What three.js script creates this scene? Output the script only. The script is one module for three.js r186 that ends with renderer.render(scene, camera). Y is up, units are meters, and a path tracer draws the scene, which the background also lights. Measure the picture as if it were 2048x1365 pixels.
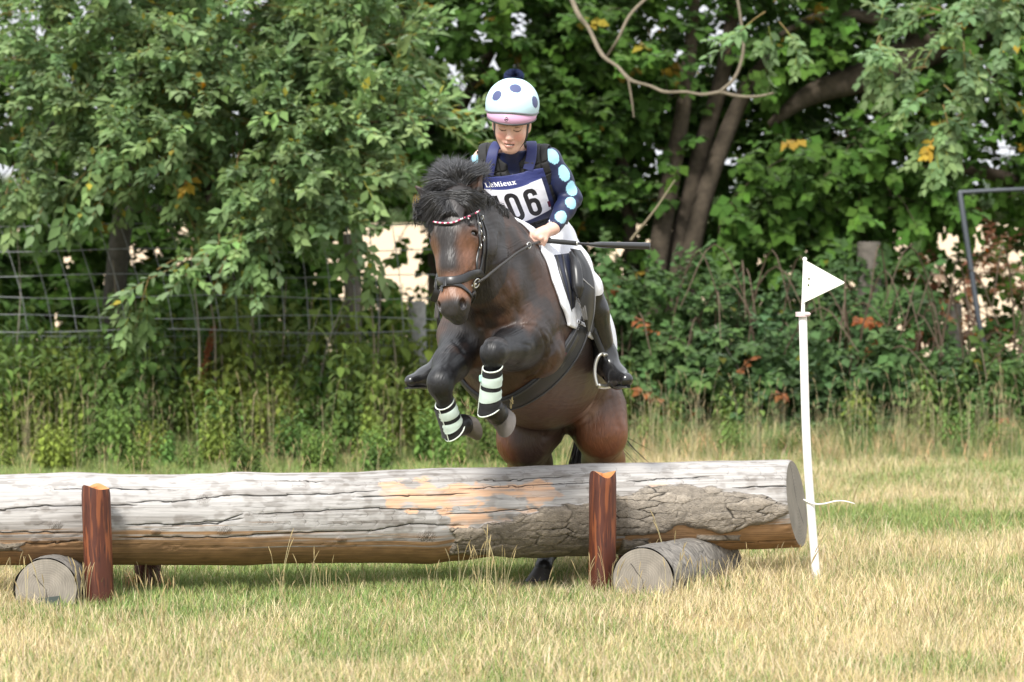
import * as THREE from 'three';
import { mergeGeometries } from 'three/addons/utils/BufferGeometryUtils.js';

// ---------------------------------------------------------------- camera, sky, sun, exposure
const FOCAL = 7200, CX = 1024, CY = 682.5, EYE = [0, 1.73, 16], PITCH = Math.atan(292.5 / FOCAL);
const camera = new THREE.PerspectiveCamera(2 * Math.atan(682.5 / FOCAL) * 180 / Math.PI, 1024 / 682, 0.5, 900);
camera.position.set(...EYE);
camera.rotation.set(-PITCH, 0, 0);
camera.focus = 15.35;
camera.userData.fStop = 3.6;

const scene = new THREE.Scene();
const renderer = new THREE.WebGLRenderer({ antialias: true });
renderer.toneMapping = THREE.LinearToneMapping;
renderer.toneMappingExposure = 2.25;
renderer.shadowMap.enabled = true;

{ // bright, evenly clouded sky: about three times brighter overhead than at the horizon
  const W = 256, H = 128, data = new Float32Array(W * H * 4);
  for (let j = 0; j < H; j++) for (let i = 0; i < W; i++) {
    const el = ((j + 0.5) / H - 0.5) * Math.PI, up = Math.max(0, Math.sin(el)), az = i / W * 2 * Math.PI;
    const cloud = 1 + 0.07 * Math.sin(az * 3 + el * 5) + 0.05 * Math.sin(az * 7 - el * 11 + 1.3);
    const L = (0.50 + 0.46 * up) * cloud, k = (j * W + i) * 4;
    data[k] = L * 0.97; data[k + 1] = L * 1.0; data[k + 2] = L * 1.045; data[k + 3] = 1;
  }
  const sky = new THREE.DataTexture(data, W, H, THREE.RGBAFormat, THREE.FloatType);
  sky.mapping = THREE.EquirectangularReflectionMapping; sky.magFilter = sky.minFilter = THREE.LinearFilter; sky.needsUpdate = true;
  scene.background = sky; scene.environment = sky;
}
const sun = new THREE.DirectionalLight(new THREE.Color(1, 0.965, 0.9), 2.1);
sun.position.set(-5, 13, 9.5); sun.target.position.set(0, 0.5, -2);
sun.castShadow = true; sun.shadow.radius = 20; sun.shadow.mapSize.set(2048, 2048);
Object.assign(sun.shadow.camera, { left: -9, right: 9, top: 9, bottom: -9, near: 1, far: 45 });
scene.add(sun, sun.target);

// ---------------------------------------------------------------- small helpers
function rng(seed) { let a = seed >>> 0; return () => { a = (a + 0x6D2B79F5) | 0; let t = Math.imul(a ^ (a >>> 15), 1 | a); t = (t + Math.imul(t ^ (t >>> 7), 61 | t)) ^ t; return ((t ^ (t >>> 14)) >>> 0) / 4294967296; }; }
const cosP = Math.cos(PITCH), sinP = Math.sin(PITCH);
// a point seen at a photograph pixel (2048 px wide) at a given distance in metres
function J(px, py, d) {
  const a = (px - CX) / FOCAL * d, b = -(py - CY) / FOCAL * d;
  return [EYE[0] + a, EYE[1] + b * cosP - d * sinP, EYE[2] - b * sinP - d * cosP];
}
function onGround(px, py) { const p = J(px, py, 1), t = EYE[1] / (EYE[1] - p[1]); return [EYE[0] + (p[0] - EYE[0]) * t, 0, EYE[2] + (p[2] - EYE[2]) * t]; }
function toPixel(p) { const x = p[0] - EYE[0], y = p[1] - EYE[1], z = p[2] - EYE[2], d = -(z * cosP + y * sinP), b = y * cosP - z * sinP; return [CX + x / d * FOCAL, CY - b / d * FOCAL, d]; }
const add = (a, b) => [a[0] + b[0], a[1] + b[1], a[2] + b[2]], sub = (a, b) => [a[0] - b[0], a[1] - b[1], a[2] - b[2]];
const mul = (a, s) => [a[0] * s, a[1] * s, a[2] * s], mad = (a, b, s) => [a[0] + b[0] * s, a[1] + b[1] * s, a[2] + b[2] * s];
const dot = (a, b) => a[0] * b[0] + a[1] * b[1] + a[2] * b[2], len = (a) => Math.hypot(a[0], a[1], a[2]);
const cross = (a, b) => [a[1] * b[2] - a[2] * b[1], a[2] * b[0] - a[0] * b[2], a[0] * b[1] - a[1] * b[0]];
const norm = (a) => mul(a, 1 / (len(a) || 1)), lerp3 = (a, b, t) => [a[0] + (b[0] - a[0]) * t, a[1] + (b[1] - a[1]) * t, a[2] + (b[2] - a[2]) * t];
const clamp = (x, a = 0, b = 1) => x < a ? a : x > b ? b : x, mix = (a, b, t) => a + (b - a) * t;
const smooth = (a, b, x) => { const t = clamp((x - a) / (b - a)); return t * t * (3 - 2 * t); };
const V = (p) => new THREE.Vector3(p[0], p[1], p[2]);

// hashed value noise, 3-D, and sums of it
function h3(x, y, z) { let h = Math.imul(x, 374761393) ^ Math.imul(y, 668265263) ^ Math.imul(z, 1274126177); h = Math.imul(h ^ (h >>> 13), 1103515245); return ((h ^ (h >>> 16)) >>> 0) / 4294967296; }
const lattice = new Float32Array(4096); for (let i = 0; i < 4096; i++) lattice[i] = h3(i, 17, 5);
const perm = new Uint16Array(1024); { const R = rng(99); for (let i = 0; i < 512; i++) perm[i] = perm[i + 512] = (R() * 4096) | 0; }
function noise(x, y, z = 0) {
  const i = Math.floor(x), j = Math.floor(y), k = Math.floor(z); let u = x - i, v = y - j, w = z - k;
  u = u * u * (3 - 2 * u); v = v * v * (3 - 2 * v); w = w * w * (3 - 2 * w);
  const i0 = i & 511, i1 = (i + 1) & 511, a = perm[j & 511] ^ (perm[(k & 255) + 200] * 3 & 4095), b = perm[(j + 1) & 511] ^ (perm[(k & 255) + 200] * 3 & 4095), c = perm[j & 511] ^ (perm[((k + 1) & 255) + 200] * 3 & 4095), d = perm[(j + 1) & 511] ^ (perm[((k + 1) & 255) + 200] * 3 & 4095);
  const p0 = perm[i0] * 5, p1 = perm[i1] * 5;
  const g = (p, q) => lattice[(p + q) & 4095];
  const e0 = g(p0, a), e1 = g(p0, b), e2 = g(p0, c), e3 = g(p0, d), x0 = e0 + (g(p1, a) - e0) * u, x1 = e1 + (g(p1, b) - e1) * u;
  const y0 = x0 + (x1 - x0) * v; if (w === 0) return y0;
  const x2 = e2 + (g(p1, c) - e2) * u, x3 = e3 + (g(p1, d) - e3) * u, y1 = x2 + (x3 - x2) * v;
  return y0 + (y1 - y0) * w;
}
function fbm(x, y, z = 0, o = 4) { let s = 0, a = 0.5, t = 0; for (let i = 0; i < o; i++) { s += a * noise(x, y, z); t += a; a *= 0.5; x = x * 2.03 + 11.7; y = y * 2.03 + 5.3; z = z * 2.03 + 3.1; } return s / t; }
// distance to the nearest cell border of a jittered grid: crack patterns
function cells(x, y, seed = 0) {
  const i = Math.floor(x), j = Math.floor(y); let d1 = 9, d2 = 9, id = 0;
  for (let a = -1; a <= 1; a++) for (let b = -1; b <= 1; b++) {
    const cx = i + a + 0.15 + 0.7 * h3(i + a, j + b, seed), cy = j + b + 0.15 + 0.7 * h3(i + a, j + b, seed + 7), d = Math.hypot(x - cx, y - cy);
    if (d < d1) { d2 = d1; d1 = d; id = h3(i + a, j + b, seed + 13); } else if (d < d2) d2 = d;
  }
  return [d2 - d1, id];
}

const used = {};
function numbered(name) { used[name] = (used[name] ?? -1) + 1; return used[name] ? `${name}_${String(used[name]).padStart(3, '0')}` : name; }
function shade(o) { o.traverse((m) => { if (m.isMesh) m.castShadow = m.receiveShadow = true; }); return o; }
function mesh(name, geometry, material, parent) { const m = new THREE.Mesh(geometry, material); m.name = name; m.castShadow = m.receiveShadow = true; if (parent) parent.add(m); return m; }
function thing(name, label, category, group, position = [0, 0, 0]) {
  const g = new THREE.Group(); g.name = numbered(name); g.position.set(...position); g.userData = { label, category }; if (group) g.userData.group = group; scene.add(g); return g;
}
function tag(o, label, category, group) { o.name = numbered(o.name); Object.assign(o.userData, { label, category }); if (group) o.userData.group = group; scene.add(o); return o; }
function structure(o) { o.userData.kind = 'structure'; scene.add(o); return o; }
// geometry given in world coordinates, moved so that its thing's base is the origin
function rebase(geometry, p) { geometry.translate(-p[0], -p[1], -p[2]); return geometry; }

const M = (o) => new THREE.MeshStandardMaterial(o), MP = (o) => new THREE.MeshPhysicalMaterial(o);
const lin = (r, g, b) => new THREE.Color().setRGB(r, g, b);
function dataTexture(W, H, f, srgb = false, ru = 1, rv = 1) {
  const d = new Uint8Array(W * H * 4), o = [0, 0, 0];
  for (let j = 0; j < H; j++) for (let i = 0; i < W; i++) { f(i / W, j / H, o); const k = (j * W + i) * 4; d[k] = clamp(o[0]) * 255; d[k + 1] = clamp(o[1]) * 255; d[k + 2] = clamp(o[2]) * 255; d[k + 3] = 255; }
  const t = new THREE.DataTexture(d, W, H); t.wrapS = t.wrapT = THREE.RepeatWrapping; t.magFilter = THREE.LinearFilter; t.minFilter = THREE.LinearMipmapLinearFilter; t.generateMipmaps = true;
  if (srgb) t.colorSpace = THREE.SRGBColorSpace; t.repeat.set(ru, rv); t.needsUpdate = true; return t;
}
const toS = (x) => x <= 0.0031308 ? 12.92 * x : 1.055 * Math.pow(x, 1 / 2.4) - 0.055;

// grid of points f(u, v) -> [x, y, z] as a surface with uv; nu x nv quads
function gridGeo(nu, nv, f, closeU = false) {
  const pos = [], uv = [], idx = [];
  for (let j = 0; j <= nv; j++) for (let i = 0; i <= nu; i++) { const p = f(i / nu, j / nv); pos.push(p[0], p[1], p[2]); uv.push(i / nu, j / nv); }
  for (let j = 0; j < nv; j++) for (let i = 0; i < nu; i++) { const a = j * (nu + 1) + i, b = a + 1, c = a + nu + 1, d = c + 1; idx.push(a, b, d, a, d, c); }
  const g = new THREE.BufferGeometry(); g.setAttribute('position', new THREE.Float32BufferAttribute(pos, 3)); g.setAttribute('uv', new THREE.Float32BufferAttribute(uv, 2)); g.setIndex(idx); g.computeVertexNormals();
  if (closeU) { const n = g.attributes.normal; for (let j = 0; j <= nv; j++) { const a = j * (nu + 1), b = a + nu, s = norm([n.getX(a) + n.getX(b), n.getY(a) + n.getY(b), n.getZ(a) + n.getZ(b)]); n.setXYZ(a, ...s); n.setXYZ(b, ...s); } }
  return g;
}
// tube through points with a radius at each point
function tube(pts, radii, sides = 8, sub_ = 4, caps = true) {
  const curve = new THREE.CatmullRomCurve3(pts.map(V)), n = (pts.length - 1) * sub_, fr = curve.computeFrenetFrames(n, false), P = [], uv = [], idx = [];
  const rad = (t) => { if (!Array.isArray(radii)) return radii; const k = t * (radii.length - 1), i = Math.min(radii.length - 2, Math.floor(k)); return mix(radii[i], radii[i + 1], k - i); };
  const L = curve.getLength();
  for (let j = 0; j <= n; j++) {
    const c = curve.getPoint(j / n), r = rad(j / n);
    for (let i = 0; i <= sides; i++) { const a = i / sides * 2 * Math.PI, x = Math.cos(a) * r, y = Math.sin(a) * r, N = fr.normals[j], B = fr.binormals[j]; P.push(c.x + N.x * x + B.x * y, c.y + N.y * x + B.y * y, c.z + N.z * x + B.z * y); uv.push(i / sides, j / n * L); }
  }
  for (let j = 0; j < n; j++) for (let i = 0; i < sides; i++) { const a = j * (sides + 1) + i, b = a + 1, c = a + sides + 1, d = c + 1; idx.push(a, b, d, a, d, c); }
  if (caps) for (const j of [0, n]) { const k = P.length / 3, c = curve.getPoint(j / n); P.push(c.x, c.y, c.z); uv.push(0.5, 0.5); for (let i = 0; i < sides; i++) { const a = j * (sides + 1) + i; j ? idx.push(a, a + 1, k) : idx.push(a + 1, a, k); } }
  const g = new THREE.BufferGeometry(); g.setAttribute('position', new THREE.Float32BufferAttribute(P, 3)); g.setAttribute('uv', new THREE.Float32BufferAttribute(uv, 2)); g.setIndex(idx); g.computeVertexNormals(); return g;
}

// ---------------------------------------------------------------- distance fields, meshed with surface nets
const smin = (a, b, k) => { const h = Math.max(k - Math.abs(a - b), 0) / k; return Math.min(a, b) - h * h * k * 0.25; };
const smax = (a, b, k) => -smin(-a, -b, k);
function cap(a, b, ra, rb = ra, k = 0.03) {
  const ab = sub(b, a), l2 = dot(ab, ab) || 1e-9, c = lerp3(a, b, 0.5), R = Math.sqrt(l2) / 2 + Math.max(ra, rb), [ax, ay, az] = a, [ux, uy, uz] = ab, dr = rb - ra;
  return { c, R, k, f: (x, y, z) => { const px = x - ax, py = y - ay, pz = z - az, t = clamp((px * ux + py * uy + pz * uz) / l2); const qx = px - ux * t, qy = py - uy * t, qz = pz - uz * t; return Math.sqrt(qx * qx + qy * qy + qz * qz) - ra - dr * t; } };
}
// ellipsoid at c with radii r along the axes of a frame [e0, e1, e2]
function ell(c, r, k = 0.03, fr = [[1, 0, 0], [0, 1, 0], [0, 0, 1]]) {
  const [e0, e1, e2] = fr, R = Math.max(...r), rm = Math.min(...r);
  return { c, R, k, f: (x, y, z) => {
    const px = x - c[0], py = y - c[1], pz = z - c[2], a = (px * e0[0] + py * e0[1] + pz * e0[2]) / r[0], b = (px * e1[0] + py * e1[1] + pz * e1[2]) / r[1], d = (px * e2[0] + py * e2[1] + pz * e2[2]) / r[2];
    const k0 = Math.sqrt(a * a + b * b + d * d); if (k0 < 1e-6) return -rm;
    const k1 = Math.sqrt(a * a / (r[0] * r[0]) + b * b / (r[1] * r[1]) + d * d / (r[2] * r[2])); return k0 * (k0 - 1) / k1;
  } };
}
// chain of tapered capsules through points [p, r]
const chain = (list, k = 0.03) => list.slice(1).map((q, i) => cap(list[i][0], q[0], list[i][1], q[1], k));
function union(prims, cuts = []) {
  return (x, y, z) => {
    let d = 1e3;
    for (const p of prims) { const cx = x - p.c[0], cy = y - p.c[1], cz = z - p.c[2], lb = Math.sqrt(cx * cx + cy * cy + cz * cz) - p.R * 1.001; if (lb > d + p.k) continue; d = d > 500 ? p.f(x, y, z) : smin(d, p.f(x, y, z), p.k); }
    for (const p of cuts) { const cx = x - p.c[0], cy = y - p.c[1], cz = z - p.c[2], lb = Math.sqrt(cx * cx + cy * cy + cz * cz) - p.R; if (-lb < d - p.k) continue; d = smax(d, -p.f(x, y, z), p.k); }
    return d;
  };
}
function boundsOf(prims, pad) { const lo = [1e9, 1e9, 1e9], hi = [-1e9, -1e9, -1e9]; for (const p of prims) for (let i = 0; i < 3; i++) { lo[i] = Math.min(lo[i], p.c[i] - p.R - pad); hi[i] = Math.max(hi[i], p.c[i] + p.R + pad); } return [lo, hi]; }
function gradient(f, x, y, z, e = 0.002) {
  const a = f(x + e, y - e, z - e), b = f(x - e, y - e, z + e), c = f(x - e, y + e, z - e), d = f(x + e, y + e, z + e);
  return norm([a - b - c + d, -a - b + c + d, -a + b - c + d]);
}
function netMesh(f, [lo, hi], h, color, uvScale = 4, Bk = 6) {
  const n = [0, 1, 2].map((i) => Math.ceil((hi[i] - lo[i]) / h / Bk) * Bk + 1), [nx, ny, nz] = n, F = new Float32Array(nx * ny * nz).fill(1), seen = new Uint8Array(nx * ny * nz);
  const at = (i, j, k) => (k * ny + j) * nx + i, reach = h * Bk * 0.87 * 1.5 + 2 * h, live = [];
  for (let K = 0; K < nz - 1; K += Bk) for (let Jj = 0; Jj < ny - 1; Jj += Bk) for (let I = 0; I < nx - 1; I += Bk) {
    const d = f(lo[0] + (I + Bk / 2) * h, lo[1] + (Jj + Bk / 2) * h, lo[2] + (K + Bk / 2) * h);
    if (Math.abs(d) > reach) continue;
    live.push([I, Jj, K]);
    for (let k = K; k <= K + Bk; k++) for (let j = Jj; j <= Jj + Bk; j++) for (let i = I; i <= I + Bk; i++) { const q = at(i, j, k); if (!seen[q]) { seen[q] = 1; F[q] = f(lo[0] + i * h, lo[1] + j * h, lo[2] + k * h); } }
  }
  const id = new Int32Array(nx * ny * nz).fill(-1), pos = [], idx = [];
  const off = []; for (let c = 0; c < 8; c++) off.push([c & 1, (c >> 1) & 1, (c >> 2) & 1]);
  const edges = []; for (let a = 0; a < 8; a++) for (const b of [1, 2, 4]) if (!(a & b)) edges.push([a, a | b]);
  const v = new Float64Array(8);
  for (const [I, Jj, K] of live) for (let k = K; k < K + Bk; k++) for (let j = Jj; j < Jj + Bk; j++) for (let i = I; i < I + Bk; i++) {
    let s = 0; for (let c = 0; c < 8; c++) { v[c] = F[at(i + off[c][0], j + off[c][1], k + off[c][2])]; if (v[c] < 0) s++; }
    if (s === 0 || s === 8) continue;
    let x = 0, y = 0, z = 0, m = 0;
    for (const [a, b] of edges) if ((v[a] < 0) !== (v[b] < 0)) { const t = v[a] / (v[a] - v[b]); x += off[a][0] + (off[b][0] - off[a][0]) * t; y += off[a][1] + (off[b][1] - off[a][1]) * t; z += off[a][2] + (off[b][2] - off[a][2]) * t; m++; }
    id[at(i, j, k)] = pos.length / 3; pos.push(lo[0] + (i + x / m) * h, lo[1] + (j + y / m) * h, lo[2] + (k + z / m) * h);
  }
  const quad = (a, b, c, d, flip) => { if (a < 0 || b < 0 || c < 0 || d < 0) return; flip ? idx.push(a, c, b, a, d, c) : idx.push(a, b, c, a, c, d); };
  for (const [I, Jj, K] of live) for (let k = K; k < K + Bk; k++) for (let j = Jj; j < Jj + Bk; j++) for (let i = I; i < I + Bk; i++) {
    const s = F[at(i, j, k)] < 0;
    if (j && k && s !== F[at(i + 1, j, k)] < 0) quad(id[at(i, j - 1, k - 1)], id[at(i, j, k - 1)], id[at(i, j, k)], id[at(i, j - 1, k)], !s);
    if (i && k && s !== F[at(i, j + 1, k)] < 0) quad(id[at(i - 1, j, k - 1)], id[at(i - 1, j, k)], id[at(i, j, k)], id[at(i, j, k - 1)], !s);
    if (i && j && s !== F[at(i, j, k + 1)] < 0) quad(id[at(i - 1, j - 1, k)], id[at(i, j - 1, k)], id[at(i, j, k)], id[at(i - 1, j, k)], !s);
  }
  const N = pos.length / 3, nor = new Float32Array(N * 3), col = color ? new Float32Array(N * 3) : null, uv = new Float32Array(N * 2);
  for (let i = 0; i < N; i++) {
    let x = pos[3 * i], y = pos[3 * i + 1], z = pos[3 * i + 2]; const g = gradient(f, x, y, z, h * 0.5), d = clamp(f(x, y, z), -h, h) * 0.9;
    x -= g[0] * d; y -= g[1] * d; z -= g[2] * d; pos[3 * i] = x; pos[3 * i + 1] = y; pos[3 * i + 2] = z; nor.set(g, 3 * i);
    if (col) col.set(color(x, y, z, g), 3 * i);
    uv[2 * i] = (x + z * 0.7) * uvScale; uv[2 * i + 1] = (y + z * 0.3) * uvScale;
  }
  const g = new THREE.BufferGeometry(); g.setAttribute('position', new THREE.Float32BufferAttribute(pos, 3)); g.setAttribute('normal', new THREE.BufferAttribute(nor, 3)); g.setAttribute('uv', new THREE.BufferAttribute(uv, 2));
  if (col) g.setAttribute('color', new THREE.BufferAttribute(col, 3)); g.setIndex(idx); return g;
}
// move a point onto the surface of a field, then out by o
function snap(f, p, o = 0) { for (let i = 0; i < 12; i++) { const d = f(p[0], p[1], p[2]) - o; if (Math.abs(d) < 2e-4) break; const g = gradient(f, p[0], p[1], p[2]); p = mad(p, g, -d * 0.9); } return p; }
// first hit of a ray with a field
function march(f, p, dir, far = 3, o = 0) { let t = 0; for (let i = 0; i < 160 && t < far; i++) { const q = mad(p, dir, t), d = f(q[0], q[1], q[2]) - o; if (d < 4e-4) return q; t += Math.max(d * 0.7, 3e-4); } return null; }
// strap lying on a field: rectangular section w x th following points
function strap(f, pts, w, th = 0.004, steps = 10, lift = 0.0005, widths) {
  const curve = new THREE.CatmullRomCurve3(pts.map(V)), n = (pts.length - 1) * steps, C = [];
  for (let i = 0; i <= n; i++) { const c = curve.getPoint(i / n); C.push(snap(f, [c.x, c.y, c.z], lift)); }
  const P = [], idx = [], uv = []; let L = 0;
  for (let i = 0; i <= n; i++) {
    const t = norm(sub(C[Math.min(n, i + 1)], C[Math.max(0, i - 1)])), g = gradient(f, ...C[i], 0.006), b = norm(cross(t, g)), nn = cross(b, t), ww = (widths ? mix(...(() => { const k = i / n * (widths.length - 1), a = Math.min(widths.length - 2, Math.floor(k)); return [widths[a], widths[a + 1], k - a]; })()) : w) / 2;
    if (i) L += len(sub(C[i], C[i - 1]));
    const prof = [[-1, 0], [-1, 0.7], [-0.8, 1], [0, 1.15], [0.8, 1], [1, 0.7], [1, 0]];
    for (const [a, h] of prof) { let q = mad(C[i], b, a * ww); const d = f(q[0], q[1], q[2]); q = mad(q, g, Math.max(-0.02, Math.min(0.02, -d + lift))); q = mad(q, nn, h * th); P.push(...q); uv.push(a, L); }
  }
  for (let i = 0; i < n; i++) for (let j = 0; j < 6; j++) { const a = i * 7 + j, b = a + 1, c = a + 7, d = c + 1; idx.push(a, c, d, a, d, b); }
  const g = new THREE.BufferGeometry(); g.setAttribute('position', new THREE.Float32BufferAttribute(P, 3)); g.setAttribute('uv', new THREE.Float32BufferAttribute(uv, 2)); g.setIndex(idx); g.computeVertexNormals(); return g;
}
// flat thin sheet draped on a field: f(u,v) -> point near it; closed with a rim, thickness th
function drape(field, nu, nv, fn, th, lift = 0.002, inside) {
  const top = [], bot = [];
  const pos = [], uv = [], idx = [], W = nu + 1;
  for (const o of [lift + th, lift]) for (let j = 0; j <= nv; j++) for (let i = 0; i <= nu; i++) { const p = snap(field, fn(i / nu, j / nv), o); pos.push(...p); uv.push(i / nu, j / nv); }
  const off = W * (nv + 1);
  for (let j = 0; j < nv; j++) for (let i = 0; i < nu; i++) { const a = j * W + i, b = a + 1, c = a + W, d = c + 1; idx.push(a, b, d, a, d, c, a + off, d + off, b + off, a + off, c + off, d + off); }
  const rim = (a, b) => idx.push(a, a + off, b + off, a, b + off, b);
  for (let i = 0; i < nu; i++) { rim(i, i + 1); rim(nv * W + i + 1, nv * W + i); }
  for (let j = 0; j < nv; j++) { rim((j + 1) * W, j * W); rim(j * W + nu, (j + 1) * W + nu); }
  const g = new THREE.BufferGeometry(); g.setAttribute('position', new THREE.Float32BufferAttribute(pos, 3)); g.setAttribute('uv', new THREE.Float32BufferAttribute(uv, 2)); g.setIndex(idx); g.computeVertexNormals(); return g;
}
// ---------------------------------------------------------------- ground
{
  const turf = dataTexture(512, 512, (u, v, o) => {
    const w = (f, s) => { const a = fbm(u * f, v * f, s, 4), b = fbm((u - 1) * f, v * f, s, 4), c = fbm(u * f, (v - 1) * f, s, 4), d = fbm((u - 1) * f, (v - 1) * f, s, 4); return mix(mix(a, b, u), mix(c, d, u), v); };
    const big = w(6, 1), fine = w(90, 2), k = smooth(0.38, 0.62, big), g = 0.55 + 0.9 * fine;
    o[0] = toS(mix(0.10, 0.24, k) * g); o[1] = toS(mix(0.105, 0.185, k) * g); o[2] = toS(mix(0.035, 0.085, k) * g);
  }, true);
  const g = new THREE.PlaneGeometry(700, 700, 1, 1); g.rotateX(-Math.PI / 2);
  const uv = g.attributes.uv; for (let i = 0; i < uv.count; i++) uv.setXY(i, uv.getX(i) * 175, uv.getY(i) * 175);
  g.translate(0, 0, -250);
  const ground = mesh('ground', g, M({ map: turf, bumpMap: turf, bumpScale: 0.02, roughness: 1 })); structure(ground);
  // stubble field on the far side of the hedge
  const straw = dataTexture(512, 512, (u, v, o) => { const n = fbm(u * 60, v * 60, 3, 3), b = fbm(u * 7, v * 7, 5, 3), g = 0.75 + 0.3 * n + 0.25 * (b - 0.5); o[0] = toS(0.60 * g); o[1] = toS(0.455 * g); o[2] = toS(0.295 * g); }, true);
  const f = new THREE.PlaneGeometry(640, 300, 1, 1); f.rotateX(-Math.PI / 2);
  const fu = f.attributes.uv; for (let i = 0; i < fu.count; i++) fu.setXY(i, fu.getX(i) * 80, fu.getY(i) * 38);
  f.translate(0, 0.02, -167);
  structure(mesh('stubble_field', f, M({ map: straw, roughness: 1 })));
}

// ---------------------------------------------------------------- the log jump
const top_ = [[-60, 951], [0, 950], [60, 948], [150, 945], [250, 949], [330, 950], [420, 948], [480, 944], [560, 946], [700, 945], [800, 940], [900, 936], [1000, 935], [1100, 931], [1190, 927], [1300, 926], [1450, 922], [1575, 920], [1640, 920]];
const bot_ = [[-60, 1130], [0, 1131], [200, 1131], [400, 1131], [480, 1132], [560, 1128], [700, 1127], [780, 1127], [850, 1129], [910, 1122], [1000, 1113], [1150, 1108], [1240, 1104], [1350, 1103], [1500, 1099], [1600, 1096], [1640, 1095]];
const table = (t, x) => { let i = 0; while (i < t.length - 2 && t[i + 1][0] < x) i++; const [a, b] = [t[i], t[i + 1]]; return mix(a[1], b[1], smooth(0, 1, (x - a[0]) / (b[0] - a[0]))); };
const depthLog = (X) => mix(15.27, 16.2, (X + 60) / 1672);
const logCentre = (X) => J(X, (table(top_, X) + table(bot_, X)) / 2, depthLog(X)), logRadius = (X) => (table(bot_, X) - table(top_, X)) / 2 * depthLog(X) / FOCAL;
const logAxis = norm(sub(logCentre(1600), logCentre(0))), logFront = norm(cross(logAxis, [0, 1, 0]));
{
  const TW = 2048, TH = 720, crack = new Float32Array(TW * TH), knot = new Float32Array(TW * TH), bark = new Float32Array(TW * TH), dx = 1672 / TW;
  // rows: angle 0 at row 0 = straight down behind ... row = (phi + 180) / 360, phi 0 faces the viewer, 90 is up
  const rowOf = (X, Y) => { const c = (table(top_, X) + table(bot_, X)) / 2, r = (table(bot_, X) - table(top_, X)) / 2; return (Math.asin(clamp((c - Y) / r, -0.995, 0.995)) / Math.PI / 2 + 0.5) * TH; };
  const stamp = (buf, X, row, rad, val) => { const ci = (X + 60) / dx, ri = Math.ceil(rad) + 1; for (let j = -ri; j <= ri; j++) for (let i = -ri; i <= ri; i++) { const x = Math.round(ci + i), y = Math.round(row + j); if (x < 0 || x >= TW || y < 0 || y >= TH) continue; const d = Math.hypot(x - ci, y - row); buf[y * TW + x] = Math.max(buf[y * TW + x], val * clamp(rad + 0.6 - d)); } };
  const R = rng(41);
  const line = (pts, w = 1.1, val = 1) => { for (let s = 0; s < pts.length - 1; s++) { const [a, b] = [pts[s], pts[s + 1]], n = Math.ceil(Math.abs(b[0] - a[0]) / dx * 1.5) + 2; for (let i = 0; i <= n; i++) { const t = i / n, X = mix(a[0], b[0], t), Y = mix(a[1], b[1], t) + (noise(X * 0.05, s * 3.1, 2) - 0.5) * 3; const fade = Math.min(1, (s + t) * 2.5 + 0.25, (pts.length - 1 - s - t) * 2.5 + 0.25); stamp(crack, X, rowOf(X, Y), w * fade, val); } } };
  [[[-60, 1016], [0, 1013], [60, 1006], [160, 1004], [262, 1004]], [[240, 998], [330, 997], [400, 990], [440, 985], [560, 984], [640, 982], [740, 976]], [[-60, 1058], [60, 1058], [160, 1059]], [[225, 1068], [370, 1068], [440, 1068], [500, 1061], [600, 1058], [720, 1055], [770, 1047], [800, 1041], [850, 1042], [905, 1044]],
    [[30, 1081], [100, 1080], [155, 1074]], [[500, 1020], [570, 1018], [640, 1014], [740, 1010], [800, 1012], [862, 1012]], [[690, 988], [800, 985], [920, 981]], [[900, 973], [1000, 968], [1100, 963], [1178, 960]], [[868, 1022], [950, 1018], [1040, 1012], [1176, 1004]], [[1234, 958], [1310, 953], [1400, 950]],
    [[1440, 970], [1490, 967], [1560, 966], [1615, 973]], [[1425, 1022], [1500, 1018], [1570, 1017], [1615, 1018]], [[1250, 1088], [1380, 1085], [1500, 1080], [1615, 1075]], [[235, 1042], [330, 1042], [420, 1040], [470, 1020]], [[540, 958], [590, 958], [640, 961]], [[470, 1030], [440, 1034], [330, 1041]], [[940, 957], [1020, 955], [1120, 950]], [[100, 975], [200, 972], [300, 975]]].forEach((p) => line(p, 0.9 + 0.5 * R()));
  for (let i = 0; i < 150; i++) { const X = -60 + R() * 1672, Y = 950 + R() * 160, L = 20 + R() * 120; line([[X, Y], [X + L / 2, Y + (R() - 0.5) * 3 - 1], [X + L, Y + (R() - 0.5) * 3 - 2]], 0.35, 0.5); }
  // nicks of the peeling machine, in rows
  for (const [r0, x0, x1, step] of [[17, 480, 1560, 29], [31, 880, 1580, 33], [8, 1000, 1580, 36], [77, 480, 900, 26], [92, 500, 870, 30], [25, 20, 240, 34]]) for (let X = x0; X < x1; X += step * (0.85 + 0.3 * R())) {
    if (R() < 0.22) continue;
    const Y = table(top_, X) + r0 + (R() - 0.5) * 7; for (let i = 0; i < 7; i++) stamp(crack, X + 3 * Math.sin(i * 0.5), rowOf(X, Y - 3 + i * 1.3), 0.5, 0.75);
    if (R() < 0.5) line([[X - 26, Y + 1], [X - 10, Y + 2], [X, Y + 2]], 0.4, 0.6);
  }
  const knots = [[392, 992, 11], [98, 1043, 11], [432, 1054, 12], [297, 1057, 7], [57, 1074, 6], [832, 1065, 14], [1250, 1040, 8], [665, 1072, 7]];
  for (const [X, Y, r] of knots) for (let i = 0; i < 60; i++) { const a = i * 2.4, q = Math.sqrt(i / 60); stamp(knot, X + Math.cos(a) * r * q * 1.4, rowOf(X, Y + Math.sin(a) * r * q * 0.75), 1.5, 1 - q * 0.6); }
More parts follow.
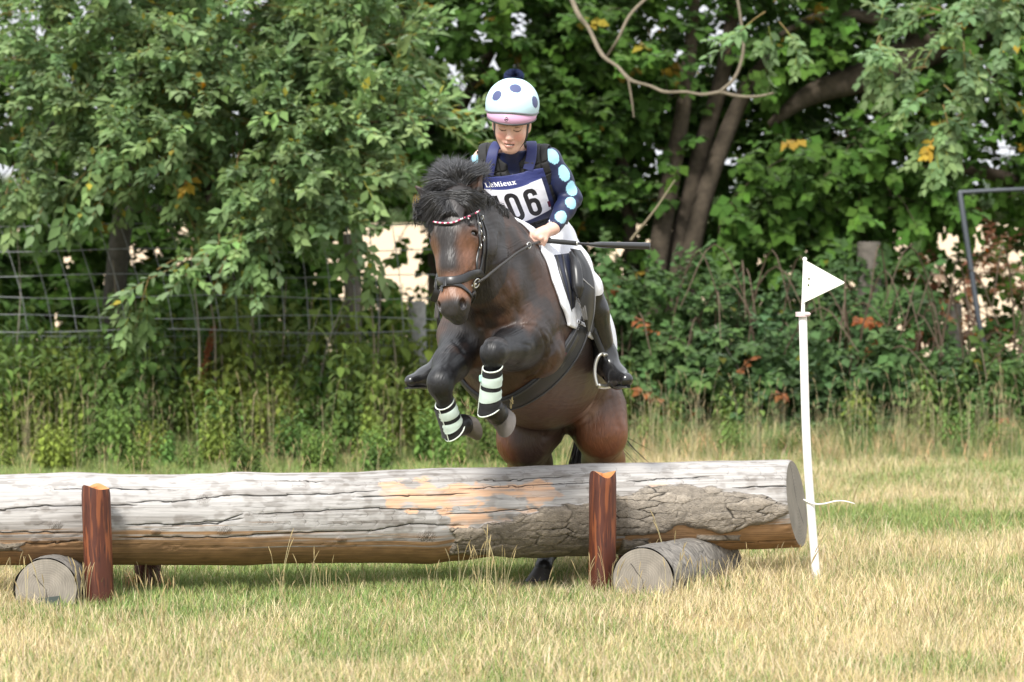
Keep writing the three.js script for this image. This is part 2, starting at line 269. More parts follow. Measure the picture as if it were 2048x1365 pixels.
  const blob = (X, Y, x0, x1, y0, y1, n = 22) => { const e = n * (fbm(X * 0.03, Y * 0.06, 9, 3) - 0.5) * 2; return Math.min(X - x0 + e, x1 - X + e, (Y - y0) * 1.3 + e * 0.8, (y1 - Y) * 1.3 + e * 0.8); };
  const lower = [[1235, 1066], [1300, 1060], [1340, 1046], [1380, 1052], [1420, 1062], [1450, 1058], [1490, 1044], [1560, 1022], [1600, 1010]], upper = [[1235, 985], [1270, 970], [1340, 962], [1400, 970], [1490, 985], [1540, 1000], [1600, 1015]];
  const barkAt = (X, Y, phi) => { // >0 where bark is left on
    const n = (fbm(X * 0.045, Y * 0.09, 4, 4) - 0.5) * 26;
    let b = Math.min(X - 884 + n * 1.2, 1215 - X, Y - mix(1050, 1002, smooth(880, 1120, X)) + n);
    b = Math.min(b, mix(1105, 1140, smooth(900, 1240, X)) - Y + n * 0.4);
    b = Math.max(b, Math.min(X - 1205, 1572 - X + n, table(lower, X) - Y + n * 0.5, Y - table(upper, X) + n * 0.7));
    b = Math.max(b, Math.min(X - 1372 + n, 1462 - X + n, Y - 1063 + n * 0.2, 1078 - Y + n * 0.2)); // loose strip below
    b = Math.max(b, Math.min(X - 1225, 1278 - X + n, Y - 1072 + n * 0.4, 20)); // at the post
    b = Math.max(b, Math.min(X + 70, 36 - X + n, Y - 1078 + n * 0.4, 1098 - Y + n * 0.4)); // left edge of the frame
    return b;
  };
  const colour = new Uint8Array(TW * TH * 4), relief = new Uint8Array(TW * TH * 4), heights = new Float32Array(TW * TH);
  for (let j = 0; j < TH; j++) for (let i = 0; i < TW; i++) {
    const X = -60 + i * dx, phi = (j / TH - 0.5) * 2 * Math.PI, c = (table(top_, X) + table(bot_, X)) / 2, r = (table(bot_, X) - table(top_, X)) / 2, back = Math.abs(phi) > Math.PI / 2;
    const Y = c - r * Math.sin(phi), q = j * TW + i, arc = phi * 86 + (back ? 700 : 0);
    const grain = fbm(X * 0.012, arc * 0.55, 1, 4), streak = fbm(X * 0.004, arc * 0.16, 2, 3), spot = fbm(X * 0.05, arc * 0.09, 3, 3);
    // weathered grey wood; below a ragged, grain-following line unweathered brown, with underside bounce light painted in
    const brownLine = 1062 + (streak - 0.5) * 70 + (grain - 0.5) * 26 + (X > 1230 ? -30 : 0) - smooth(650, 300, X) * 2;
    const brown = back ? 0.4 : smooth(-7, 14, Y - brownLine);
    let cr = mix(0.30, 0.49, grain), cg = mix(0.284, 0.468, grain), cb = mix(0.27, 0.45, grain);
    const fibre = noise(X * 0.035, arc * 1.9, 4) * 0.6 + noise(X * 0.09, arc * 3.1, 9) * 0.4, fb = 0.80 + 0.40 * fibre; cr *= fb; cg *= fb; cb *= fb; const stain = smooth(0.5, 0.72, spot) * 0.5 + smooth(0.50, 0.68, streak) * 0.5; cr *= 1 - stain * 0.5; cg *= 1 - stain * 0.53; cb *= 1 - stain * 0.56;
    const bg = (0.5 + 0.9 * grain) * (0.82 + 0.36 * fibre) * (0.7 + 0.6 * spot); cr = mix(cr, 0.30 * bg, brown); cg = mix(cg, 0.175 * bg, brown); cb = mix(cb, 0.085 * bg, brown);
    if (!back) { // fresh, peeled orange wood
      let f = Math.max(blob(X, Y, 752, 1100, 964, 1010, 46), blob(X, Y, 872, 985, 1022, 1046, 30), blob(X, Y, 1280, 1306, 966, 986, 8));
      f = Math.min(f, -Math.min(X - 940, 1030 - X, Y - 988, 1012 - Y) + 24 * (fbm(X * 0.04, Y * 0.08, 17, 3) - 0.5)); f = smooth(-2, 5, f + (grain - 0.5) * 16);
      const fg = 0.7 + 0.6 * grain; f *= 0.45 + 0.5 * smooth(0.35, 0.6, fbm(X * 0.02, arc * 0.14, 21, 3)); cr = mix(cr, 0.60 * fg, f); cg = mix(cg, 0.37 * fg, f); cb = mix(cb, 0.235 * fg, f);
    }
    let hgt = 0.35 + (grain - 0.5) * 0.12;
    const b = back ? -9 : barkAt(X, Y, phi), isBark = smooth(0, 3, b);
    if (isBark > 0) {
      const wx = X + 26 * (fbm(X * 0.02, arc * 0.05, 8, 3) - 0.5), wa = arc + 17 * (fbm(X * 0.035, arc * 0.05, 6, 4) - 0.5), w1 = cells(wx * 0.0125, wa * 0.062, 3), w2 = cells(wx * 0.04 + 7, wa * 0.12, 5);
      const n = fbm(X * 0.12, arc * 0.2, 7, 4), open1 = smooth(0.40, 0.62, fbm(X * 0.018, arc * 0.03, 12, 3)), gap = Math.max((1 - smooth(0.0, 0.055 + 0.05 * n, w1[0])) * (0.35 + 0.65 * open1), 0.7 * (1 - smooth(0.0, 0.05, w2[0])) * smooth(0.45, 0.6, n)), dry = X > 1230 ? 1 : 0.6;
      const flake = fbm(X * 0.05, arc * 0.11, 15, 3) * 0.5 + noise(X * 0.33, arc * 0.6, 18) * 0.22 + noise(X * 0.7, arc * 1.1, 20) * 0.28; let br = mix(0.13, 0.31, n) * (0.86 + 0.28 * w1[1]) * mix(0.82, 1.2, dry) * (0.45 + 1.0 * flake), bgc = br * mix(0.80, 0.86, dry), bb = br * mix(0.58, 0.70, dry);
      const k = 1 - 0.86 * gap; br *= k; bgc *= k; bb *= k;
      const edge = smooth(8, 1, b) * smooth(0.45, 0.6, n) * 0.5; br *= 1 - edge; bgc *= 1 - edge; bb *= 1 - edge;  // bark rim darkened: shadow of its thickness painted into the colour
      cr = mix(cr, br, isBark); cg = mix(cg, bgc, isBark); cb = mix(cb, bb, isBark);
      hgt = mix(hgt, 0.72 + 0.2 * (w1[1] - 0.5) + 0.5 * (flake - 0.5) + 0.25 * (n - 0.5) - 0.4 * gap, isBark); bark[q] = isBark * smooth(0, 9, b) * (0.75 + 0.25 * w1[1] - 0.5 * gap);
    }
    const kn = knot[q] * (1 - isBark), ck = crack[q] * (1 - isBark * 0.8);
    const dk = (1 - 0.72 * kn * (0.6 + 0.4 * grain)) * (1 - 0.92 * ck); cr *= dk; cg *= dk * (1 - 0.05 * kn); cb *= dk * (1 - 0.1 * kn);
    hgt -= 0.33 * ck; hgt += 0.2 * kn; heights[q] = bark[q] * 0.015 - ck * 0.007 + kn * 0.006;
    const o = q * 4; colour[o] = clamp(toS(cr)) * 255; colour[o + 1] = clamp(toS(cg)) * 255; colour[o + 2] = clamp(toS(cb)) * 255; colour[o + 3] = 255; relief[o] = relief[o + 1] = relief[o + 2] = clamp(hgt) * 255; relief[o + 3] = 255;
  }
  const tex = (d, s) => { const t = new THREE.DataTexture(d, TW, TH); t.magFilter = THREE.LinearFilter; t.minFilter = THREE.LinearFilter; t.wrapS = THREE.ClampToEdgeWrapping; t.wrapT = THREE.RepeatWrapping; if (s) t.colorSpace = THREE.SRGBColorSpace; t.needsUpdate = true; return t; };
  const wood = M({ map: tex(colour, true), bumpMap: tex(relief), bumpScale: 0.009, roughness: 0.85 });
  const heightAt = (X, v) => heights[clamp(Math.round(v * TH), 0, TH - 1) * TW + clamp(Math.round((X + 60) / dx), 0, TW - 1)];
  const point = (X, phi, extra = 0) => { const c = logCentre(X), r = logRadius(X) + 0.004 * (fbm(X * 0.012, phi * 2, 4, 3) - 0.5) + extra, k = Math.cos(phi) * r, s = Math.sin(phi) * r; return [c[0] + logFront[0] * k, c[1] + s, c[2] + logFront[2] * k]; };
  // the far end is sawn at a slant and its rim is bevelled
  const endX = (phi) => 1594 - 45 * Math.cos(phi) - 12 * Math.sin(phi);
  const base = [0.2, 0, logCentre(860)[2]];
  const log = thing('jump_log', 'long weathered grey log with patches of bark, lying across the jump', 'log', null, base);
  const g = gridGeo(480, 168, (u, v) => { const phi = (v - 0.5) * 2 * Math.PI, e = endX(phi), X = -60 + u * (e + 60), bevel = smooth(e - 5, e, X) * 0.006; const w = -60 + 1672 * ((X + 60) / 1672); return point(X, phi, heightAt(w, v) * (1 - smooth(e - 10, e, X)) - bevel); });
  { const uv = g.attributes.uv; for (let i = 0; i < uv.count; i++) { const phi = (uv.getY(i) - 0.5) * 2 * Math.PI; uv.setX(i, uv.getX(i) * (endX(phi) + 60) / 1672); } }
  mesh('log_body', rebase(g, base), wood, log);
  const rings = dataTexture(512, 512, (u, v, o) => {
    const x = u - 0.5 + 0.03 * (fbm(u * 4, v * 4, 1, 3) - 0.5), y = v - 0.5 + 0.03 * (fbm(u * 4, v * 4, 2, 3) - 0.5), r = Math.hypot(x, y), a = Math.atan2(y, x), ring = 0.5 + 0.5 * Math.sin(r * 170 + 5 * fbm(x * 9, y * 9, 3, 3));
    const crackd = Math.min(...[1.45, 4.0].map((q) => Math.abs(Math.sin((a - q + 0.1 * (noise(r * 14, q) - 0.5)) / 2)) * r * 2)), cr = smooth(0.004, 0.012, crackd + (noise(a * 3, r * 4) > 0.55 ? 0.02 : 0));
    const saw = 0.85 + 0.3 * fbm(u * 120, v * 8, 6, 2), k = (0.84 + 0.16 * ring) * saw * (0.75 + 0.5 * fbm(u * 6, v * 6, 8, 3)) * mix(0.3, 1, cr); o[0] = toS(0.31 * k); o[1] = toS(0.285 * k); o[2] = toS(0.25 * k);
  }, true);
  const endMaterial = M({ map: rings, color: lin(0.85, 0.82, 0.78), bumpMap: rings, bumpScale: 0.004, roughness: 0.9 });
  const discGeo = (edge, centre, n = 48) => { const pos = [...centre], uv = [0.5, 0.5], idx = []; for (let k = 1; k <= 4; k++) for (let i = 0; i < n; i++) { const a = i / n * 2 * Math.PI, p = lerp3(centre, edge(a), k / 4); pos.push(...p); uv.push(0.5 + 0.48 * k / 4 * Math.cos(a), 0.5 + 0.48 * k / 4 * Math.sin(a)); } for (let i = 0; i < n; i++) { const b = (i + 1) % n; idx.push(0, 1 + i, 1 + b); for (let k = 0; k < 3; k++) { const p = 1 + k * n + i, q = 1 + k * n + b, r = p + n, s = q + n; idx.push(p, r, s, p, s, q); } } const d = new THREE.BufferGeometry(); d.setAttribute('position', new THREE.Float32BufferAttribute(pos, 3)); d.setAttribute('uv', new THREE.Float32BufferAttribute(uv, 2)); d.setIndex(idx); d.computeVertexNormals(); return d; };
  mesh('cut_end', rebase(discGeo((a) => point(endX(a), a, -0.006), mad(logCentre(1594), logAxis, 0.002)), base), endMaterial, log);
  mesh('cut_end', rebase(discGeo((a) => point(-60, a, 0), logCentre(-60)), base), endMaterial, log);

  // ---- short cross logs that carry it
  const barkTex = dataTexture(512, 256, (u, v, o) => { const w = cells(u * 14 + 1.5 * fbm(u * 9, v * 5, 2, 3), v * 7 + fbm(u * 12, v * 7, 4, 3), 2), n = fbm(u * 40, v * 30, 5, 4), k = mix(0.5, 1.15, n) * mix(0.4, 1, smooth(0.0, 0.09, w[0])) * (0.7 + 0.3 * w[1]) * (0.6 + 0.8 * fbm(u * 90, v * 60, 11, 2)); o[0] = toS(0.27 * k); o[1] = toS(0.245 * k); o[2] = toS(0.215 * k); }, true);
  const barkMat = M({ map: barkTex, bumpMap: barkTex, bumpScale: 0.012, roughness: 0.95 });
  function crossLog(front, back, r, label, extra) {
    const ax = norm(sub(back, front)), sd = norm(cross(ax, [0, 1, 0])), up = cross(sd, ax), b0 = [front[0], 0, front[2]];
    const t = thing('support_log', label, 'log', 'short cross logs under the jump', b0);
    const p = (u, a, rr) => { const c = lerp3(front, back, u), q = rr ?? r * (1 + 0.10 * (fbm(Math.cos(a) * 1.6 + 5, Math.sin(a) * 1.6 + u * 3, 3, 3) - 0.5) + 0.07 * (fbm(a * 3, u * 12, 6, 3) - 0.5)); return mad(mad(c, sd, Math.cos(a) * q), up, Math.sin(a) * q); };
    mesh('bark', rebase(gridGeo(40, 60, (u, v) => p(u, v * 2 * Math.PI + 0.0001)), b0), barkMat, t);
    mesh('cut_end', rebase(discGeo((a) => mad(p(0, -a, r * (0.955 + 0.05 * (fbm(Math.cos(a) * 2 + 9, Math.sin(a) * 2, 4) - 0.5))), ax, -0.006), mad(front, ax, -0.012)), b0), endMaterial, t);
    mesh('cut_end', rebase(discGeo((a) => p(1, a), back), b0), endMaterial, t);
    return [t, b0];
  }
  const [, ] = crossLog(J(1287, 1160, 15.42), J(1424, 1128, 16.25), 0.142, 'grey half buried cross log under the right end of the jump, near the flag');
  const [leftLog, lb] = crossLog(J(92, 1180, 14.98), J(150, 1158, 15.75), 0.134, 'grey cross log with a metal plate, under the left end of the jump');
  { const pl = new THREE.BoxGeometry(0.095, 0.05, 0.004); pl.rotateZ(0.12); pl.translate(...sub(J(98, 1207, 14.952), lb)); const plate = mesh('metal_plate', pl, M({ color: lin(0.10, 0.12, 0.115), roughness: 0.5, metalness: 0.6 }), leftLog);
    const s = new THREE.CylinderGeometry(0.0075, 0.0075, 0.005, 14); s.rotateX(Math.PI / 2); s.translate(...sub(J(79, 1204, 14.946), lb)); mesh('screw', s, M({ color: lin(0.5, 0.5, 0.48), metalness: 0.8, roughness: 0.35 }), plate); }

  // ---- brown stained posts either side of the log
  const stained = dataTexture(256, 512, (u, v, o) => {
    const w = 0.035 * fbm(u * 3, v * 4, 2, 3), g = fbm((u + w) * 70, v * 7, 3, 4), s = fbm((u + w) * 22, v * 3.2, 5, 4), hi = smooth(0.52, 0.72, s + 0.35 * (g - 0.5)), dk = smooth(0.42, 0.25, g);
    const k = 1 - 0.55 * dk; o[0] = toS(mix(0.078, 0.30, hi * 0.6) * k); o[1] = toS(mix(0.018, 0.088, hi * 0.6) * k); o[2] = toS(mix(0.008, 0.026, hi * 0.6) * k);
  }, true);
  const stainMat = M({ map: stained, bumpMap: stained, bumpScale: 0.003, roughness: 0.55 });
  const freshMat = M({ color: lin(0.50, 0.21, 0.07), roughness: 0.7 });
  function post(foot, head, r, label, turn) {
    const b0 = [foot[0], 0, foot[2]], t = thing('wooden_post', label, 'post', 'brown posts holding the jump log', b0), low = mad(foot, [0, 1, 0], -0.06);
    const scoop = (a, k) => -0.022 * k * k * (0.5 + 0.5 * Math.cos(2 * (a - turn))) + 0.012 * Math.sin(a * 3 + turn) * k * 0.5;
    const rad = (a, v) => r * (1 + 0.06 * Math.cos(3 * a + turn) + 0.05 * (fbm(Math.cos(a) * 2 + turn, Math.sin(a) * 2, v * 3, 3) - 0.5)) * (1 - 0.05 * smooth(0.985, 1, v));
    const p = (a, v, k = 1) => { const c = lerp3(low, head, v); return [c[0] + Math.cos(a) * rad(a, v) * k, c[1] + (v === 1 ? 0.02 + scoop(a, 1) - 0.012 * (1 - k) : 0), c[2] + Math.sin(a) * rad(a, v) * k]; };
    mesh('shaft', rebase(gridGeo(36, 24, (u, v) => p(-u * 2 * Math.PI, v), true), b0), stainMat, t);
    mesh('cut_top', rebase(gridGeo(36, 5, (u, v) => p(-u * 2 * Math.PI, 1, 1 - v * 0.999)), b0), freshMat, t);
  }
  post(onGround(199, 1216), J(189, 980, 15.1), 0.0605, 'reddish brown post in front of the log at its left end', 0.4);
  post(onGround(1204, 1188), J(1205, 952, 15.62), 0.0585, 'reddish brown post in front of the log, below the horse', 1.1);
  post(onGround(297, 1186), J(292, 985, 15.72), 0.058, 'dark brown post behind the log at its left end', 2.0);
  post(onGround(1262, 1152), J(1262, 985, 16.32), 0.055, 'dark brown post behind the log at its right end', 2.6);
}

// ---------------------------------------------------------------- flag at the right end of the jump
{
  const foot = onGround(1634, 1174), f0 = foot, joint = J(1606, 634, 15.9), tip = J(1610, 519, 15.9);
  const plastic = M({ color: lin(0.80, 0.79, 0.75), roughness: 0.4 });
  const t = thing('boundary_flag', 'white triangular flag on a leaning white pole at the log end', 'flag', null, f0);
  const mid = lerp3(foot, joint, 0.5); mid[0] -= 0.012;
  mesh('pole', rebase(tube([mad(foot, norm(sub(joint, foot)), -0.03), lerp3(foot, joint, 0.02), mid, joint], [0.006, 0.0185, 0.019, 0.0185], 16, 8), f0), plastic, t);
  mesh('thin_rod', rebase(tube([mad(joint, norm(sub(tip, joint)), -0.05), joint, tip], [0.0085, 0.0085, 0.0075], 12, 4), f0), plastic, t);
  { const s = new THREE.SphereGeometry(0.0105, 12, 8); s.translate(...sub(tip, f0)); mesh('rod_tip', s, plastic, t); }
  { const c = new THREE.CylinderGeometry(0.03, 0.03, 0.02, 20, 1); c.scale(1, 1, 0.8); c.translate(...sub(J(1605, 629, 15.89), f0)); const clip = mesh('clip', c, M({ color: lin(0.66, 0.52, 0.52), roughness: 0.5 }), t); const b = new THREE.CapsuleGeometry(0.009, 0.03, 4, 8); b.rotateZ(Math.PI / 2); b.translate(...sub(J(1611, 629, 15.875), f0)); mesh('clip_lug', b, clip.material, clip); }
  const o = J(1611, 522, 15.885), P2 = (px, py) => { const q = sub(J(px, py, 15.885), o); return [q[0], q[1]]; };
  const sh = new THREE.Shape(), A = P2(1611, 521), B = P2(1691, 566), C = P2(1606, 607);
  sh.moveTo(...A); sh.lineTo(B[0] - 0.012, B[1] + 0.007); sh.quadraticCurveTo(B[0] + 0.004, B[1] + 0.001, B[0] - 0.012, B[1] - 0.006); sh.lineTo(...C); sh.lineTo(...A);
  for (const [x, y] of [[1618.5, 558.5], [1617.5, 571]]) { const h = new THREE.Path(), c = P2(x, y); h.absellipse(c[0], c[1], 0.0048, 0.0062, 0, 2 * Math.PI); sh.holes.push(h); }
  const fg = new THREE.ExtrudeGeometry(sh, { depth: 0.003, bevelEnabled: true, bevelSize: 0.001, bevelThickness: 0.001, bevelSegments: 1 }); fg.translate(...sub(o, f0));
  mesh('flag_panel', fg, M({ color: lin(0.84, 0.83, 0.74), roughness: 0.45 }), t);
  mesh('cable_tie', rebase(tube([J(1608, 1000, 15.93), J(1616, 1004, 15.88), J(1632, 1009, 15.87), J(1650, 1008, 15.9), J(1672, 1003, 15.9), J(1690, 1003, 15.9), J(1710, 1008, 15.9)], [0.004, 0.004, 0.005, 0.004, 0.0035, 0.003, 0.002], 6, 5), f0), plastic, t);
}
// ---------------------------------------------------------------- the pony
// body frame: F forward, S towards its left side, U up its back; O in the middle of the barrel
const O = J(1068, 700, 15.9), F = norm([-0.345, 0.29, 1.1]), S = norm([F[2], 0, -F[0]]), U = cross(F, S);
const L = (f, s, u) => [O[0] + F[0] * f + S[0] * s + U[0] * u, O[1] + F[1] * f + S[1] * s + U[1] * u, O[2] + F[2] * f + S[2] * s + U[2] * u];
const bodyFrame = [F, S, U];
// head frame: A down the face, N out of the forehead, Lh towards its left
const poll = J(913, 388, 15.07), muzzle = J(911, 632, 14.90), A = norm(sub(muzzle, poll)), N0 = [-Math.sin(0.36), 0.03, Math.cos(0.36)], N = norm(mad(N0, A, -dot(N0, A))), Lh = cross(N, A);
const H = (a, l, n) => [poll[0] + A[0] * a + Lh[0] * l + N[0] * n, poll[1] + A[1] * a + Lh[1] * l + N[1] * n, poll[2] + A[2] * a + Lh[2] * l + N[2] * n];
const headFrame = [A, Lh, N];
const toHead = (x, y, z) => { const p = [x - poll[0], y - poll[1], z - poll[2]]; return [dot(p, A), dot(p, Lh), dot(p, N)]; };
const toBody = (x, y, z) => { const p = [x - O[0], y - O[1], z - O[2]]; return [dot(p, F), dot(p, S), dot(p, U)]; };
const E1 = J(925, 690, 15.33), K1 = J(881, 764, 15.04), T1 = J(906, 855, 15.14), E2 = J(1062, 690, 15.38), K2 = J(987, 704, 15.0), T2 = J(981, 815, 15.06);
const hoofR = J(1087, 1156, 16.03), hoofL = J(1207, 1142, 16.38);
const legPrims = [
  // right fore (left in the picture): forearm, knee, cannon, fetlock, pastern
  ...chain([[L(0.50, -0.15, -0.10), 0.115], [E1, 0.098], [lerp3(E1, K1, 0.55), 0.074], [K1, 0.05]], 0.024), ell(mad(K1, [0, 0, 1], 0.002), [0.044, 0.052, 0.046], 0.04),
  ...chain([[mad(K1, [0, -1, 0], 0.03), 0.04], [lerp3(K1, T1, 0.5), 0.031], [T1, 0.034]], 0.03), ell(T1, [0.04, 0.04, 0.042], 0.02), ...chain([[T1, 0.04], [J(925, 850, 15.18), 0.046]], 0.02),
  // left fore (right in the picture)
  ...chain([[L(0.46, 0.16, -0.10), 0.12], [E2, 0.10], [lerp3(E2, K2, 0.5), 0.080], [K2, 0.051]], 0.024), ell(K2, [0.044, 0.054, 0.046], 0.04),
  ...chain([[mad(K2, [0, -1, 0], 0.03), 0.042], [lerp3(K2, T2, 0.5), 0.032], [T2, 0.034]], 0.03), ell(mad(T2, [0.4, -0.3, -0.2], 0.03), [0.043, 0.043, 0.045], 0.02), ...chain([[T2, 0.04], [J(994, 828, 15.11), 0.050]], 0.02),
  // hind legs: thigh, stifle, gaskin, hock, cannon, fetlock
  ...[[-1, J(1046, 884, 16.14), J(1078, 985, 16.62), J(1097, 1106, 16.13), hoofR], [1, J(1203, 868, 16.18), J(1212, 985, 16.75), J(1209, 1092, 16.46), hoofL]].flatMap(([s, st, hk, ft, hf]) => [
    ...chain([[L(-0.53, s * 0.10 - 0.05, 0.02), 0.165], [lerp3(L(-0.5, s * 0.12 - 0.03, 0), st, 0.62), 0.13], [st, 0.103], [lerp3(st, hk, 0.45), 0.085], [hk, 0.05]], 0.07), ell(hk, [0.045, 0.065, 0.06], 0.03),
    ...chain([[hk, 0.045], [lerp3(hk, ft, 0.5), 0.033], [ft, 0.036]], 0.03), ell(ft, [0.036, 0.038, 0.04], 0.02), ...chain([[ft, 0.034], [mad(hf, [0, 1, 0], 0.05), 0.038]], 0.02)]),
];
const bodyPrims = [
  ell(L(0, 0, 0.03), [0.66, 0.32, 0.37], 0.08, bodyFrame), ell(L(0.36, 0, 0.05), [0.30, 0.235, 0.36], 0.10, bodyFrame), ell(L(-0.50, -0.05, 0.10), [0.36, 0.225, 0.25], 0.10, bodyFrame),
  cap(L(0.30, 0, 0.345), L(0.02, 0, 0.31), 0.08, 0.10, 0.08),
  ...[-1, 1].flatMap((s) => [cap(L(0.30, s * 0.10, 0.26), L(0.60, s * 0.15, -0.06), 0.09, 0.10, 0.09), ell(L(0.63, s * 0.095, -0.10), [0.10, 0.10, 0.12], 0.05, bodyFrame)]),
  // neck: crest, core and throat
  ...chain([[L(0.26, 0, 0.33), 0.085], [J(1032, 495, 15.56), 0.075], [J(986, 446, 15.4), 0.066], [J(940, 400, 15.18), 0.064]], 0.08),
  ...chain([[L(0.42, 0, 0.18), 0.19], [J(1000, 520, 15.36), 0.13], [J(955, 448, 15.2), 0.095]], 0.10),
  ...chain([[L(0.62, 0, 0.08), 0.155], [J(978, 575, 15.24), 0.118], [J(955, 500, 15.13), 0.09]], 0.09),
  ell(L(-0.36, -0.02, -0.305), [0.13, 0.065, 0.065], 0.05, bodyFrame), // sheath
];
const headPrims = [
  ell(H(0.07, 0, -0.015), [0.12, 0.09, 0.10], 0.05, headFrame), ell(H(0.165, 0, 0.035), [0.12, 0.088, 0.06], 0.05, headFrame),
  ...[-1, 1].flatMap((s) => [ell(H(0.198, s * 0.078, 0.020), [0.042, 0.026, 0.032], 0.028, headFrame), ell(H(0.205, s * 0.055, -0.095), [0.135, 0.034, 0.105], 0.05, headFrame), cap(H(0.235, s * 0.072, 0.0), H(0.33, s * 0.056, 0.006), 0.016, 0.012, 0.03),
    ell(H(0.500, s * 0.036, 0.034), [0.034, 0.025, 0.025], 0.02, headFrame)]),
  ...chain([[H(0.19, 0, 0.042), 0.055], [H(0.33, 0, 0.034), 0.045], [H(0.445, 0, 0.024), 0.043]], 0.05), ...chain([[H(0.18, 0, -0.03), 0.085], [H(0.32, 0, -0.03), 0.064], [H(0.455, 0, -0.01), 0.05]], 0.05),
  ...chain([[H(0.27, 0, -0.12), 0.045], [H(0.40, 0, -0.075), 0.04], [H(0.505, 0, -0.04), 0.036]], 0.05),
  ell(H(0.492, 0, 0.004), [0.055, 0.055, 0.052], 0.035, headFrame), ell(H(0.534, 0, 0.006), [0.022, 0.042, 0.034], 0.02, headFrame), ell(H(0.540, 0, -0.036), [0.026, 0.034, 0.026], 0.02, headFrame),
];
const earTips = [[H(0.0, -0.052, -0.015), J(858, 396, 15.1), J(832, 374, 15.09)], [H(0.0, 0.05, -0.03), J(950, 378, 15.1), J(963, 346, 15.1)]];
const earPrims = earTips.flatMap(([a, b, c]) => chain([[a, 0.034], [b, 0.030], [c, 0.007]], 0.02));
const headCuts = [
  ...[-1, 1].map((s) => ell(H(0.508, s * 0.051, 0.044), [0.022, 0.012, 0.017], 0.006, headFrame)), ...[-1, 1].map((s) => ell(H(0.201, s * 0.093, 0.032), [0.011, 0.014, 0.02], 0.008, headFrame)),
  ...[-1, 1].map((s) => ell(H(0.14, s * 0.075, 0.045), [0.03, 0.02, 0.02], 0.03, headFrame)), // hollow above the eye
  ...earTips.map(([a, b, c], i) => cap(mad(lerp3(a, b, 0.75), [i ? -0.35 : -0.45, -0.1, 1], 0.024), mad(c, [i ? -0.3 : -0.3, 0, 1], 0.016), 0.014, 0.004, 0.006)),
];
const ponyPrims = [...bodyPrims, ...legPrims, ...headPrims, ...earPrims];
const ponyField0 = union(ponyPrims, headCuts);
// shallow creases: the line between the pectoral muscles, the fold in front of the shoulder, ribs
const creaseA = [L(0.78, 0, 0.02), L(0.74, 0, -0.22)], segD = (x, y, z, a, b) => { const ab = sub(b, a), p = [x - a[0], y - a[1], z - a[2]], t = clamp(dot(p, ab) / dot(ab, ab)); return Math.hypot(p[0] - ab[0] * t, p[1] - ab[1] * t, p[2] - ab[2] * t); };
const creases = [[L(0.70, 0.10, -0.20), L(0.60, 0.22, -0.05), 0.02, 0.007], [L(0.70, -0.10, -0.20), L(0.60, -0.22, -0.05), 0.02, 0.007], [J(1000, 560, 15.2), J(1045, 640, 15.25), 0.03, 0.006], [J(972, 520, 15.05), J(965, 590, 15.1), 0.02, 0.006], [...creaseA, 0.022, 0.012], [L(0.62, 0.235, 0.02), L(0.42, 0.30, -0.16), 0.020, 0.010], [L(0.42, 0.30, -0.16), L(0.28, 0.32, -0.2), 0.02, 0.007], [H(0.30, 0.085, -0.02), H(0.24, 0.075, -0.12), 0.014, 0.004]];
{ // folds and muscle edges, laid on the surface where they are seen
  const seen = (px, py) => { const d = norm(sub(J(px, py, 10), EYE)); return march(ponyField0, mad(EYE, d, 13.5), d, 5); };
  for (const [w, h, ...pts] of [[0.011, 0.010, [1042, 652], [1072, 652], [1089, 680], [1090, 715], [1078, 748], [1055, 760]], [0.012, 0.011, [962, 655], [965, 690], [962, 735]], [0.014, 0.007, [985, 660], [1010, 652], [1040, 640]], [0.013, 0.008, [905, 680], [925, 705], [948, 745]], [0.020, 0.007, [990, 545], [1008, 590], [1045, 632], [1085, 645]], [0.012, 0.006, [1088, 660], [1104, 690], [1100, 740]], [0.016, 0.010, [1196, 785], [1178, 835], [1140, 868], [1090, 874]], [0.010, 0.004, [955, 500], [948, 530], [936, 548]], [0.009, 0.004, [925, 505], [931, 535]], [0.010, 0.005, [868, 500], [872, 540]], [0.013, 0.006, [1000, 470], [990, 520], [975, 570]], [0.014, 0.006, [1020, 500], [1020, 560], [1030, 610]], [0.009, 0.005, [1000, 690], [1030, 684], [1060, 692]], [0.009, 0.005, [1005, 722], [1035, 728], [1060, 725]], [0.010, 0.005, [893, 700], [887, 735]], [0.016, 0.006, [1010, 880], [1030, 915], [1035, 932]], [0.016, 0.006, [1222, 800], [1235, 850], [1228, 920]]]) {
    const q = pts.map(([x, y]) => seen(x, y)).filter(Boolean); for (let i = 0; i < q.length - 1; i++) if (len(sub(q[i], q[i + 1])) < 0.25) creases.push([q[i], q[i + 1], w, h]);
  }
  for (const c of creases) { c[4] = lerp3(c[0], c[1], 0.5); c[5] = len(sub(c[0], c[1])) / 2 + c[2] * 3; }
}
const ponyField = (x, y, z) => { let d = ponyField0(x, y, z); if (d > -0.03 && d < 0.03) { d += 0.008 * (fbm(x * 7, y * 7, z * 7, 2) - 0.5) + 0.0028 * (noise(x * 34, y * 15, z * 34) - 0.5); for (const [a, b, w, h, m, r] of creases) { const mx = x - m[0], my = y - m[1], mz = z - m[2]; if (mx * mx + my * my + mz * mz > r * r) continue; const q = segD(x, y, z, a, b); if (q < w * 3) d += h * Math.exp(-q * q / (w * w * 0.8)) * 0.55; } } return d; };

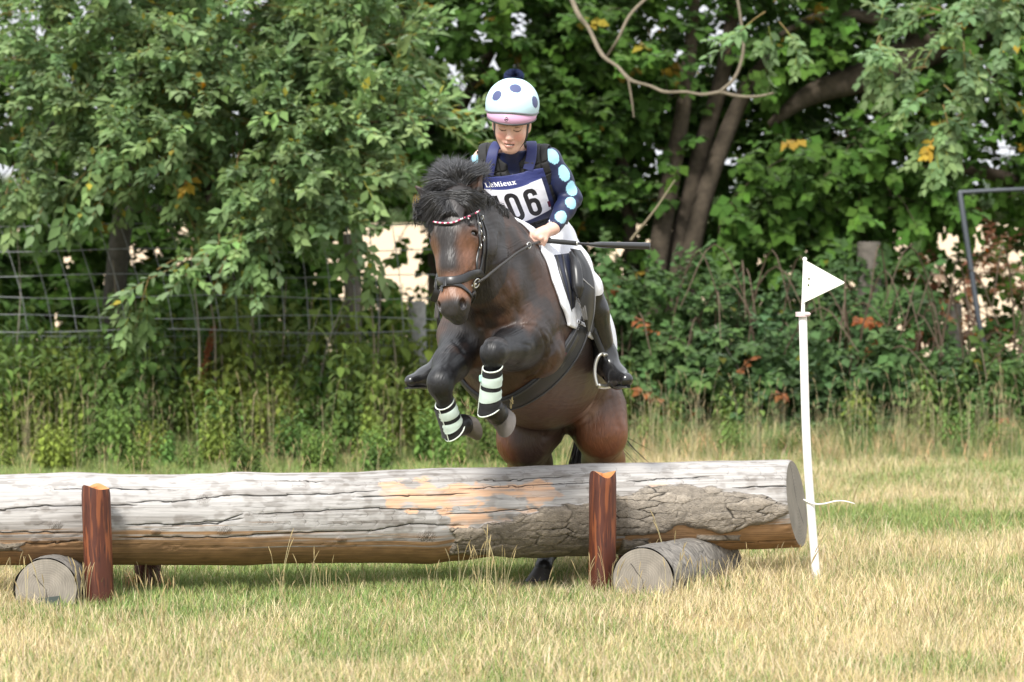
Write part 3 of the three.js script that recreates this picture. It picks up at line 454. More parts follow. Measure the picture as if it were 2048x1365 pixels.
const ponyBase = [hoofR[0], 0, hoofR[2]];
const pony = thing('pony', 'dark bay pony with black mane jumping over the log', 'pony', null, ponyBase);
{
  const coat = (x, y, z) => {
    const n = fbm(x * 9, y * 9, z * 9, 3), fine = fbm(x * 160, y * 60, z * 160, 2), hd = toHead(x, y, z), b = toBody(x, y, z), px = toPixel([x, y, z]);
    let c = [0.030, 0.0215, 0.0185]; const brown = [0.105, 0.045, 0.022], tan = [0.23, 0.10, 0.052], black = [0.0095, 0.0095, 0.011];
    const to = (q, t) => { c = lerp3(c, q, clamp(t)); };
    if (hd[0] > -0.03 && hd[0] < 0.62 && Math.abs(hd[1]) < 0.16 && hd[2] > -0.22 && hd[2] < 0.16) { // head
      const side = Math.abs(hd[1]);
      to([0.026, 0.021, 0.020], 1);
      const wob = 0.05 * (n - 0.5);
      to(tan, smooth(0.022, 0.075, side + wob) * smooth(0.15, 0.27, hd[0] + wob) * smooth(0.46, 0.34, hd[0]) * smooth(-0.08, 0.01, hd[2]) * 0.72);
      to([0.25, 0.115, 0.062], smooth(0.35, 0.43, hd[0] + wob) * smooth(0.51, 0.47, hd[0] + wob * 0.5) * smooth(-0.06, -0.02, hd[2]) * 0.92);
      to([0.036, 0.033, 0.034], smooth(0.482, 0.520, hd[0] + wob * 0.5) * 0.95);
      to(brown, smooth(0.03, 0.012, Math.hypot(hd[0] - 0.201, side - 0.085, hd[2] - 0.032) - 0.012) * 0.6);
      // grizzled white hairs on the forehead
      const griz = smooth(0.10, 0.14, hd[0]) * smooth(0.23, 0.17, hd[0]) * smooth(0.075, 0.05, side) * smooth(0.012, 0.03, side) * smooth(0.42, 0.62, fbm(x * 70, y * 34, z * 70, 3) + 0.25 * (n - 0.5));
      to([0.30, 0.27, 0.26], griz * 0.45);
      to([0.40, 0.33, 0.30], smooth(0.022, 0.0, Math.hypot(hd[0] - 0.335, hd[1] - 0.06, hd[2] - 0.01)) * smooth(0.4, 0.65, fbm(x * 90, y * 60, z * 90, 2)) * 0.8);
      to(black, smooth(0.008, 0.0, Math.abs(Math.hypot((hd[0] - 0.201) * 1.3, hd[2] - 0.032) - 0.016)) * smooth(0.07, 0.08, side) * 0.7);
    } else {
      to(brown, smooth(0.42, 0.62, n) * 0.42);
      to(brown, smooth(-0.02, -0.30, b[2] + 0.08 * (n - 0.5)) * smooth(0.75, 0.3, b[0]) * 0.75); // warmer belly
      to([0.17, 0.062, 0.024], smooth(-0.28, -0.42, b[0]) * smooth(0.0, -0.3, b[2]) * 0.6); // flank
      to([0.12, 0.055, 0.03], smooth(0.55, 0.72, b[0]) * smooth(0.05, -0.1, b[2]) * smooth(0.22, 0.1, Math.abs(b[1])) * smooth(0.4, 0.6, n) * 0.8);
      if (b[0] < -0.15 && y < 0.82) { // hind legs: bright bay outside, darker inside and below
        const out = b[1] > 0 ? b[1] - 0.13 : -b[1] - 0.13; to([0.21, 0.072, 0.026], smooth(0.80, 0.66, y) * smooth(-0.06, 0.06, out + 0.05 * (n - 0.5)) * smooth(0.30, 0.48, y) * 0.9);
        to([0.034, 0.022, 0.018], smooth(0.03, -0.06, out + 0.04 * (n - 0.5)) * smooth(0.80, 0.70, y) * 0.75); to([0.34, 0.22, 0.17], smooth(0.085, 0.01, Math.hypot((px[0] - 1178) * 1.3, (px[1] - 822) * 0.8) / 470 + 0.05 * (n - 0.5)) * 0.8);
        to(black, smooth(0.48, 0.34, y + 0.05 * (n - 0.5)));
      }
      if (b[0] > 0.18) { const f1 = Math.min(segD(x, y, z, E1, K1) - 0.075, segD(x, y, z, K1, T1) - 0.05, segD(x, y, z, lerp3(E2, K2, 0.25), K2) - 0.085, segD(x, y, z, K2, T2) - 0.05, segD(x, y, z, T1, J(925, 850, 15.18)) - 0.06, segD(x, y, z, T2, J(994, 828, 15.11)) - 0.06); const near = smooth(0.03, 0.0, f1 + 0.03 * (n - 0.5)); to(black, near * smooth(15.42, 15.2, px[2])); }
    }
    const k = 0.72 + 0.56 * fine; return [c[0] * k, c[1] * k, c[2] * k];
  };
  const hair = dataTexture(256, 256, (u, v, o) => { const a = noise(u * 96, v * 20, 1) * 0.5 + noise(u * 40, v * 8, 5) * 0.5; o[0] = o[1] = o[2] = a; });
  const coatMat = MP({ vertexColors: true, color: lin(0.88, 0.88, 0.88), roughness: 0.44, bumpMap: hair, bumpScale: 0.0018, sheen: 0.08, sheenRoughness: 0.5, sheenColor: lin(0.5, 0.46, 0.44) });
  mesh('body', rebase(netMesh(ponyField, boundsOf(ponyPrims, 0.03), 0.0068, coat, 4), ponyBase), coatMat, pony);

  // eyes
  for (const s of [-1, 1]) { const e = new THREE.SphereGeometry(0.0175, 24, 16); e.translate(...sub(H(0.201, s * 0.080, 0.029), ponyBase)); mesh('eye', e, MP({ color: lin(0.012, 0.008, 0.006), roughness: 0.08, clearcoat: 1, clearcoatRoughness: 0.03 }), pony); }

  // hooves: sawn cones, wall and sole
  const horn = dataTexture(128, 128, (u, v, o) => { const n = 0.75 + 0.35 * fbm(u * 30, v * 4, 2, 3) + 0.12 * Math.sin(v * 60 + 3 * fbm(u * 5, v * 5)); o[0] = toS(0.125 * n); o[1] = toS(0.110 * n); o[2] = toS(0.10 * n); }, true);
  const hornMat = M({ map: horn, bumpMap: horn, bumpScale: 0.002, roughness: 0.6 }), darkHorn = M({ map: horn, color: lin(0.3, 0.3, 0.32), bumpMap: horn, bumpScale: 0.002, roughness: 0.6 }), soleMat = M({ color: lin(0.085, 0.075, 0.062), roughness: 0.95 });
  function hoof(top, dir, toe, r0, r1, h, mat, parent) {
    dir = norm(dir); toe = norm(mad(toe, dir, -dot(toe, dir))); const sd = cross(dir, toe);
    const p = (a, v) => { const fl = 1 + 0.16 * Math.cos(a) * v, r = mix(r0, r1, v) * (1 - 0.10 * smooth(0.4, 0, Math.cos(a) + 1.2)); return add(top, add(mul(dir, h * v * (0.78 + 0.22 * Math.cos(a))), add(mul(toe, r * Math.cos(a) * fl + 0.018 * v), mul(sd, r * Math.sin(a) * 0.95)))); };
    const w = mesh('hoof', rebase(gridGeo(28, 8, (u, v) => p(u * 2 * Math.PI, v), true), ponyBase), mat, parent);
    mesh('sole', rebase(gridGeo(28, 6, (u, v) => { const q = p(u * 2 * Math.PI, 1), c = mad(mad(top, dir, h * 0.80), toe, 0.018); return mad(lerp3(q, c, v * 0.999), dir, -0.010 * Math.sin(Math.PI * Math.min(1, v * 1.2))); }), ponyBase), soleMat, w);
    mesh('coronet', rebase(gridGeo(24, 3, (u, v) => p(u * 2 * Math.PI, -0.001).map((q, i) => mix(q, top[i] - dir[i] * 0.012, v * 0.999)), true), ponyBase), darkHorn, w);
    return w;
  }
  hoof(J(930, 849, 15.20), [0.6, 0.12, -0.6], [0.35, -0.9, 0.2], 0.046, 0.054, 0.046, hornMat, pony);
  hoof(J(999, 832, 15.13), [0.55, -0.42, -0.45], [0.55, -0.8, 0.0], 0.049, 0.058, 0.050, hornMat, pony);
  hoof(mad(hoofR, [0, 1, 0], 0.045), [-0.12, -1, 0.08], [-0.85, 0, 0.52], 0.04, 0.056, 0.07, darkHorn, pony);
  hoof(mad(hoofL, [0, 1, 0], 0.045), [0, -1, 0.08], [-0.4, 0, 0.9], 0.04, 0.056, 0.07, darkHorn, pony);
  // dry grass caught on the hooves
  const R0 = rng(77), bl = [];
  for (const [px, py, d] of [[1022, 818, 15.16], [1026, 808, 15.16], [1028, 842, 15.2], [944, 830, 15.24], [936, 818, 15.22], [930, 812, 15.2]]) for (let i = 0; i < 3; i++) { const a = J(px, py, d), b = J(px + (R0() - 0.55) * 16, py - 6 - R0() * 14, d + 0.02 * R0()); bl.push(tube([a, lerp3(a, b, 0.5).map((q) => q + (R0() - 0.5) * 0.006), b], [0.0018, 0.0016, 0.0007], 4, 3, false)); }
  const strawMat = M({ color: lin(0.42, 0.33, 0.15), roughness: 0.9 }); for (const b of bl) mesh('grass_stalk', rebase(b, ponyBase), strawMat, pony);
}

// ---------------------------------------------------------------- hair: ribbons that taper to a point
function hairMesh(strands, w, segs = 7) {
  const pos = [], nor = [], col = [], idx = [];
  for (const { pts, k = 1, c = [1, 1, 1] } of strands) {
    const curve = new THREE.CatmullRomCurve3(pts.map(V)), base = pos.length / 3; let side = null;
    for (let i = 0; i <= segs; i++) {
      const t = i / segs, p = curve.getPoint(t), d = curve.getTangent(t), T = [d.x, d.y, d.z], out = norm(sub(EYE, [p.x, p.y, p.z]));
      if (!side) { const ref = norm(add(out, [Math.sin(k * 91) * 0.8, Math.sin(k * 57) * 0.8, 0])); side = norm(cross(T, ref)); } else side = norm(mad(side, T, -dot(side, T)));
      const n = cross(side, T), ww = w * k * (0.55 + 0.45 * Math.min(1, t * 4)) * (1 - Math.pow(t, 3) * 0.92) / 2;
      for (const s of [-1, 1]) { pos.push(p.x + side[0] * s * ww, p.y + side[1] * s * ww, p.z + side[2] * s * ww); const q = norm(mad(n, side, s * 0.7)); nor.push(...q); col.push(...c); }
      if (i) { const a = base + 2 * i - 2; idx.push(a, a + 1, a + 3, a, a + 3, a + 2); }
    }
  }
  const g = new THREE.BufferGeometry(); g.setAttribute('position', new THREE.Float32BufferAttribute(pos, 3)); g.setAttribute('normal', new THREE.Float32BufferAttribute(nor, 3)); g.setAttribute('color', new THREE.Float32BufferAttribute(col, 3)); g.setIndex(idx); return g;
}
const hairMat = M({ vertexColors: true, roughness: 0.36, color: lin(1, 1, 1) });
{
  const R = rng(5), strands = [], fore = [], tail = [], jit = (s) => (R() - 0.5) * 2 * s, tone = () => { const g = 0.016 + 0.036 * R() * R() + (R() < 0.14 ? 0.04 : 0); return [g, g * 0.97, g * 1.02]; };
  // every lock: root pixel, end pixel, bow, depth at root and end
  const lock = (list, r, e, bow, d0, d1, n, spread, fan, curl = 0.0015) => { n = Math.round(n * 1.5); for (let i = 0; i < n; i++) { const q = R(), a = J(r[0] + jit(spread[0]), r[1] + jit(spread[1]), d0 + jit(0.012)), fx = jit(fan[0]), fy = jit(fan[1]), b = J(e[0] + fx, e[1] + fy, d1 + jit(0.02)), m = J((r[0] + e[0]) / 2 + bow[0] + fx * 0.5 + jit(1.5), (r[1] + e[1]) / 2 + bow[1] + fy * 0.5 + jit(1.5), (d0 + d1) / 2 - 0.03 + jit(0.012)); const k1 = lerp3(lerp3(a, m, 0.5), m, 0.1), k2 = lerp3(m, b, 0.55); list.push({ pts: [a, k1, m, k2.map((v) => v + jit(curl)), b.map((v) => v + jit(curl))], k: 0.6 + 0.8 * R(), c: tone() }); } };
  // mane: thrown up and outwards from the crest
  for (let i = 0; i < 46; i++) { const t = i / 45, a = mix(-2.62, -0.62, t), rad = (t < 0.3 ? mix(74, 84, t / 0.3) : t < 0.62 ? 84 : mix(84, 88, (t - 0.62) / 0.38)) * (0.84 + 0.26 * R()); lock(strands, [912 + 6 * t, 372], [912 + Math.cos(a) * rad * 0.84, 386 + Math.sin(a) * rad * 0.82], [jit(6), -7], 15.07, 15.1 + 0.16 * R(), 34, [13, 9], [8, 7]); }
  for (let i = 0; i < 26; i++) { const t = i / 25; lock(strands, [930 + 20 * t, 380 - 6 * t], [946 + 26 * t + jit(8), 340 + jit(12) - 8 * t], [4, -6], 15.14, 15.2, 20, [12, 8], [9, 7]); }
  // mane over the left side of the crest, lying back along the neck
  for (let i = 0; i < 26; i++) { const t = i / 25; lock(strands, [935 + 62 * t, 384 + 36 * t], [952 + 48 * t + jit(10), 420 + 34 * t + jit(14)], [16, -12], 15.14 + 0.2 * t, 15.08 + 0.2 * t, 24, [10, 8], [12, 9]); }
  for (let i = 0; i < 20; i++) { const t = i / 19; lock(strands, [905 + 30 * t, 380], [862 - 8 * t + jit(10), 388 + jit(10) - 10 * t], [-6, -14], 15.05, 15.06, 22, [10, 6], [12, 8]); }
  // forelock: parted, sweeping to both sides of the brow
  for (let i = 0; i < 40; i++) { const t = i / 39; lock(fore, [897 + jit(4), 388 + 12 * t], [842 + 22 * t * t + jit(6), mix(402, 462, t) + jit(9)], [-6 + 10 * t, -8 - 6 * t], 14.985, 14.985 + 0.03 * (1 - t), 34, [5, 6], [8, 7]); }
  for (let i = 0; i < 34; i++) { const t = i / 33; lock(fore, [899 + jit(4), 385 + 14 * t], [mix(968, 940, t) + jit(7), mix(402, 430, t) + jit(8)], [8, -8], 14.985, 15.02 - 0.03 * t, 34, [5, 6], [9, 6]); }
  for (let i = 0; i < 16; i++) { const t = i / 15; lock(fore, [897, 404], [mix(872, 922, t), 443 + jit(5)], [0, 3], 14.965, 14.95, 13, [4, 4], [5, 5]); }
  for (let i = 0; i < 90; i++) { const a = -2.9 + 2.6 * R(), rad = 70 + 34 * R(); lock(strands, [915, 372], [915 + Math.cos(a) * rad * 0.86, 386 + Math.sin(a) * rad * 0.8], [jit(16), -10], 15.07, 15.1 + 0.1 * R(), 1, [16, 10], [6, 6], 0.006); }
  // loose curls beyond the left ear
  for (let i = 0; i < 46; i++) lock(fore, [846 + jit(5), 400 + 50 * R()], [832 + jit(5), 385 + 75 * R()], [-9, 6], 15.0, 15.0, 1, [4, 4], [5, 8], 0.008);
  mesh('mane', rebase(hairMesh(strands, 0.0026), ponyBase), hairMat, pony); mesh('forelock', rebase(hairMesh(fore, 0.0025), ponyBase), hairMat, pony);
  for (let i = 0; i < 520; i++) { const a = L(-0.86 + jit(0.03), jit(0.03), 0.16 + jit(0.03)), q = R(), x = 1168 + jit(48) + (q > 0.94 ? 70 + 45 * R() : 0), y = q > 0.94 ? 905 + 40 * R() : 960 + 60 * R(); const b = J(x, y, 16.95 + jit(0.05)); tail.push({ pts: [a, L(-0.98 + jit(0.02), jit(0.04), 0.05 + jit(0.03)), lerp3(L(-1.0, jit(0.06), -0.1), b, 0.45), b], k: 0.8 + R(), c: tone() }); }
  mesh('tail', rebase(hairMesh(tail, 0.006), ponyBase), hairMat, pony);
}
// ---------------------------------------------------------------- tack
const onField = (f, px, py, from = 13.5) => { const d = norm(sub(J(px, py, 10), EYE)); return march(f, mad(EYE, d, from), d, 5); };
const onPony = (px, py) => onField(ponyField, px, py) ?? J(px, py, 15.2);
const barrelField = union(bodyPrims);
const leather = MP({ color: lin(0.014, 0.014, 0.0155), roughness: 0.36, clearcoat: 0.25, clearcoatRoughness: 0.35 }), leatherSoft = M({ color: lin(0.024, 0.024, 0.027), roughness: 0.5 }), metal = M({ color: lin(0.62, 0.61, 0.58), metalness: 0.9, roughness: 0.28 });
const cloth = dataTexture(128, 128, (u, v, o) => { const w = 0.5 + 0.25 * Math.sin(u * 2 * Math.PI * 32) * Math.sin(v * 2 * Math.PI * 32) + 0.25 * (noise(u * 40, v * 40) - 0.5); o[0] = o[1] = o[2] = w; });
const groundUnder = (p) => [p[0], 0, p[2]];

// saddle pad: over the back, both sides
const padFrontPx = [[1078, 500], [1090, 522], [1103, 565], [1119, 610], [1133, 648]].map(([x, y]) => toBody(...onField(barrelField, x, y)));
const padAng = padFrontPx.map((b) => Math.atan2(b[1], b[2] - 0.03)), padF = padFrontPx.map((b) => b[0]);
function padFront(a) { a = Math.abs(a); if (a <= padAng[0]) return padF[0] - 0.02; for (let i = 0; i < padAng.length - 1; i++) if (a <= padAng[i + 1]) return mix(padF[i], padF[i + 1], (a - padAng[i]) / (padAng[i + 1] - padAng[i])); return padF.at(-1); }
const padEnd = padAng.at(-1);
// point on the barrel at length f and angle a from the spine (positive: its left)
function barrelPoint(f, a, o = 0) { const d = norm(add(mul(S, Math.sin(a)), mul(U, Math.cos(a)))), c = L(f, 0, 0.03); return march(barrelField, mad(c, d, 0.75), mul(d, -1), 0.8, o) ?? mad(c, d, 0.35); }
{
  const base = groundUnder(O);
  const white = dataTexture(256, 256, (u, v, o) => { const q = Math.abs(Math.sin((u + v) * Math.PI * 14)) * Math.abs(Math.sin((u - v) * Math.PI * 14)); o[0] = o[1] = o[2] = 0.35 + 0.5 * Math.sqrt(q); });
  const pad = thing('saddle_pad', 'white quilted saddle pad under the black saddle', 'saddle pad', null, base);
  const rear = (a) => mix(-0.20, -0.235, Math.abs(a) / padEnd);
  mesh('pad_cloth', rebase(drape(barrelField, 44, 84, (u, v) => { const a = (v * 2 - 1) * (padEnd + 0.03); const t = u, drop = 0.10 * t * t * smooth(0.5, 1, Math.abs(v * 2 - 1)); return barrelPoint(mix(padFront(a), rear(a), u), a * (1 + drop)); }, 0.012, 0.004), base), M({ color: lin(0.80, 0.81, 0.86), roughness: 0.85, bumpMap: white, bumpScale: 0.004 }), pad);
  // navy piping inside the front edge and small mark near the lower corner
  const mark = document.createElement('canvas'); mark.width = 128; mark.height = 32; { const c = mark.getContext('2d'); c.fillStyle = '#eceef6'; c.fillRect(0, 0, 128, 32); c.fillStyle = '#111'; c.beginPath(); c.ellipse(10, 16, 7, 11, 0, 0, 7); c.fill(); c.beginPath(); c.ellipse(34, 16, 8, 12, 0, 0, 7); c.fill(); c.fillStyle = '#c8ccd8'; for (let i = 0; i < 6; i++) c.fillRect(54 + i * 12, 10, 8, 12); }
  const mt = new THREE.CanvasTexture(mark); mt.colorSpace = THREE.SRGBColorSpace;
  mesh('emblem_strip', rebase(drape(barrelField, 12, 4, (u, v) => { const p = onField(barrelField, mix(1148, 1170, u) - 1 * v, mix(640, 652, u) + v * 6); return p ?? L(0.3, 0.3, 0.05); }, 0.002, 0.0175), base), M({ map: mt, roughness: 0.8 }), pad);
}
// saddle: seat, panels, flaps, knee rolls, leathers, stirrups
{
  const base = groundUnder(O), sad = thing('saddle', 'black leather jumping saddle with steel stirrups on the pony', 'saddle', null, base);
  const lp = (f, a, o) => barrelPoint(f, a, o);
  const seatPrims = [ell(L(0.02, 0, 0.435), [0.26, 0.125, 0.045], 0.05, bodyFrame), ell(L(-0.22, 0, 0.48), [0.055, 0.15, 0.06], 0.06, bodyFrame), ell(L(0.27, 0, 0.455), [0.05, 0.075, 0.045], 0.05, bodyFrame), cap(L(0.25, -0.09, 0.40), L(0.25, 0.09, 0.40), 0.035, 0.035, 0.05)];
  const sf = union(seatPrims); mesh('seat', rebase(netMesh((x, y, z) => smax(sf(x, y, z), -(barrelField(x, y, z) - 0.018), 0.01), boundsOf(seatPrims, 0.02), 0.006), base), leather, sad);
  for (const s of [1, -1]) {
    const mirror = (p) => { if (s > 0) return p; const b = toBody(...p); return L(b[0], -b[1], b[2]); };
    const row = (list) => (v) => { const k = v * (list.length - 1), i = Math.min(list.length - 2, Math.floor(k)), t = k - i, g = (j) => list[clamp(j, 0, list.length - 1)]; return [0, 1, 2].map((q) => { const [a, b, c, d] = [g(i - 1)[q], g(i)[q], g(i + 1)[q], g(i + 2)[q]]; return 0.5 * (2 * b + (c - a) * t + (2 * a - 5 * b + 4 * c - d) * t * t + (3 * b - a - 3 * c + d) * t * t * t); }); };
    const sheet = (name, front, rear, th, mat, par, bulge = 0.012) => { const a = row(front), b = row(rear); const at = (u, v, o) => { const p = a(v), q = b(v), x = mix(p[0], q[0], u), y = mix(p[1], q[1], u), d = mix(p[2], q[2], u) - bulge * Math.sin(Math.PI * u) * 4 * 0.25 - o; return mirror(J(x, y, d)); }; const g = mergeGeometries([gridGeo(12, 20, (u, v) => at(u, v, th)), gridGeo(12, 20, (u, v) => at(u, v, 0)), gridGeo(2, 20, (u, v) => at(0, v, th * u)), gridGeo(2, 20, (u, v) => at(1, v, th * u)), gridGeo(12, 2, (u, v) => at(u, 1, th * v))]); return mesh(name, rebase(g, base), mat, par); };
    const navy = M({ color: lin(0.010, 0.013, 0.030), roughness: 0.45 });
    const pn = sheet('panel', [[1094, 512, 15.53], [1103, 545, 15.47], [1120, 585, 15.45], [1140, 632, 15.47]], [[1143, 506, 15.56], [1150, 545, 15.50], [1153, 590, 15.49], [1146, 636, 15.50]], 0.012, navy, sad, 0.03);
    for (const k of [0.38, 0.62]) { const A1 = row([[1094, 512, 15.53], [1103, 545, 15.47], [1120, 585, 15.45], [1140, 632, 15.47]]), B1 = row([[1143, 506, 15.56], [1150, 545, 15.50], [1153, 590, 15.49], [1146, 636, 15.50]]); mesh('welt', rebase(tube([0.03, 0.3, 0.6, 0.9].map((v) => { const p = A1(v), q = B1(v); return mirror(J(mix(p[0], q[0], k), mix(p[1], q[1], k), mix(p[2], q[2], k) - 0.038)); }), [0.005, 0.008, 0.008, 0.003], 8, 5), base), leather, pn); }
    const fFront = [[1140, 497, 15.55], [1153, 530, 15.49], [1158, 575, 15.455], [1163, 620, 15.46], [1174, 662, 15.50]], fRear = [[1160, 500, 15.56], [1178, 530, 15.52], [1189, 570, 15.51], [1189, 620, 15.53], [1180, 664, 15.54]];
    const fl = sheet('flap', fFront, fRear, 0.008, leather, sad, 0.02);
    mesh('flap_piping', rebase(tube([0, 0.2, 0.4, 0.6, 0.8, 1].map((v) => { const q = row(fRear)(v); return mirror(J(q[0], q[1], q[2] - 0.008)); }), 0.003, 6, 4), base), M({ color: lin(0.20, 0.20, 0.21), roughness: 0.4 }), fl);
    mesh('knee_roll', rebase(tube([0.08, 0.3, 0.5, 0.62].map((v) => { const p = row(fFront)(v); return mirror(J(p[0] - 2, p[1], p[2] - 0.012)); }), [0.008, 0.026, 0.027, 0.008], 12, 6), base), leather, sad);
    mesh('block_seam', rebase(tube([[1156, 548, 15.435], [1170, 562, 15.45], [1187, 577, 15.49]].map((q) => mirror(J(...q))), 0.0028, 6, 5), base), M({ color: lin(0.35, 0.35, 0.36), roughness: 0.4 }), fl);
    for (const k of [0, 1, 2]) mesh('billet', rebase(tube([[1153 + 5 * k, 596 - 2 * k, 15.47], [1162 + 4 * k, 615, 15.455], [1168 + 3 * k, 640, 15.46]].map((q) => mirror(J(...q))), 0.0042, 6, 5), base), M({ color: lin(0.10, 0.095, 0.09), roughness: 0.5 }), sad);
    for (const k of [0, 1]) mesh('girth_strap', rebase(strap(barrelField, [lp(0.20 - 0.05 * k, s * 1.05), lp(0.22 - 0.05 * k, s * 1.3), lp(0.26 - 0.05 * k, s * 1.58)], 0.026, 0.004, 8, 0.036), base), leatherSoft, sad);
  }
  // stirrups: left one in view, right one half hidden behind the pony
  const stirrup = (px, py, d, k, leatherTop) => {
    const P = (x, y, z = 0) => J(px + x * k, py + y, d + z), top = P(0, 0);
    const lt = mesh('stirrup_leather', rebase((() => { const a = leatherTop, b = mad(top, [0, 1, 0], 0.006), n = norm(cross(sub(b, a), [0, 0, 1])), w = 0.0125; const q = [a, lerp3(a, b, 0.5), b].map((p) => p); return gridGeo(4, 10, (u, v) => { const ang = (u * 2 - 1), c = lerp3(a, b, v); return add(c, [n[0] * w * ang, n[1] * w * ang, 0.003 * (1 - ang * ang)]); }); })(), base), leather, sad);
    const it = mesh('stirrup', rebase(tube([P(6, 4, -0.01), P(0, 0), P(-8, 6), P(-14, 22), P(-15, 42), P(-11, 60), P(-9, 64)], 0.0085, 10, 6), base), metal, sad);
    mesh('outer_branch', rebase(tube([P(0, 0), P(10, 4, 0.04), P(18, 22, 0.07), P(20, 44, 0.08), P(17, 64, 0.07)], 0.008, 10, 6), base), metal, it);
    const tr = tube([P(-9, 64), P(4, 66, 0.03), P(17, 64, 0.07)], 0.011, 8, 4); mesh('tread', rebase(tr, base), metal, it);
  };
  stirrup(1205, 708, 15.62, 1, J(1178, 640, 15.60)); stirrup(883, 712, 15.9, -1, J(925, 640, 15.92));
}
// girth
{
  const base = groundUnder(L(0.4, 0, 0)), t = thing('girth', 'wide black girth with stud guard under the pony belly', 'girth', null, base);
  const pts = [J(1163, 648, 15.57), J(1128, 697, 15.5), J(1088, 737, 15.46), J(1042, 768, 15.46), J(1000, 783, 15.5), J(958, 768, 15.55)].map((p) => snap(barrelField, p)), mir = (p) => { const b = toBody(...p); return snap(barrelField, L(b[0], -b[1], b[2])); };
  const band = [...pts, mir(pts[1]), mir(pts[0])];
  mesh('band', rebase(strap(barrelField, band, 0.1, 0.014, 12, 0.002, [0.10, 0.128, 0.135, 0.12, 0.10, 0.10, 0.10, 0.09]), base), leatherSoft, t);
  const gf = (x, y, z) => barrelField(x, y, z) - 0.016, shift = (p, q, k) => { const d = norm(sub(q, p)), g = gradient(barrelField, ...p), b = cross(g, d); return mad(p, b, k); };
  for (const k of [-0.040, 0.040]) mesh('stitched_edge', rebase(strap(gf, pts.slice(0, 5).map((p, i) => snap(gf, shift(p, pts[Math.min(5, i + 1)], k * [1.05, 1.4, 1.45, 1.3, 1.1][i]))), 0.010, 0.003, 10), base), M({ color: lin(0.045, 0.045, 0.05), roughness: 0.5 }), t);
  const c = snap(gf, J(1112, 716, 15.45)), d = snap(gf, J(1124, 704, 15.45));
  mesh('badge', rebase(strap(gf, [c, lerp3(c, d, 0.5), d], 0.022, 0.002, 4), base), M({ color: lin(0.10, 0.03, 0.035), roughness: 0.5 }), t);
  mesh('inner_strap', rebase(strap(gf, [J(1150, 672, 15.5), J(1128, 700, 15.47), J(1105, 726, 15.45)].map((p) => snap(gf, p)), 0.03, 0.003, 8), base), leather, t);
}
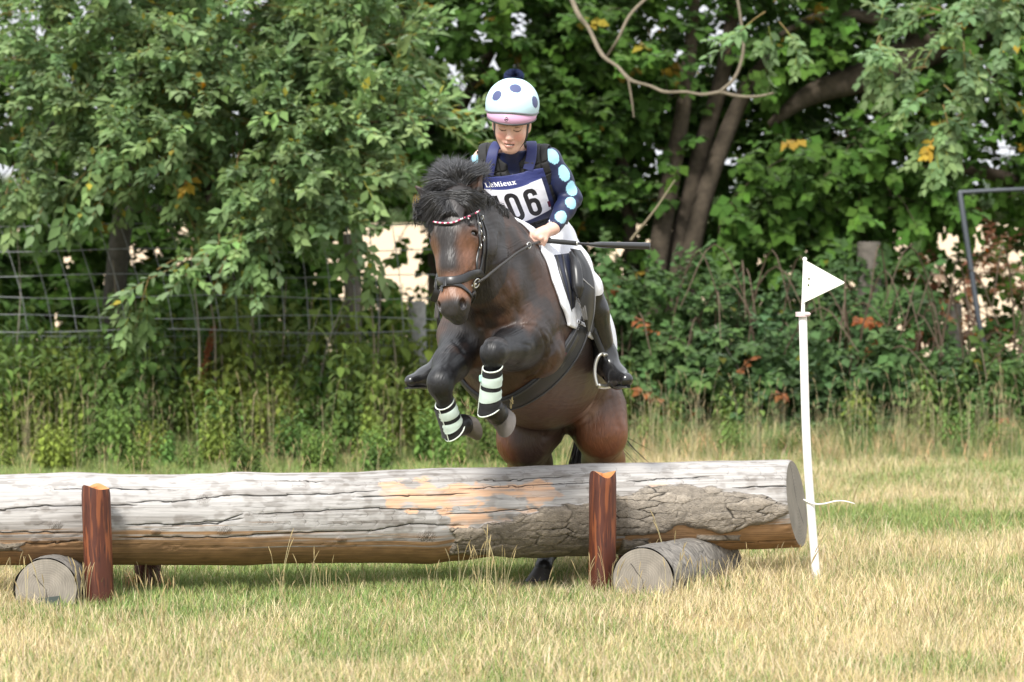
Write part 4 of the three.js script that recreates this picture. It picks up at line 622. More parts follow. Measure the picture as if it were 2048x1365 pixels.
// bridle
{
  const base = groundUnder(H(0.3, 0, 0)), br = thing('bridle', 'black leather bridle with padded noseband and sparkling browband', 'bridle', null, base);
  const onto = (list) => list.map(([x, y]) => onPony(x, y)), st = (name, list, w, th, mat = leather, par = br, steps = 8, lift = 0.001) => mesh(name, rebase(strap(ponyField, list, w, th, steps, lift), base), mat, par);
  const mh = (p) => { const q = toHead(...p); return snap(ponyField, H(q[0], -q[1], q[2])); };
  const brow = onto([[862, 440], [872, 446], [888, 449], [905, 448], [922, 441], [938, 431], [952, 423]]);
  const bb = st('browband', brow, 0.012, 0.006, M({ color: lin(0.03, 0.028, 0.03), roughness: 0.5 }), br, 8, 0.006);
  { // row of small stones: white and dark pink by turns
    const cv = new THREE.CatmullRomCurve3(brow.map(V)), n = 44, stones = [M({ color: lin(0.75, 0.72, 0.74), roughness: 0.15, metalness: 0.2 }), M({ color: lin(0.45, 0.07, 0.14), roughness: 0.2 })], g = new THREE.IcosahedronGeometry(0.0042, 1);
    for (let i = 0; i < n; i++) { const c = cv.getPoint((i + 0.5) / n), p = snap(ponyField, [c.x, c.y, c.z], 0.014), m = mesh('stone', g, stones[(i % 4) < 2 ? 0 : 1], bb); m.position.set(...sub(p, base)); }
  }
  // noseband, padded, all the way round the nose
  const noseF = onto([[877, 560], [890, 563], [908, 562], [926, 557], [941, 550]]), noseL = [H(0.345, 0.075, -0.05), H(0.345, 0.05, -0.12), H(0.35, 0, -0.14)].map((p) => snap(ponyField, p)), noseR = [H(0.36, 0, -0.14), H(0.355, -0.05, -0.11), H(0.355, -0.07, -0.04)].map((p) => snap(ponyField, p));
  st('noseband', [...noseR, ...noseF, ...noseL], 0.036, 0.012);
  st('flash_strap', [...onto([[884, 584], [886, 575], [895, 570], [908, 569], [921, 573], [933, 583], [941, 594]]), ...[H(0.425, 0.05, -0.06), H(0.43, 0.0, -0.075)].map((p) => snap(ponyField, p))], 0.016, 0.005, leather, br, 8, 0.004);
  st('flash_loop', onto([[893, 558], [893, 566], [893, 574]]), 0.016, 0.006, leather, br, 4, 0.010);
  // cheekpieces and noseband hanger on its left side, and again on its right
  const chk = onto([[951, 424], [956, 445], [958, 470], [957, 500], [953, 530], [951, 556]]), chk2 = onto([[955, 424], [963, 450], [966, 480], [964, 515], [957, 548]]);
  for (const [a, nm] of [[chk, 'cheekpiece'], [chk2, 'noseband_hanger']]) { st(nm, a, 0.014, 0.005); st(nm, a.map(mh), 0.014, 0.005); }
  const poleT = [chk[0], H(-0.02, 0.06, -0.06), H(-0.055, 0, -0.07), H(-0.02, -0.06, -0.06), mh(chk[0])]; st('headpiece', poleT.map((p) => snap(ponyField, p)), 0.03, 0.006);
  const thr = [[957, 424], [972, 460], [975, 500]].map(([x, y]) => onPony(x, y)); st('throat_lash', [...thr, snap(ponyField, H(0.27, 0.03, -0.19))], 0.011, 0.004);
  for (const [x, y] of [[956, 452], [958, 466], [963, 478], [957, 492], [961, 437]]) { const g = new THREE.TorusGeometry(0.009, 0.0017, 6, 14); g.scale(0.8, 1.2, 1); const m = mesh('buckle', g, metal, br), p = snap(ponyField, onPony(x, y), 0.009), n = gradient(ponyField, ...p, 0.006); m.position.set(...sub(p, base)); m.lookAt(V(add(sub(p, base), n))); }
  // loose flap of leather under the cheek on its right
  { const a = J(876, 580, 14.97), b = J(866, 604, 14.99); mesh('strap_end', rebase(gridGeo(6, 8, (u, v) => { const c = lerp3(a, b, v), w = 0.018 * (1 - 0.25 * smooth(0.8, 1, v)); return [c[0] + (u - 0.5) * w * 1.6, c[1] + (u - 0.5) * -w * 0.6, c[2] + 0.006 * Math.sin(v * 4)]; }), base), leather, br); mesh('strap_end', rebase(tube([J(874, 556, 14.99), J(873, 575, 14.98), J(874, 590, 14.98)], 0.008, 8, 4), base), leather, br); }
  // bit rings and bit
  const ringC = J(953, 567, 14.955), ringR = J(880, 574, 14.99);
  for (const [c, tilt] of [[ringC, 0.9], [ringR, -1.1]]) { const g = new THREE.TorusGeometry(0.0165, 0.0034, 10, 28); g.scale(1, 1.15, 1); g.rotateY(tilt); g.rotateZ(-0.35); g.translate(...sub(c, base)); mesh('bit_ring', g, metal, br); }
  mesh('bit', rebase(tube([ringC, H(0.42, 0.03, -0.02), H(0.42, -0.03, -0.02), ringR], 0.006, 8, 4), base), metal, br);
  // reins
  const rein = (list, r) => { const g = tube(list, r, 10, 10); return g; };
  const off = (x, y, d) => { const q = onField(ponyField, x, y); return J(x, y, Math.min(d, q ? toPixel(q)[2] - 0.022 : d)); };
  mesh('rein', rebase(rein([ringC, off(965, 560, 14.95), off(980, 548, 15.0), off(1000, 532, 15.06), off(1017, 519, 15.15), off(1034, 506, 15.24), off(1048, 498, 15.32), off(1060, 490, 15.38), J(1080, 484, 15.44), J(1100, 478, 15.50), J(1078, 482, 15.58), J(1040, 505, 15.50)], 0.0062), base), M({ color: lin(0.035, 0.032, 0.03), roughness: 0.5 }), br);
  mesh('rein', rebase(rein([ringR, J(885, 570, 15.1), J(915, 520, 15.45), J(960, 462, 15.58), J(985, 446, 15.6)], 0.006), base), M({ color: lin(0.03, 0.03, 0.03), roughness: 0.5 }), br);
  const rg = new THREE.TorusGeometry(0.0125, 0.0028, 8, 20); rg.rotateY(0.9); rg.translate(...sub(off(1058, 491, 15.36), base)); mesh('rein_ring', rg, metal, br);
}
// brushing boots on the forelegs
function legBoot(a, b, r0, r1, straps, label, padSide) {
  const base = groundUnder(a), t = thing('brushing_boot', label, 'leg boot', 'boots on the pony forelegs', base), ax = norm(sub(b, a)), sd = norm(cross(ax, [0, 0, 1])), fr = cross(sd, ax);
  const p = (u, v, o = 0) => { const ang = u * 2 * Math.PI, slant = 0.05 * Math.cos(ang - 0.6), vv = v < 0.5 ? v + slant * (0.5 - v) * 2 : v + 0.13 * Math.sin(ang + 0.3) * (v - 0.5) * 2, r = mix(r0, r1, clamp(v)) * (1 + 0.10 * smooth(0.6, 1, v)) + o + 0.0012 * Math.sin(v * 40 + ang * 2), c = lerp3(a, b, vv); return mad(mad(c, sd, Math.sin(ang) * r), fr, Math.cos(ang) * r); };
  mesh('shell', rebase(gridGeo(36, 24, (u, v) => p(u, v), true), base), M({ color: lin(0.012, 0.012, 0.014), roughness: 0.75, bumpMap: cloth, bumpScale: 0.001 }), t);
  const mint = M({ color: lin(0.60, 0.72, 0.66), roughness: 0.6, bumpMap: cloth, bumpScale: 0.0008 }), pipe = M({ color: lin(0.70, 0.76, 0.68), roughness: 0.6 });
  for (const [v0, v1] of straps) mesh('strap', rebase(gridGeo(36, 4, (u, v) => p(u, mix(v0, v1, v), 0.003 + 0.0015 * Math.sin(Math.PI * v)), true), base), mint, t);
  for (const v of [0, 1]) mesh('piping', rebase(tube(Array.from({ length: 25 }, (_, i) => p(i / 24, v)), 0.0032, 6, 2, false), base), pipe, t);
  if (padSide) mesh('strike_pad', rebase(gridGeo(12, 12, (u, v) => p(mix(padSide - 0.11, padSide + 0.11, u), mix(0.06, 0.92, v), 0.009 * Math.sin(Math.PI * u) + 0.001)), base), M({ color: lin(0.055, 0.055, 0.06), roughness: 0.5 }), t);
  else { const g = new THREE.CapsuleGeometry(0.0085, 0.016, 4, 10); const q = p(0.22, 0.25, 0.004); g.translate(...sub(q, base)); mesh('strap_tab', g, M({ color: lin(0.35, 0.62, 0.52), roughness: 0.5 }), t); }
  mesh('seam', rebase(tube([0.02, 0.3, 0.6, 0.98].map((v) => p(padSide ? padSide - 0.13 : 0.24, v, 0.002)), 0.0022, 6, 5), base), pipe, t);
}
legBoot(J(985, 735, 14.99), J(979, 820, 15.06), 0.0405, 0.043, [[0.16, 0.40], [0.5, 0.74]], 'black and mint boot on the pony foreleg in the middle of the picture');
legBoot(J(889, 806, 15.075), J(909, 864, 15.145), 0.041, 0.044, [[0.14, 0.44], [0.56, 0.80]], 'black and mint boot with grey strike pad on the foreleg beside the rider toe', 0.25);
// ---------------------------------------------------------------- the rider
const PV = J(1080, 474, 15.86), CH = J(1046, 378, 15.70), NB = J(1030, 318, 15.62), HC = J(1023, 247, 15.50);
const SL = J(1097, 322, 15.62), SR = J(968, 322, 15.66), EL = J(1142, 397, 15.66), WL = J(1106, 457, 15.515), ER = J(935, 392, 15.72), WR = J(985, 440, 15.62);
const HpL = J(1112, 490, 15.80), HpR = J(1045, 490, 15.92), KL = J(1177, 574, 15.60), KR = J(938, 590, 15.86), AL = J(1211, 712, 15.71), AR = J(889, 722, 15.96);
const HF = norm([-0.08, -0.36, 0.93]), HX = norm(cross([0.06, 1, 0], HF)), HU = cross(HF, HX), hdFrame = [HX, HU, HF];
const P = (x, y, z) => [HC[0] + HX[0] * x + HU[0] * y + HF[0] * z, HC[1] + HX[1] * x + HU[1] * y + HF[1] * z, HC[2] + HX[2] * x + HU[2] * y + HF[2] * z];
const toFace = (x, y, z) => { const q = [x - HC[0], y - HC[1], z - HC[2]]; return [dot(q, HX), dot(q, HU), dot(q, HF)]; };
const torsoUp = norm(sub(NB, PV)), torsoX = norm(sub(mad(SL, torsoUp, -dot(sub(SL, SR), torsoUp)), SR)), torsoF = cross(torsoX, torsoUp), torsoFrame = [torsoX, torsoUp, torsoF];
const trunkPrims = [ell(PV, [0.13, 0.10, 0.105], 0.06, torsoFrame), cap(PV, CH, 0.098, 0.10, 0.06), ell(CH, [0.138, 0.13, 0.098], 0.06, torsoFrame), cap(mad(SL, torsoX, -0.02), mad(SR, torsoX, 0.02), 0.052, 0.052, 0.05)];
const armPrims = [...chain([[SL, 0.052], [lerp3(SL, EL, 0.5), 0.045], [EL, 0.038]], 0.03), ...chain([[EL, 0.038], [lerp3(EL, WL, 0.35), 0.037], [WL, 0.026]], 0.02), ...chain([[SR, 0.052], [lerp3(SR, ER, 0.5), 0.045], [ER, 0.038]], 0.03), ...chain([[ER, 0.038], [WR, 0.026]], 0.02)];
const heelL = J(1213, 735, 15.76), ballL = J(1236, 756, 15.64), toeL = J(1252, 760, 15.575), heelR = J(893, 742, 16.0), ballR = J(851, 756, 15.93), toeR = J(822, 763, 15.88);
const thighPrims = [...chain([[HpL, 0.092], [lerp3(HpL, KL, 0.5), 0.068], [KL, 0.047]], 0.05), ...chain([[HpR, 0.092], [lerp3(HpR, KR, 0.5), 0.075], [KR, 0.054]], 0.05)];
const shinPrims = [...chain([[KL, 0.05], [lerp3(KL, AL, 0.35), 0.05], [AL, 0.036]], 0.03), ...chain([[KR, 0.05], [lerp3(KR, AR, 0.35), 0.05], [AR, 0.036]], 0.03)];
const footPrims = [...chain([[AL, 0.036], [heelL, 0.034]], 0.03), ...chain([[heelL, 0.03], [ballL, 0.034], [toeL, 0.022]], 0.03), cap(AL, ballL, 0.034, 0.028, 0.03), ...chain([[AR, 0.036], [heelR, 0.034]], 0.03), ...chain([[heelR, 0.03], [ballR, 0.033], [toeR, 0.02]], 0.03), cap(AR, ballR, 0.034, 0.026, 0.03)];
const knuckle = (t) => J(1065 + 5.5 * t, 467 + 3.2 * t, 15.452 - 0.006 * t);
const handPrims = [
  cap(WL, J(1080, 469, 15.468), 0.026, 0.027, 0.02), cap(J(1092, 464, 15.475), knuckle(1.5), 0.022, 0.019, 0.02),
  ...[0, 1, 2, 3].flatMap((t) => chain([[J(1078 + 4 * t, 463 + 3 * t, 15.46), 0.0115], [knuckle(t), 0.0105], [J(1061.5 + 6.8 * t, 480.5 + 1.4 * t, 15.446), 0.0095], [J(1067 + 6.6 * t, 487.5 + 0.8 * t, 15.475), 0.0085]], 0.007)),
  ...chain([[J(1094, 466, 15.465), 0.0125], [J(1090, 480, 15.452), 0.0105], [J(1086.5, 489, 15.458), 0.009]], 0.01),
  cap(WR, J(990, 446, 15.6), 0.026, 0.026, 0.02), ...[0, 1, 2, 3].flatMap((t) => chain([[J(988 + 3 * t, 444, 15.6), 0.011], [J(984 + 5 * t, 452 + t, 15.575), 0.0095], [J(986 + 5 * t, 458, 15.6), 0.0085]], 0.007)), ...chain([[J(996, 442, 15.6), 0.011], [J(1000, 450, 15.58), 0.009]], 0.01),
];
const headPrimsR = [
  ell(P(0, 0.032, -0.022), [0.074, 0.088, 0.092], 0.03, hdFrame), ell(P(0, -0.028, 0.016), [0.063, 0.082, 0.062], 0.03, hdFrame), ell(P(0, -0.097, 0.046), [0.027, 0.020, 0.026], 0.025, hdFrame),
  ...[-1, 1].flatMap((s) => [cap(P(s * 0.046, -0.040, 0.0), P(s * 0.015, -0.094, 0.042), 0.020, 0.017, 0.03), ell(P(s * 0.034, -0.034, 0.048), [0.023, 0.024, 0.021], 0.025, hdFrame), ell(P(s * 0.031, 0.0, 0.062), [0.0165, 0.0115, 0.0125], 0.006, hdFrame), ell(P(s * 0.0105, -0.037, 0.085), [0.0075, 0.0065, 0.009], 0.005, hdFrame), ell(P(s * 0.076, -0.012, -0.012), [0.009, 0.030, 0.02], 0.008, hdFrame), cap(P(s * 0.012, 0.017, 0.075), P(s * 0.048, 0.018, 0.058), 0.009, 0.008, 0.02)]),
  cap(P(0, 0.008, 0.076), P(0, -0.034, 0.094), 0.0075, 0.0105, 0.014), ...chain([[P(-0.025, -0.0585, 0.068), 0.0045], [P(-0.010, -0.0615, 0.0785), 0.0055], [P(0.010, -0.0615, 0.0785), 0.0055], [P(0.025, -0.0585, 0.068), 0.0045]], 0.010), ...chain([[P(-0.022, -0.066, 0.068), 0.004], [P(-0.008, -0.0755, 0.0765), 0.006], [P(0.008, -0.0755, 0.0765), 0.006], [P(0.022, -0.066, 0.068), 0.004]], 0.010), cap(NB, P(0, -0.06, -0.03), 0.046, 0.046, 0.03),
];
const faceCuts = [ell(P(0, -0.0675, 0.082), [0.023, 0.0030, 0.014], 0.002, hdFrame), ...[-1, 1].map((s) => ell(P(s * 0.0058, -0.042, 0.094), [0.0028, 0.0022, 0.004], 0.002, hdFrame)), ...[-1, 1].map((s) => ell(P(s * 0.031, 0.0112, 0.076), [0.015, 0.0022, 0.006], 0.003, hdFrame))];
const figurePrims = [...trunkPrims, ...armPrims, ...thighPrims, ...shinPrims, ...footPrims, ...handPrims, ...headPrimsR];
const figure = union(figurePrims, faceCuts);
const trunk = union(trunkPrims), arms = union(armPrims), shirtField = union([...trunkPrims, ...armPrims, cap(NB, P(0, -0.06, -0.03), 0.05, 0.05, 0.02)]), legsField = union([...trunkPrims.slice(0, 2), ...thighPrims, ...shinPrims]), bootField = union([...shinPrims, ...footPrims]);
const riderBase = groundUnder(PV);
const rider = thing('person', 'young rider in navy spotted top, number bib and pale blue spotted hat', 'person', null, riderBase);
const inRider = (g) => rebase(g, riderBase);
{
  const skin = (x, y, z) => {
    const f = toFace(x, y, z), n = fbm(x * 60, y * 60, z * 60, 2); let c = [0.73, 0.455, 0.36];
    if (f[1] > -0.14 && f[2] > -0.05) {
      const s = Math.abs(f[0]), red = smooth(0.032, 0.008, Math.hypot(s - 0.038, f[1] + 0.036)); c = lerp3(c, [0.74, 0.30, 0.24], red * 0.6);
      c = lerp3(c, [0.68, 0.30, 0.23], smooth(0.016, 0.004, Math.hypot(f[0], f[1] + 0.036)) * 0.4);
      const lip = Math.max(smooth(0.0075, 0.004, Math.abs(f[1] + 0.0610)) * smooth(0.027, 0.021, s), smooth(0.0085, 0.0055, Math.abs(f[1] + 0.0745)) * smooth(0.023, 0.016, s)) * smooth(0.066, 0.072, f[2]); c = lerp3(c, [0.62, 0.25, 0.21], lip * 0.65);
      if (f[2] > 0.06 && Math.abs(f[1] + 0.0680) < 0.0032 && s < 0.021) c = f[0] > -0.012 && f[0] < 0.014 ? [0.66, 0.58, 0.52] : [0.16, 0.05, 0.045];
      const lash = smooth(0.0032, 0.0014, Math.abs(f[1] + 0.0085 - 3.5 * (s - 0.031) ** 2 * 8)) * smooth(0.019, 0.015, Math.abs(s - 0.031)) * smooth(0.045, 0.05, f[2]); c = lerp3(c, [0.035, 0.018, 0.012], lash * 0.95);
      const brow = smooth(0.0042, 0.002, Math.abs(f[1] - 0.021)) * smooth(0.022, 0.018, Math.abs(s - 0.030)) * smooth(0.04, 0.05, f[2]); c = lerp3(c, [0.20, 0.11, 0.06], brow * 0.7);
    }
    const k = 0.94 + 0.12 * n; return [c[0] * k, c[1] * k, c[2] * k];
  };
  const skinMat = MP({ vertexColors: true, roughness: 0.48, sheen: 0.1 });
  mesh('body', inRider(netMesh(figure, boundsOf(figurePrims, 0.02), 0.0045, skin)), skinMat, rider);

  // shirt: navy with pale ovals down the sleeves
  const folds = (x, y, z) => { const q = fbm(x * 26, y * 26, z * 26, 3) - 0.5; let w = 0.004 * q; for (const [a, r] of [[EL, 0.075], [SL, 0.08], [WL, 0.05]]) { const d = Math.hypot(x - a[0], y - a[1], z - a[2]); if (d < r) w += 0.0022 * (1 - d / r) * Math.sin((y * 0.8 + x * 0.5) * 230 + 4 * q); } return w; };
  const cut = (x, y, z, p, n) => (x - p[0]) * n[0] + (y - p[1]) * n[1] + (z - p[2]) * n[2];
  const cuffN = norm(sub(WL, EL)), cuffR = norm(sub(WR, ER)), cuffP = mad(WL, cuffN, -0.004), cuffPR = WR;
  const shirt = (x, y, z) => { let d = shirtField(x, y, z) - 0.0075 + folds(x, y, z); const nl = Math.hypot(x - WL[0], y - WL[1], z - WL[2]), nr = Math.hypot(x - WR[0], y - WR[1], z - WR[2]); if (nl < 0.12) d = smax(d, cut(x, y, z, cuffP, cuffN), 0.004); if (nr < 0.12) d = smax(d, cut(x, y, z, cuffPR, cuffR), 0.004); d = smax(d, cut(x, y, z, mad(PV, torsoUp, 0.01), mul(torsoUp, -1)), 0.006); return smax(d, cut(x, y, z, mad(NB, torsoUp, 0.040), norm([-0.1, 1, 0.05])), 0.008); };
  const oval = [[1106, 311, 0.029, 0.040, 0.5], [1129, 346, 0.027, 0.037, 0.3], [1144, 377, 0.028, 0.033, 0.1], [1143, 405, 0.028, 0.031, -0.4], [1123, 434, 0.029, 0.033, -0.6], [955, 310, 0.03, 0.042, -0.4]].map(([px, py, a, b, r]) => ({ p: onField(shirt, px, py, 14.8) ?? J(px, py, 15.6), a, b, r }));
  const shirtCol = (x, y, z) => { const n = 0.8 + 0.4 * fbm(x * 90, y * 90, z * 90, 2); for (const { p, a, b, r } of oval) { const dx = x - p[0], dy = y - p[1], dz = z - p[2], u = dx * Math.cos(r) + dy * Math.sin(r), v = -dx * Math.sin(r) + dy * Math.cos(r); if ((u * u + dz * dz * 0.7) / (a * a) + v * v / (b * b) < 1) return [0.34, 0.66, 0.80]; } return [0.0105 * n, 0.017 * n, 0.062 * n]; };
  const shirtMesh = mesh('shirt', inRider(netMesh(shirt, boundsOf([...trunkPrims, ...armPrims], 0.05), 0.0041, shirtCol)), MP({ vertexColors: true, roughness: 0.5, sheen: 0.3, sheenRoughness: 0.4, sheenColor: lin(0.2, 0.22, 0.4) }), rider);
  { // lettering on the cuff
    const cv = document.createElement('canvas'); cv.width = 256; cv.height = 80; const c = cv.getContext('2d'); c.fillStyle = 'rgb(27,36,72)'; c.fillRect(0, 0, 256, 80); c.fillStyle = '#eef0f6'; c.font = 'bold 68px sans-serif'; c.textBaseline = 'middle'; c.fillText('PHINE', 6, 44, 244);
    const t = new THREE.CanvasTexture(cv); t.colorSpace = THREE.SRGBColorSpace; mesh('cuff_lettering', inRider(drape(shirt, 14, 5, (u, v) => onField(shirt, mix(1099, 1120, u) - 3 * v, mix(438, 459, u) + 5 * v, 14.8) ?? mad(WL, cuffN, -0.03), 0.0004, 0.0012)), M({ map: t, roughness: 0.6 }), shirtMesh);
  }

  // breeches and boots
  const bootTopL = lerp3(KL, AL, 0.02), bootTopR = lerp3(KR, AR, 0.02), dL = norm(sub(AL, KL)), dR = norm(sub(AR, KR)), slant = (d) => norm(mad(d, [0.5, 0, -0.2], 0.5));
  const belowKnee = (x, y, z, o) => x > 0.13 ? cut(x, y, z, mad(bootTopL, dL, o), slant(dL)) : x < -0.05 ? cut(x, y, z, mad(bootTopR, dR, o), dR) : -1;
  const breeches = (x, y, z) => { let d = legsField(x, y, z) - 0.007 + 0.004 * (fbm(x * 22, y * 22, z * 22, 3) - 0.5); d = smax(d, belowKnee(x, y, z, 0.06), 0.006); return smax(d, cut(x, y, z, mad(PV, torsoUp, 0.075), torsoUp), 0.006); };
  mesh('breeches', inRider(netMesh(breeches, boundsOf([...trunkPrims.slice(0, 2), ...thighPrims, ...shinPrims], 0.02), 0.005)), M({ color: lin(0.79, 0.79, 0.83), roughness: 0.7, bumpMap: cloth, bumpScale: 0.0006 }), rider);
  const bootShape = (x, y, z) => { let d = bootField(x, y, z) - 0.0095; if (y > 0.55 && y < 0.9) { const a = x > 0.1 ? AL : AR, q = Math.hypot(x - a[0], y - a[1] + 0.01, z - a[2]); if (q < 0.085) d += 0.0022 * (1 - q / 0.085) * Math.sin((y + 0.35 * Math.abs(x)) * 260); } d = smax(d, -belowKnee(x, y, z, 0.0), 0.005); return d; };
  for (const [s, A0] of [['L', 0], ['R', 1]]) { const pr = s === 'L' ? [...shinPrims.slice(0, 2), ...footPrims.slice(0, 4)] : [...shinPrims.slice(2), ...footPrims.slice(4)], fld = union(pr), own = (x, y, z) => smax(bootShape(x, y, z), fld(x, y, z) - 0.02, 0.004);
    const bt = mesh('riding_boot', inRider(netMesh(own, boundsOf(pr, 0.03), 0.0042)), MP({ color: lin(0.011, 0.011, 0.012), roughness: 0.22, clearcoat: 0.4, clearcoatRoughness: 0.25 }), rider);
    const [h, b, t] = s === 'L' ? [heelL, ballL, toeL] : [heelR, ballR, toeR], dn = [0, -1, 0], up = 0.036;
    mesh('boot_sole', inRider(mergeGeometries([(() => { const ax = norm(sub(t, h)), sd = norm(cross(ax, dn)); return gridGeo(14, 20, (u, v) => { const w = 0.030 * (0.75 + 0.45 * Math.sin(Math.PI * clamp(0.15 + v * 0.75))) * Math.sqrt(clamp(1.04 - Math.max(0, v - 0.82) * 5.2)), c = v < 0.6 ? lerp3(h, b, v / 0.6) : lerp3(b, mad(t, ax, 0.030), (v - 0.6) / 0.4), a = (u * 2 - 1), lift = v < 0.6 ? mix(0.042, 0.043, v) : mix(0.043, 0.027, (v - 0.6) / 0.4); return add(mad(c, sd, a * w), [0, -lift + 0.006 * (Math.abs(a) > 0.93 ? 1 : 0), 0]); }); })()])), M({ color: lin(0.10, 0.10, 0.105), roughness: 0.5 }), bt); }

  // body protector: padded black panels over the shirt
  const vx = (x, y, z) => dot(sub([x, y, z], CH), torsoX), vy = (x, y, z) => dot(sub([x, y, z], CH), torsoUp), vf = (x, y, z) => dot(sub([x, y, z], CH), torsoF);
  const neckHole = cap(mad(NB, torsoUp, 0.012), mad(mad(NB, torsoUp, 0.2), torsoF, 0.02), 0.056, 0.11, 0.02), vNotch = ell(mad(mad(NB, torsoUp, -0.004), torsoF, 0.085), [0.032, 0.034, 0.045], 0.02, torsoFrame);
  const armHole = [cap(mad(SL, torsoX, 0.012), mad(SL, torsoX, 0.2), 0.062, 0.10, 0.015), cap(mad(SR, torsoX, -0.012), mad(SR, torsoX, -0.2), 0.062, 0.10, 0.015), cap(SL, EL, 0.054, 0.05, 0.01), cap(SR, ER, 0.054, 0.05, 0.01)];
  const vest = (x, y, z) => {
    let d = trunk(x, y, z) - 0.026; if (d > 0.05) return d; const a = vx(x, y, z), b = vy(x, y, z);
    const ga = Math.abs(((a + 10.0225) % 0.045) - 0.0225), gb = Math.abs(((b + 10.02) % 0.052) - 0.026); d += 0.005 * Math.max(Math.exp(-ga * ga / 9e-6), Math.exp(-gb * gb / 9e-6)) + 0.002 * (fbm(x * 40, y * 40, z * 40, 2) - 0.5);
    for (const h of [neckHole, vNotch, ...armHole]) d = smax(d, -h.f(x, y, z), 0.012);
    return smax(d, cut(x, y, z, mad(PV, torsoUp, 0.055), mul(torsoUp, -1)), 0.01);
  };
  const vestMesh = mesh('body_protector', inRider(netMesh(vest, boundsOf(trunkPrims, 0.06), 0.0045)), M({ color: lin(0.0125, 0.0125, 0.0135), roughness: 0.72, bumpMap: cloth, bumpScale: 0.001 }), rider);
  mesh('zip', inRider(tube([[1022, 332], [1024, 342], [1026, 352]].map(([x, y]) => onField(vest, x, y, 14.8) ?? J(x, y, 15.55)), 0.004, 6, 4)), M({ color: lin(0.05, 0.05, 0.05), roughness: 0.4, metalness: 0.5 }), vestMesh);

  // number bib
  const cv = document.createElement('canvas'); cv.width = 640; cv.height = 520; const c = cv.getContext('2d');
  c.fillStyle = '#d9dae4'; c.fillRect(0, 0, 640, 520);
  c.fillStyle = '#28316b'; c.beginPath(); c.moveTo(0, 0); c.lineTo(640, 0); c.lineTo(640, 96); c.bezierCurveTo(430, 150, 230, 165, 0, 105); c.fill();
  c.strokeStyle = '#4a5596'; c.lineWidth = 3; c.beginPath(); c.moveTo(640, 88); c.bezierCurveTo(430, 142, 230, 157, 0, 97); c.stroke();
  c.fillStyle = '#1a2147'; c.fillRect(596, 90, 44, 430); c.beginPath(); c.moveTo(0, 520); c.lineTo(0, 470); c.bezierCurveTo(220, 505, 420, 490, 640, 430); c.lineTo(640, 520); c.fill();
  c.fillStyle = '#fff'; c.font = 'bold 66px serif'; c.fillText('LeMieux', 72, 104);
  c.fillStyle = '#15141a'; c.strokeStyle = '#15141a'; c.lineWidth = 44; c.lineCap = 'butt'; c.lineJoin = 'round';
  c.fillRect(92, 190, 46, 275); c.fillStyle = '#15141a';
  const rr = (x, y, w, h, r) => { c.beginPath(); c.roundRect(x, y, w, h, r); c.stroke(); };
  rr(212, 205, 92, 240, 44); // 0
  c.beginPath(); c.moveTo(486, 262); c.lineTo(486, 246); c.arc(442, 246, 44, 0, Math.PI, true); c.lineTo(398, 392); c.stroke(); rr(398, 302, 90, 140, 44); // 6
  c.fillStyle = '#5a1c34'; c.fillRect(578, 355, 26, 60);
  const bt = new THREE.CanvasTexture(cv); bt.colorSpace = THREE.SRGBColorSpace;
  const rip = dataTexture(128, 128, (u, v, o) => { o[0] = o[1] = o[2] = fbm(u * 5 + v * 2, v * 7 - u * 2, 2, 4); });
  const corner = (u, v) => { const tl = [949, 352], tr = [1086, 336], br = [1113, 429], bl = [1000, 464], sag = 7 * Math.sin(Math.PI * Math.min(1, u * 1.1)) * (1 - v) * (u < 0.75 ? 1 : 0.6); return [mix(mix(tl[0], tr[0], u), mix(bl[0], br[0], u), v), mix(mix(tl[1], tr[1], u), mix(bl[1], br[1], u), v) + sag]; };
  const torsoPlane = (px, py) => { const d = norm(sub(J(px, py, 10), EYE)), t = dot(sub(mad(CH, torsoF, 0.13), EYE), torsoF) / dot(d, torsoF); return mad(EYE, d, t); };
  const vestSmooth = (x, y, z) => trunk(x, y, z) - 0.031;
  const bib = mesh('number_bib', inRider(drape(vestSmooth, 36, 30, (u, v) => { const q = corner(u, 1 - v); return onField(vestSmooth, q[0], q[1], 14.8) ?? torsoPlane(...q); }, 0.003, 0.003)), M({ map: bt, roughness: 0.6, bumpMap: rip, bumpScale: 0.006 }), rider);
  const strapM = M({ color: lin(0.022, 0.030, 0.13), roughness: 0.6 });
  const bandOn = (list, w) => inRider(strap(vestSmooth, list.map(([x, y]) => snap(vestSmooth, onField(vestSmooth, x, y, 14.8) ?? J(x, y, 15.6))), w, 0.004, 10, 0.004));
  mesh('shoulder_strap', bandOn([[978, 348], [982, 325], [988, 300], [996, 280]], 0.045), strapM, bib); mesh('shoulder_strap', bandOn([[1056, 340], [1062, 318], [1064, 296], [1062, 278]], 0.045), strapM, bib);
  for (const [x, y] of [[981, 328], [1058, 326]]) mesh('strap_buckle', bandOn([[x - 9, y], [x + 9, y + 1]], 0.014), leatherSoft, bib);

  // ---- hat: shell cover, peak, pompom, chin strap
  const hc = P(0, 0.080, -0.018), shellE = ell(hc, [0.1165, 0.113, 0.135], 0.01, hdFrame), rimCut = (x, y, z) => { const f = toFace(x, y, z); return 0.080 - 0.9 * f[0] * f[0] * 3 - 0.28 * Math.max(0, -f[2] + 0.02) - f[1]; };
  const shellF = (x, y, z) => smax(smax(shellE.f(x, y, z), -(shellE.f(x, y, z) + 0.012), 0.003), rimCut(x, y, z), 0.004);
  const dots = [[993, 191, 0.0245], [1031, 176, 0.026], [1071, 204, 0.026], [1010, 150, 0.02], [978, 228, 0.0]].map(([px, py, r]) => { const q = onField((x, y, z) => shellE.f(x, y, z), px, py, 14.8); return q && [...q, r]; }).filter(Boolean);
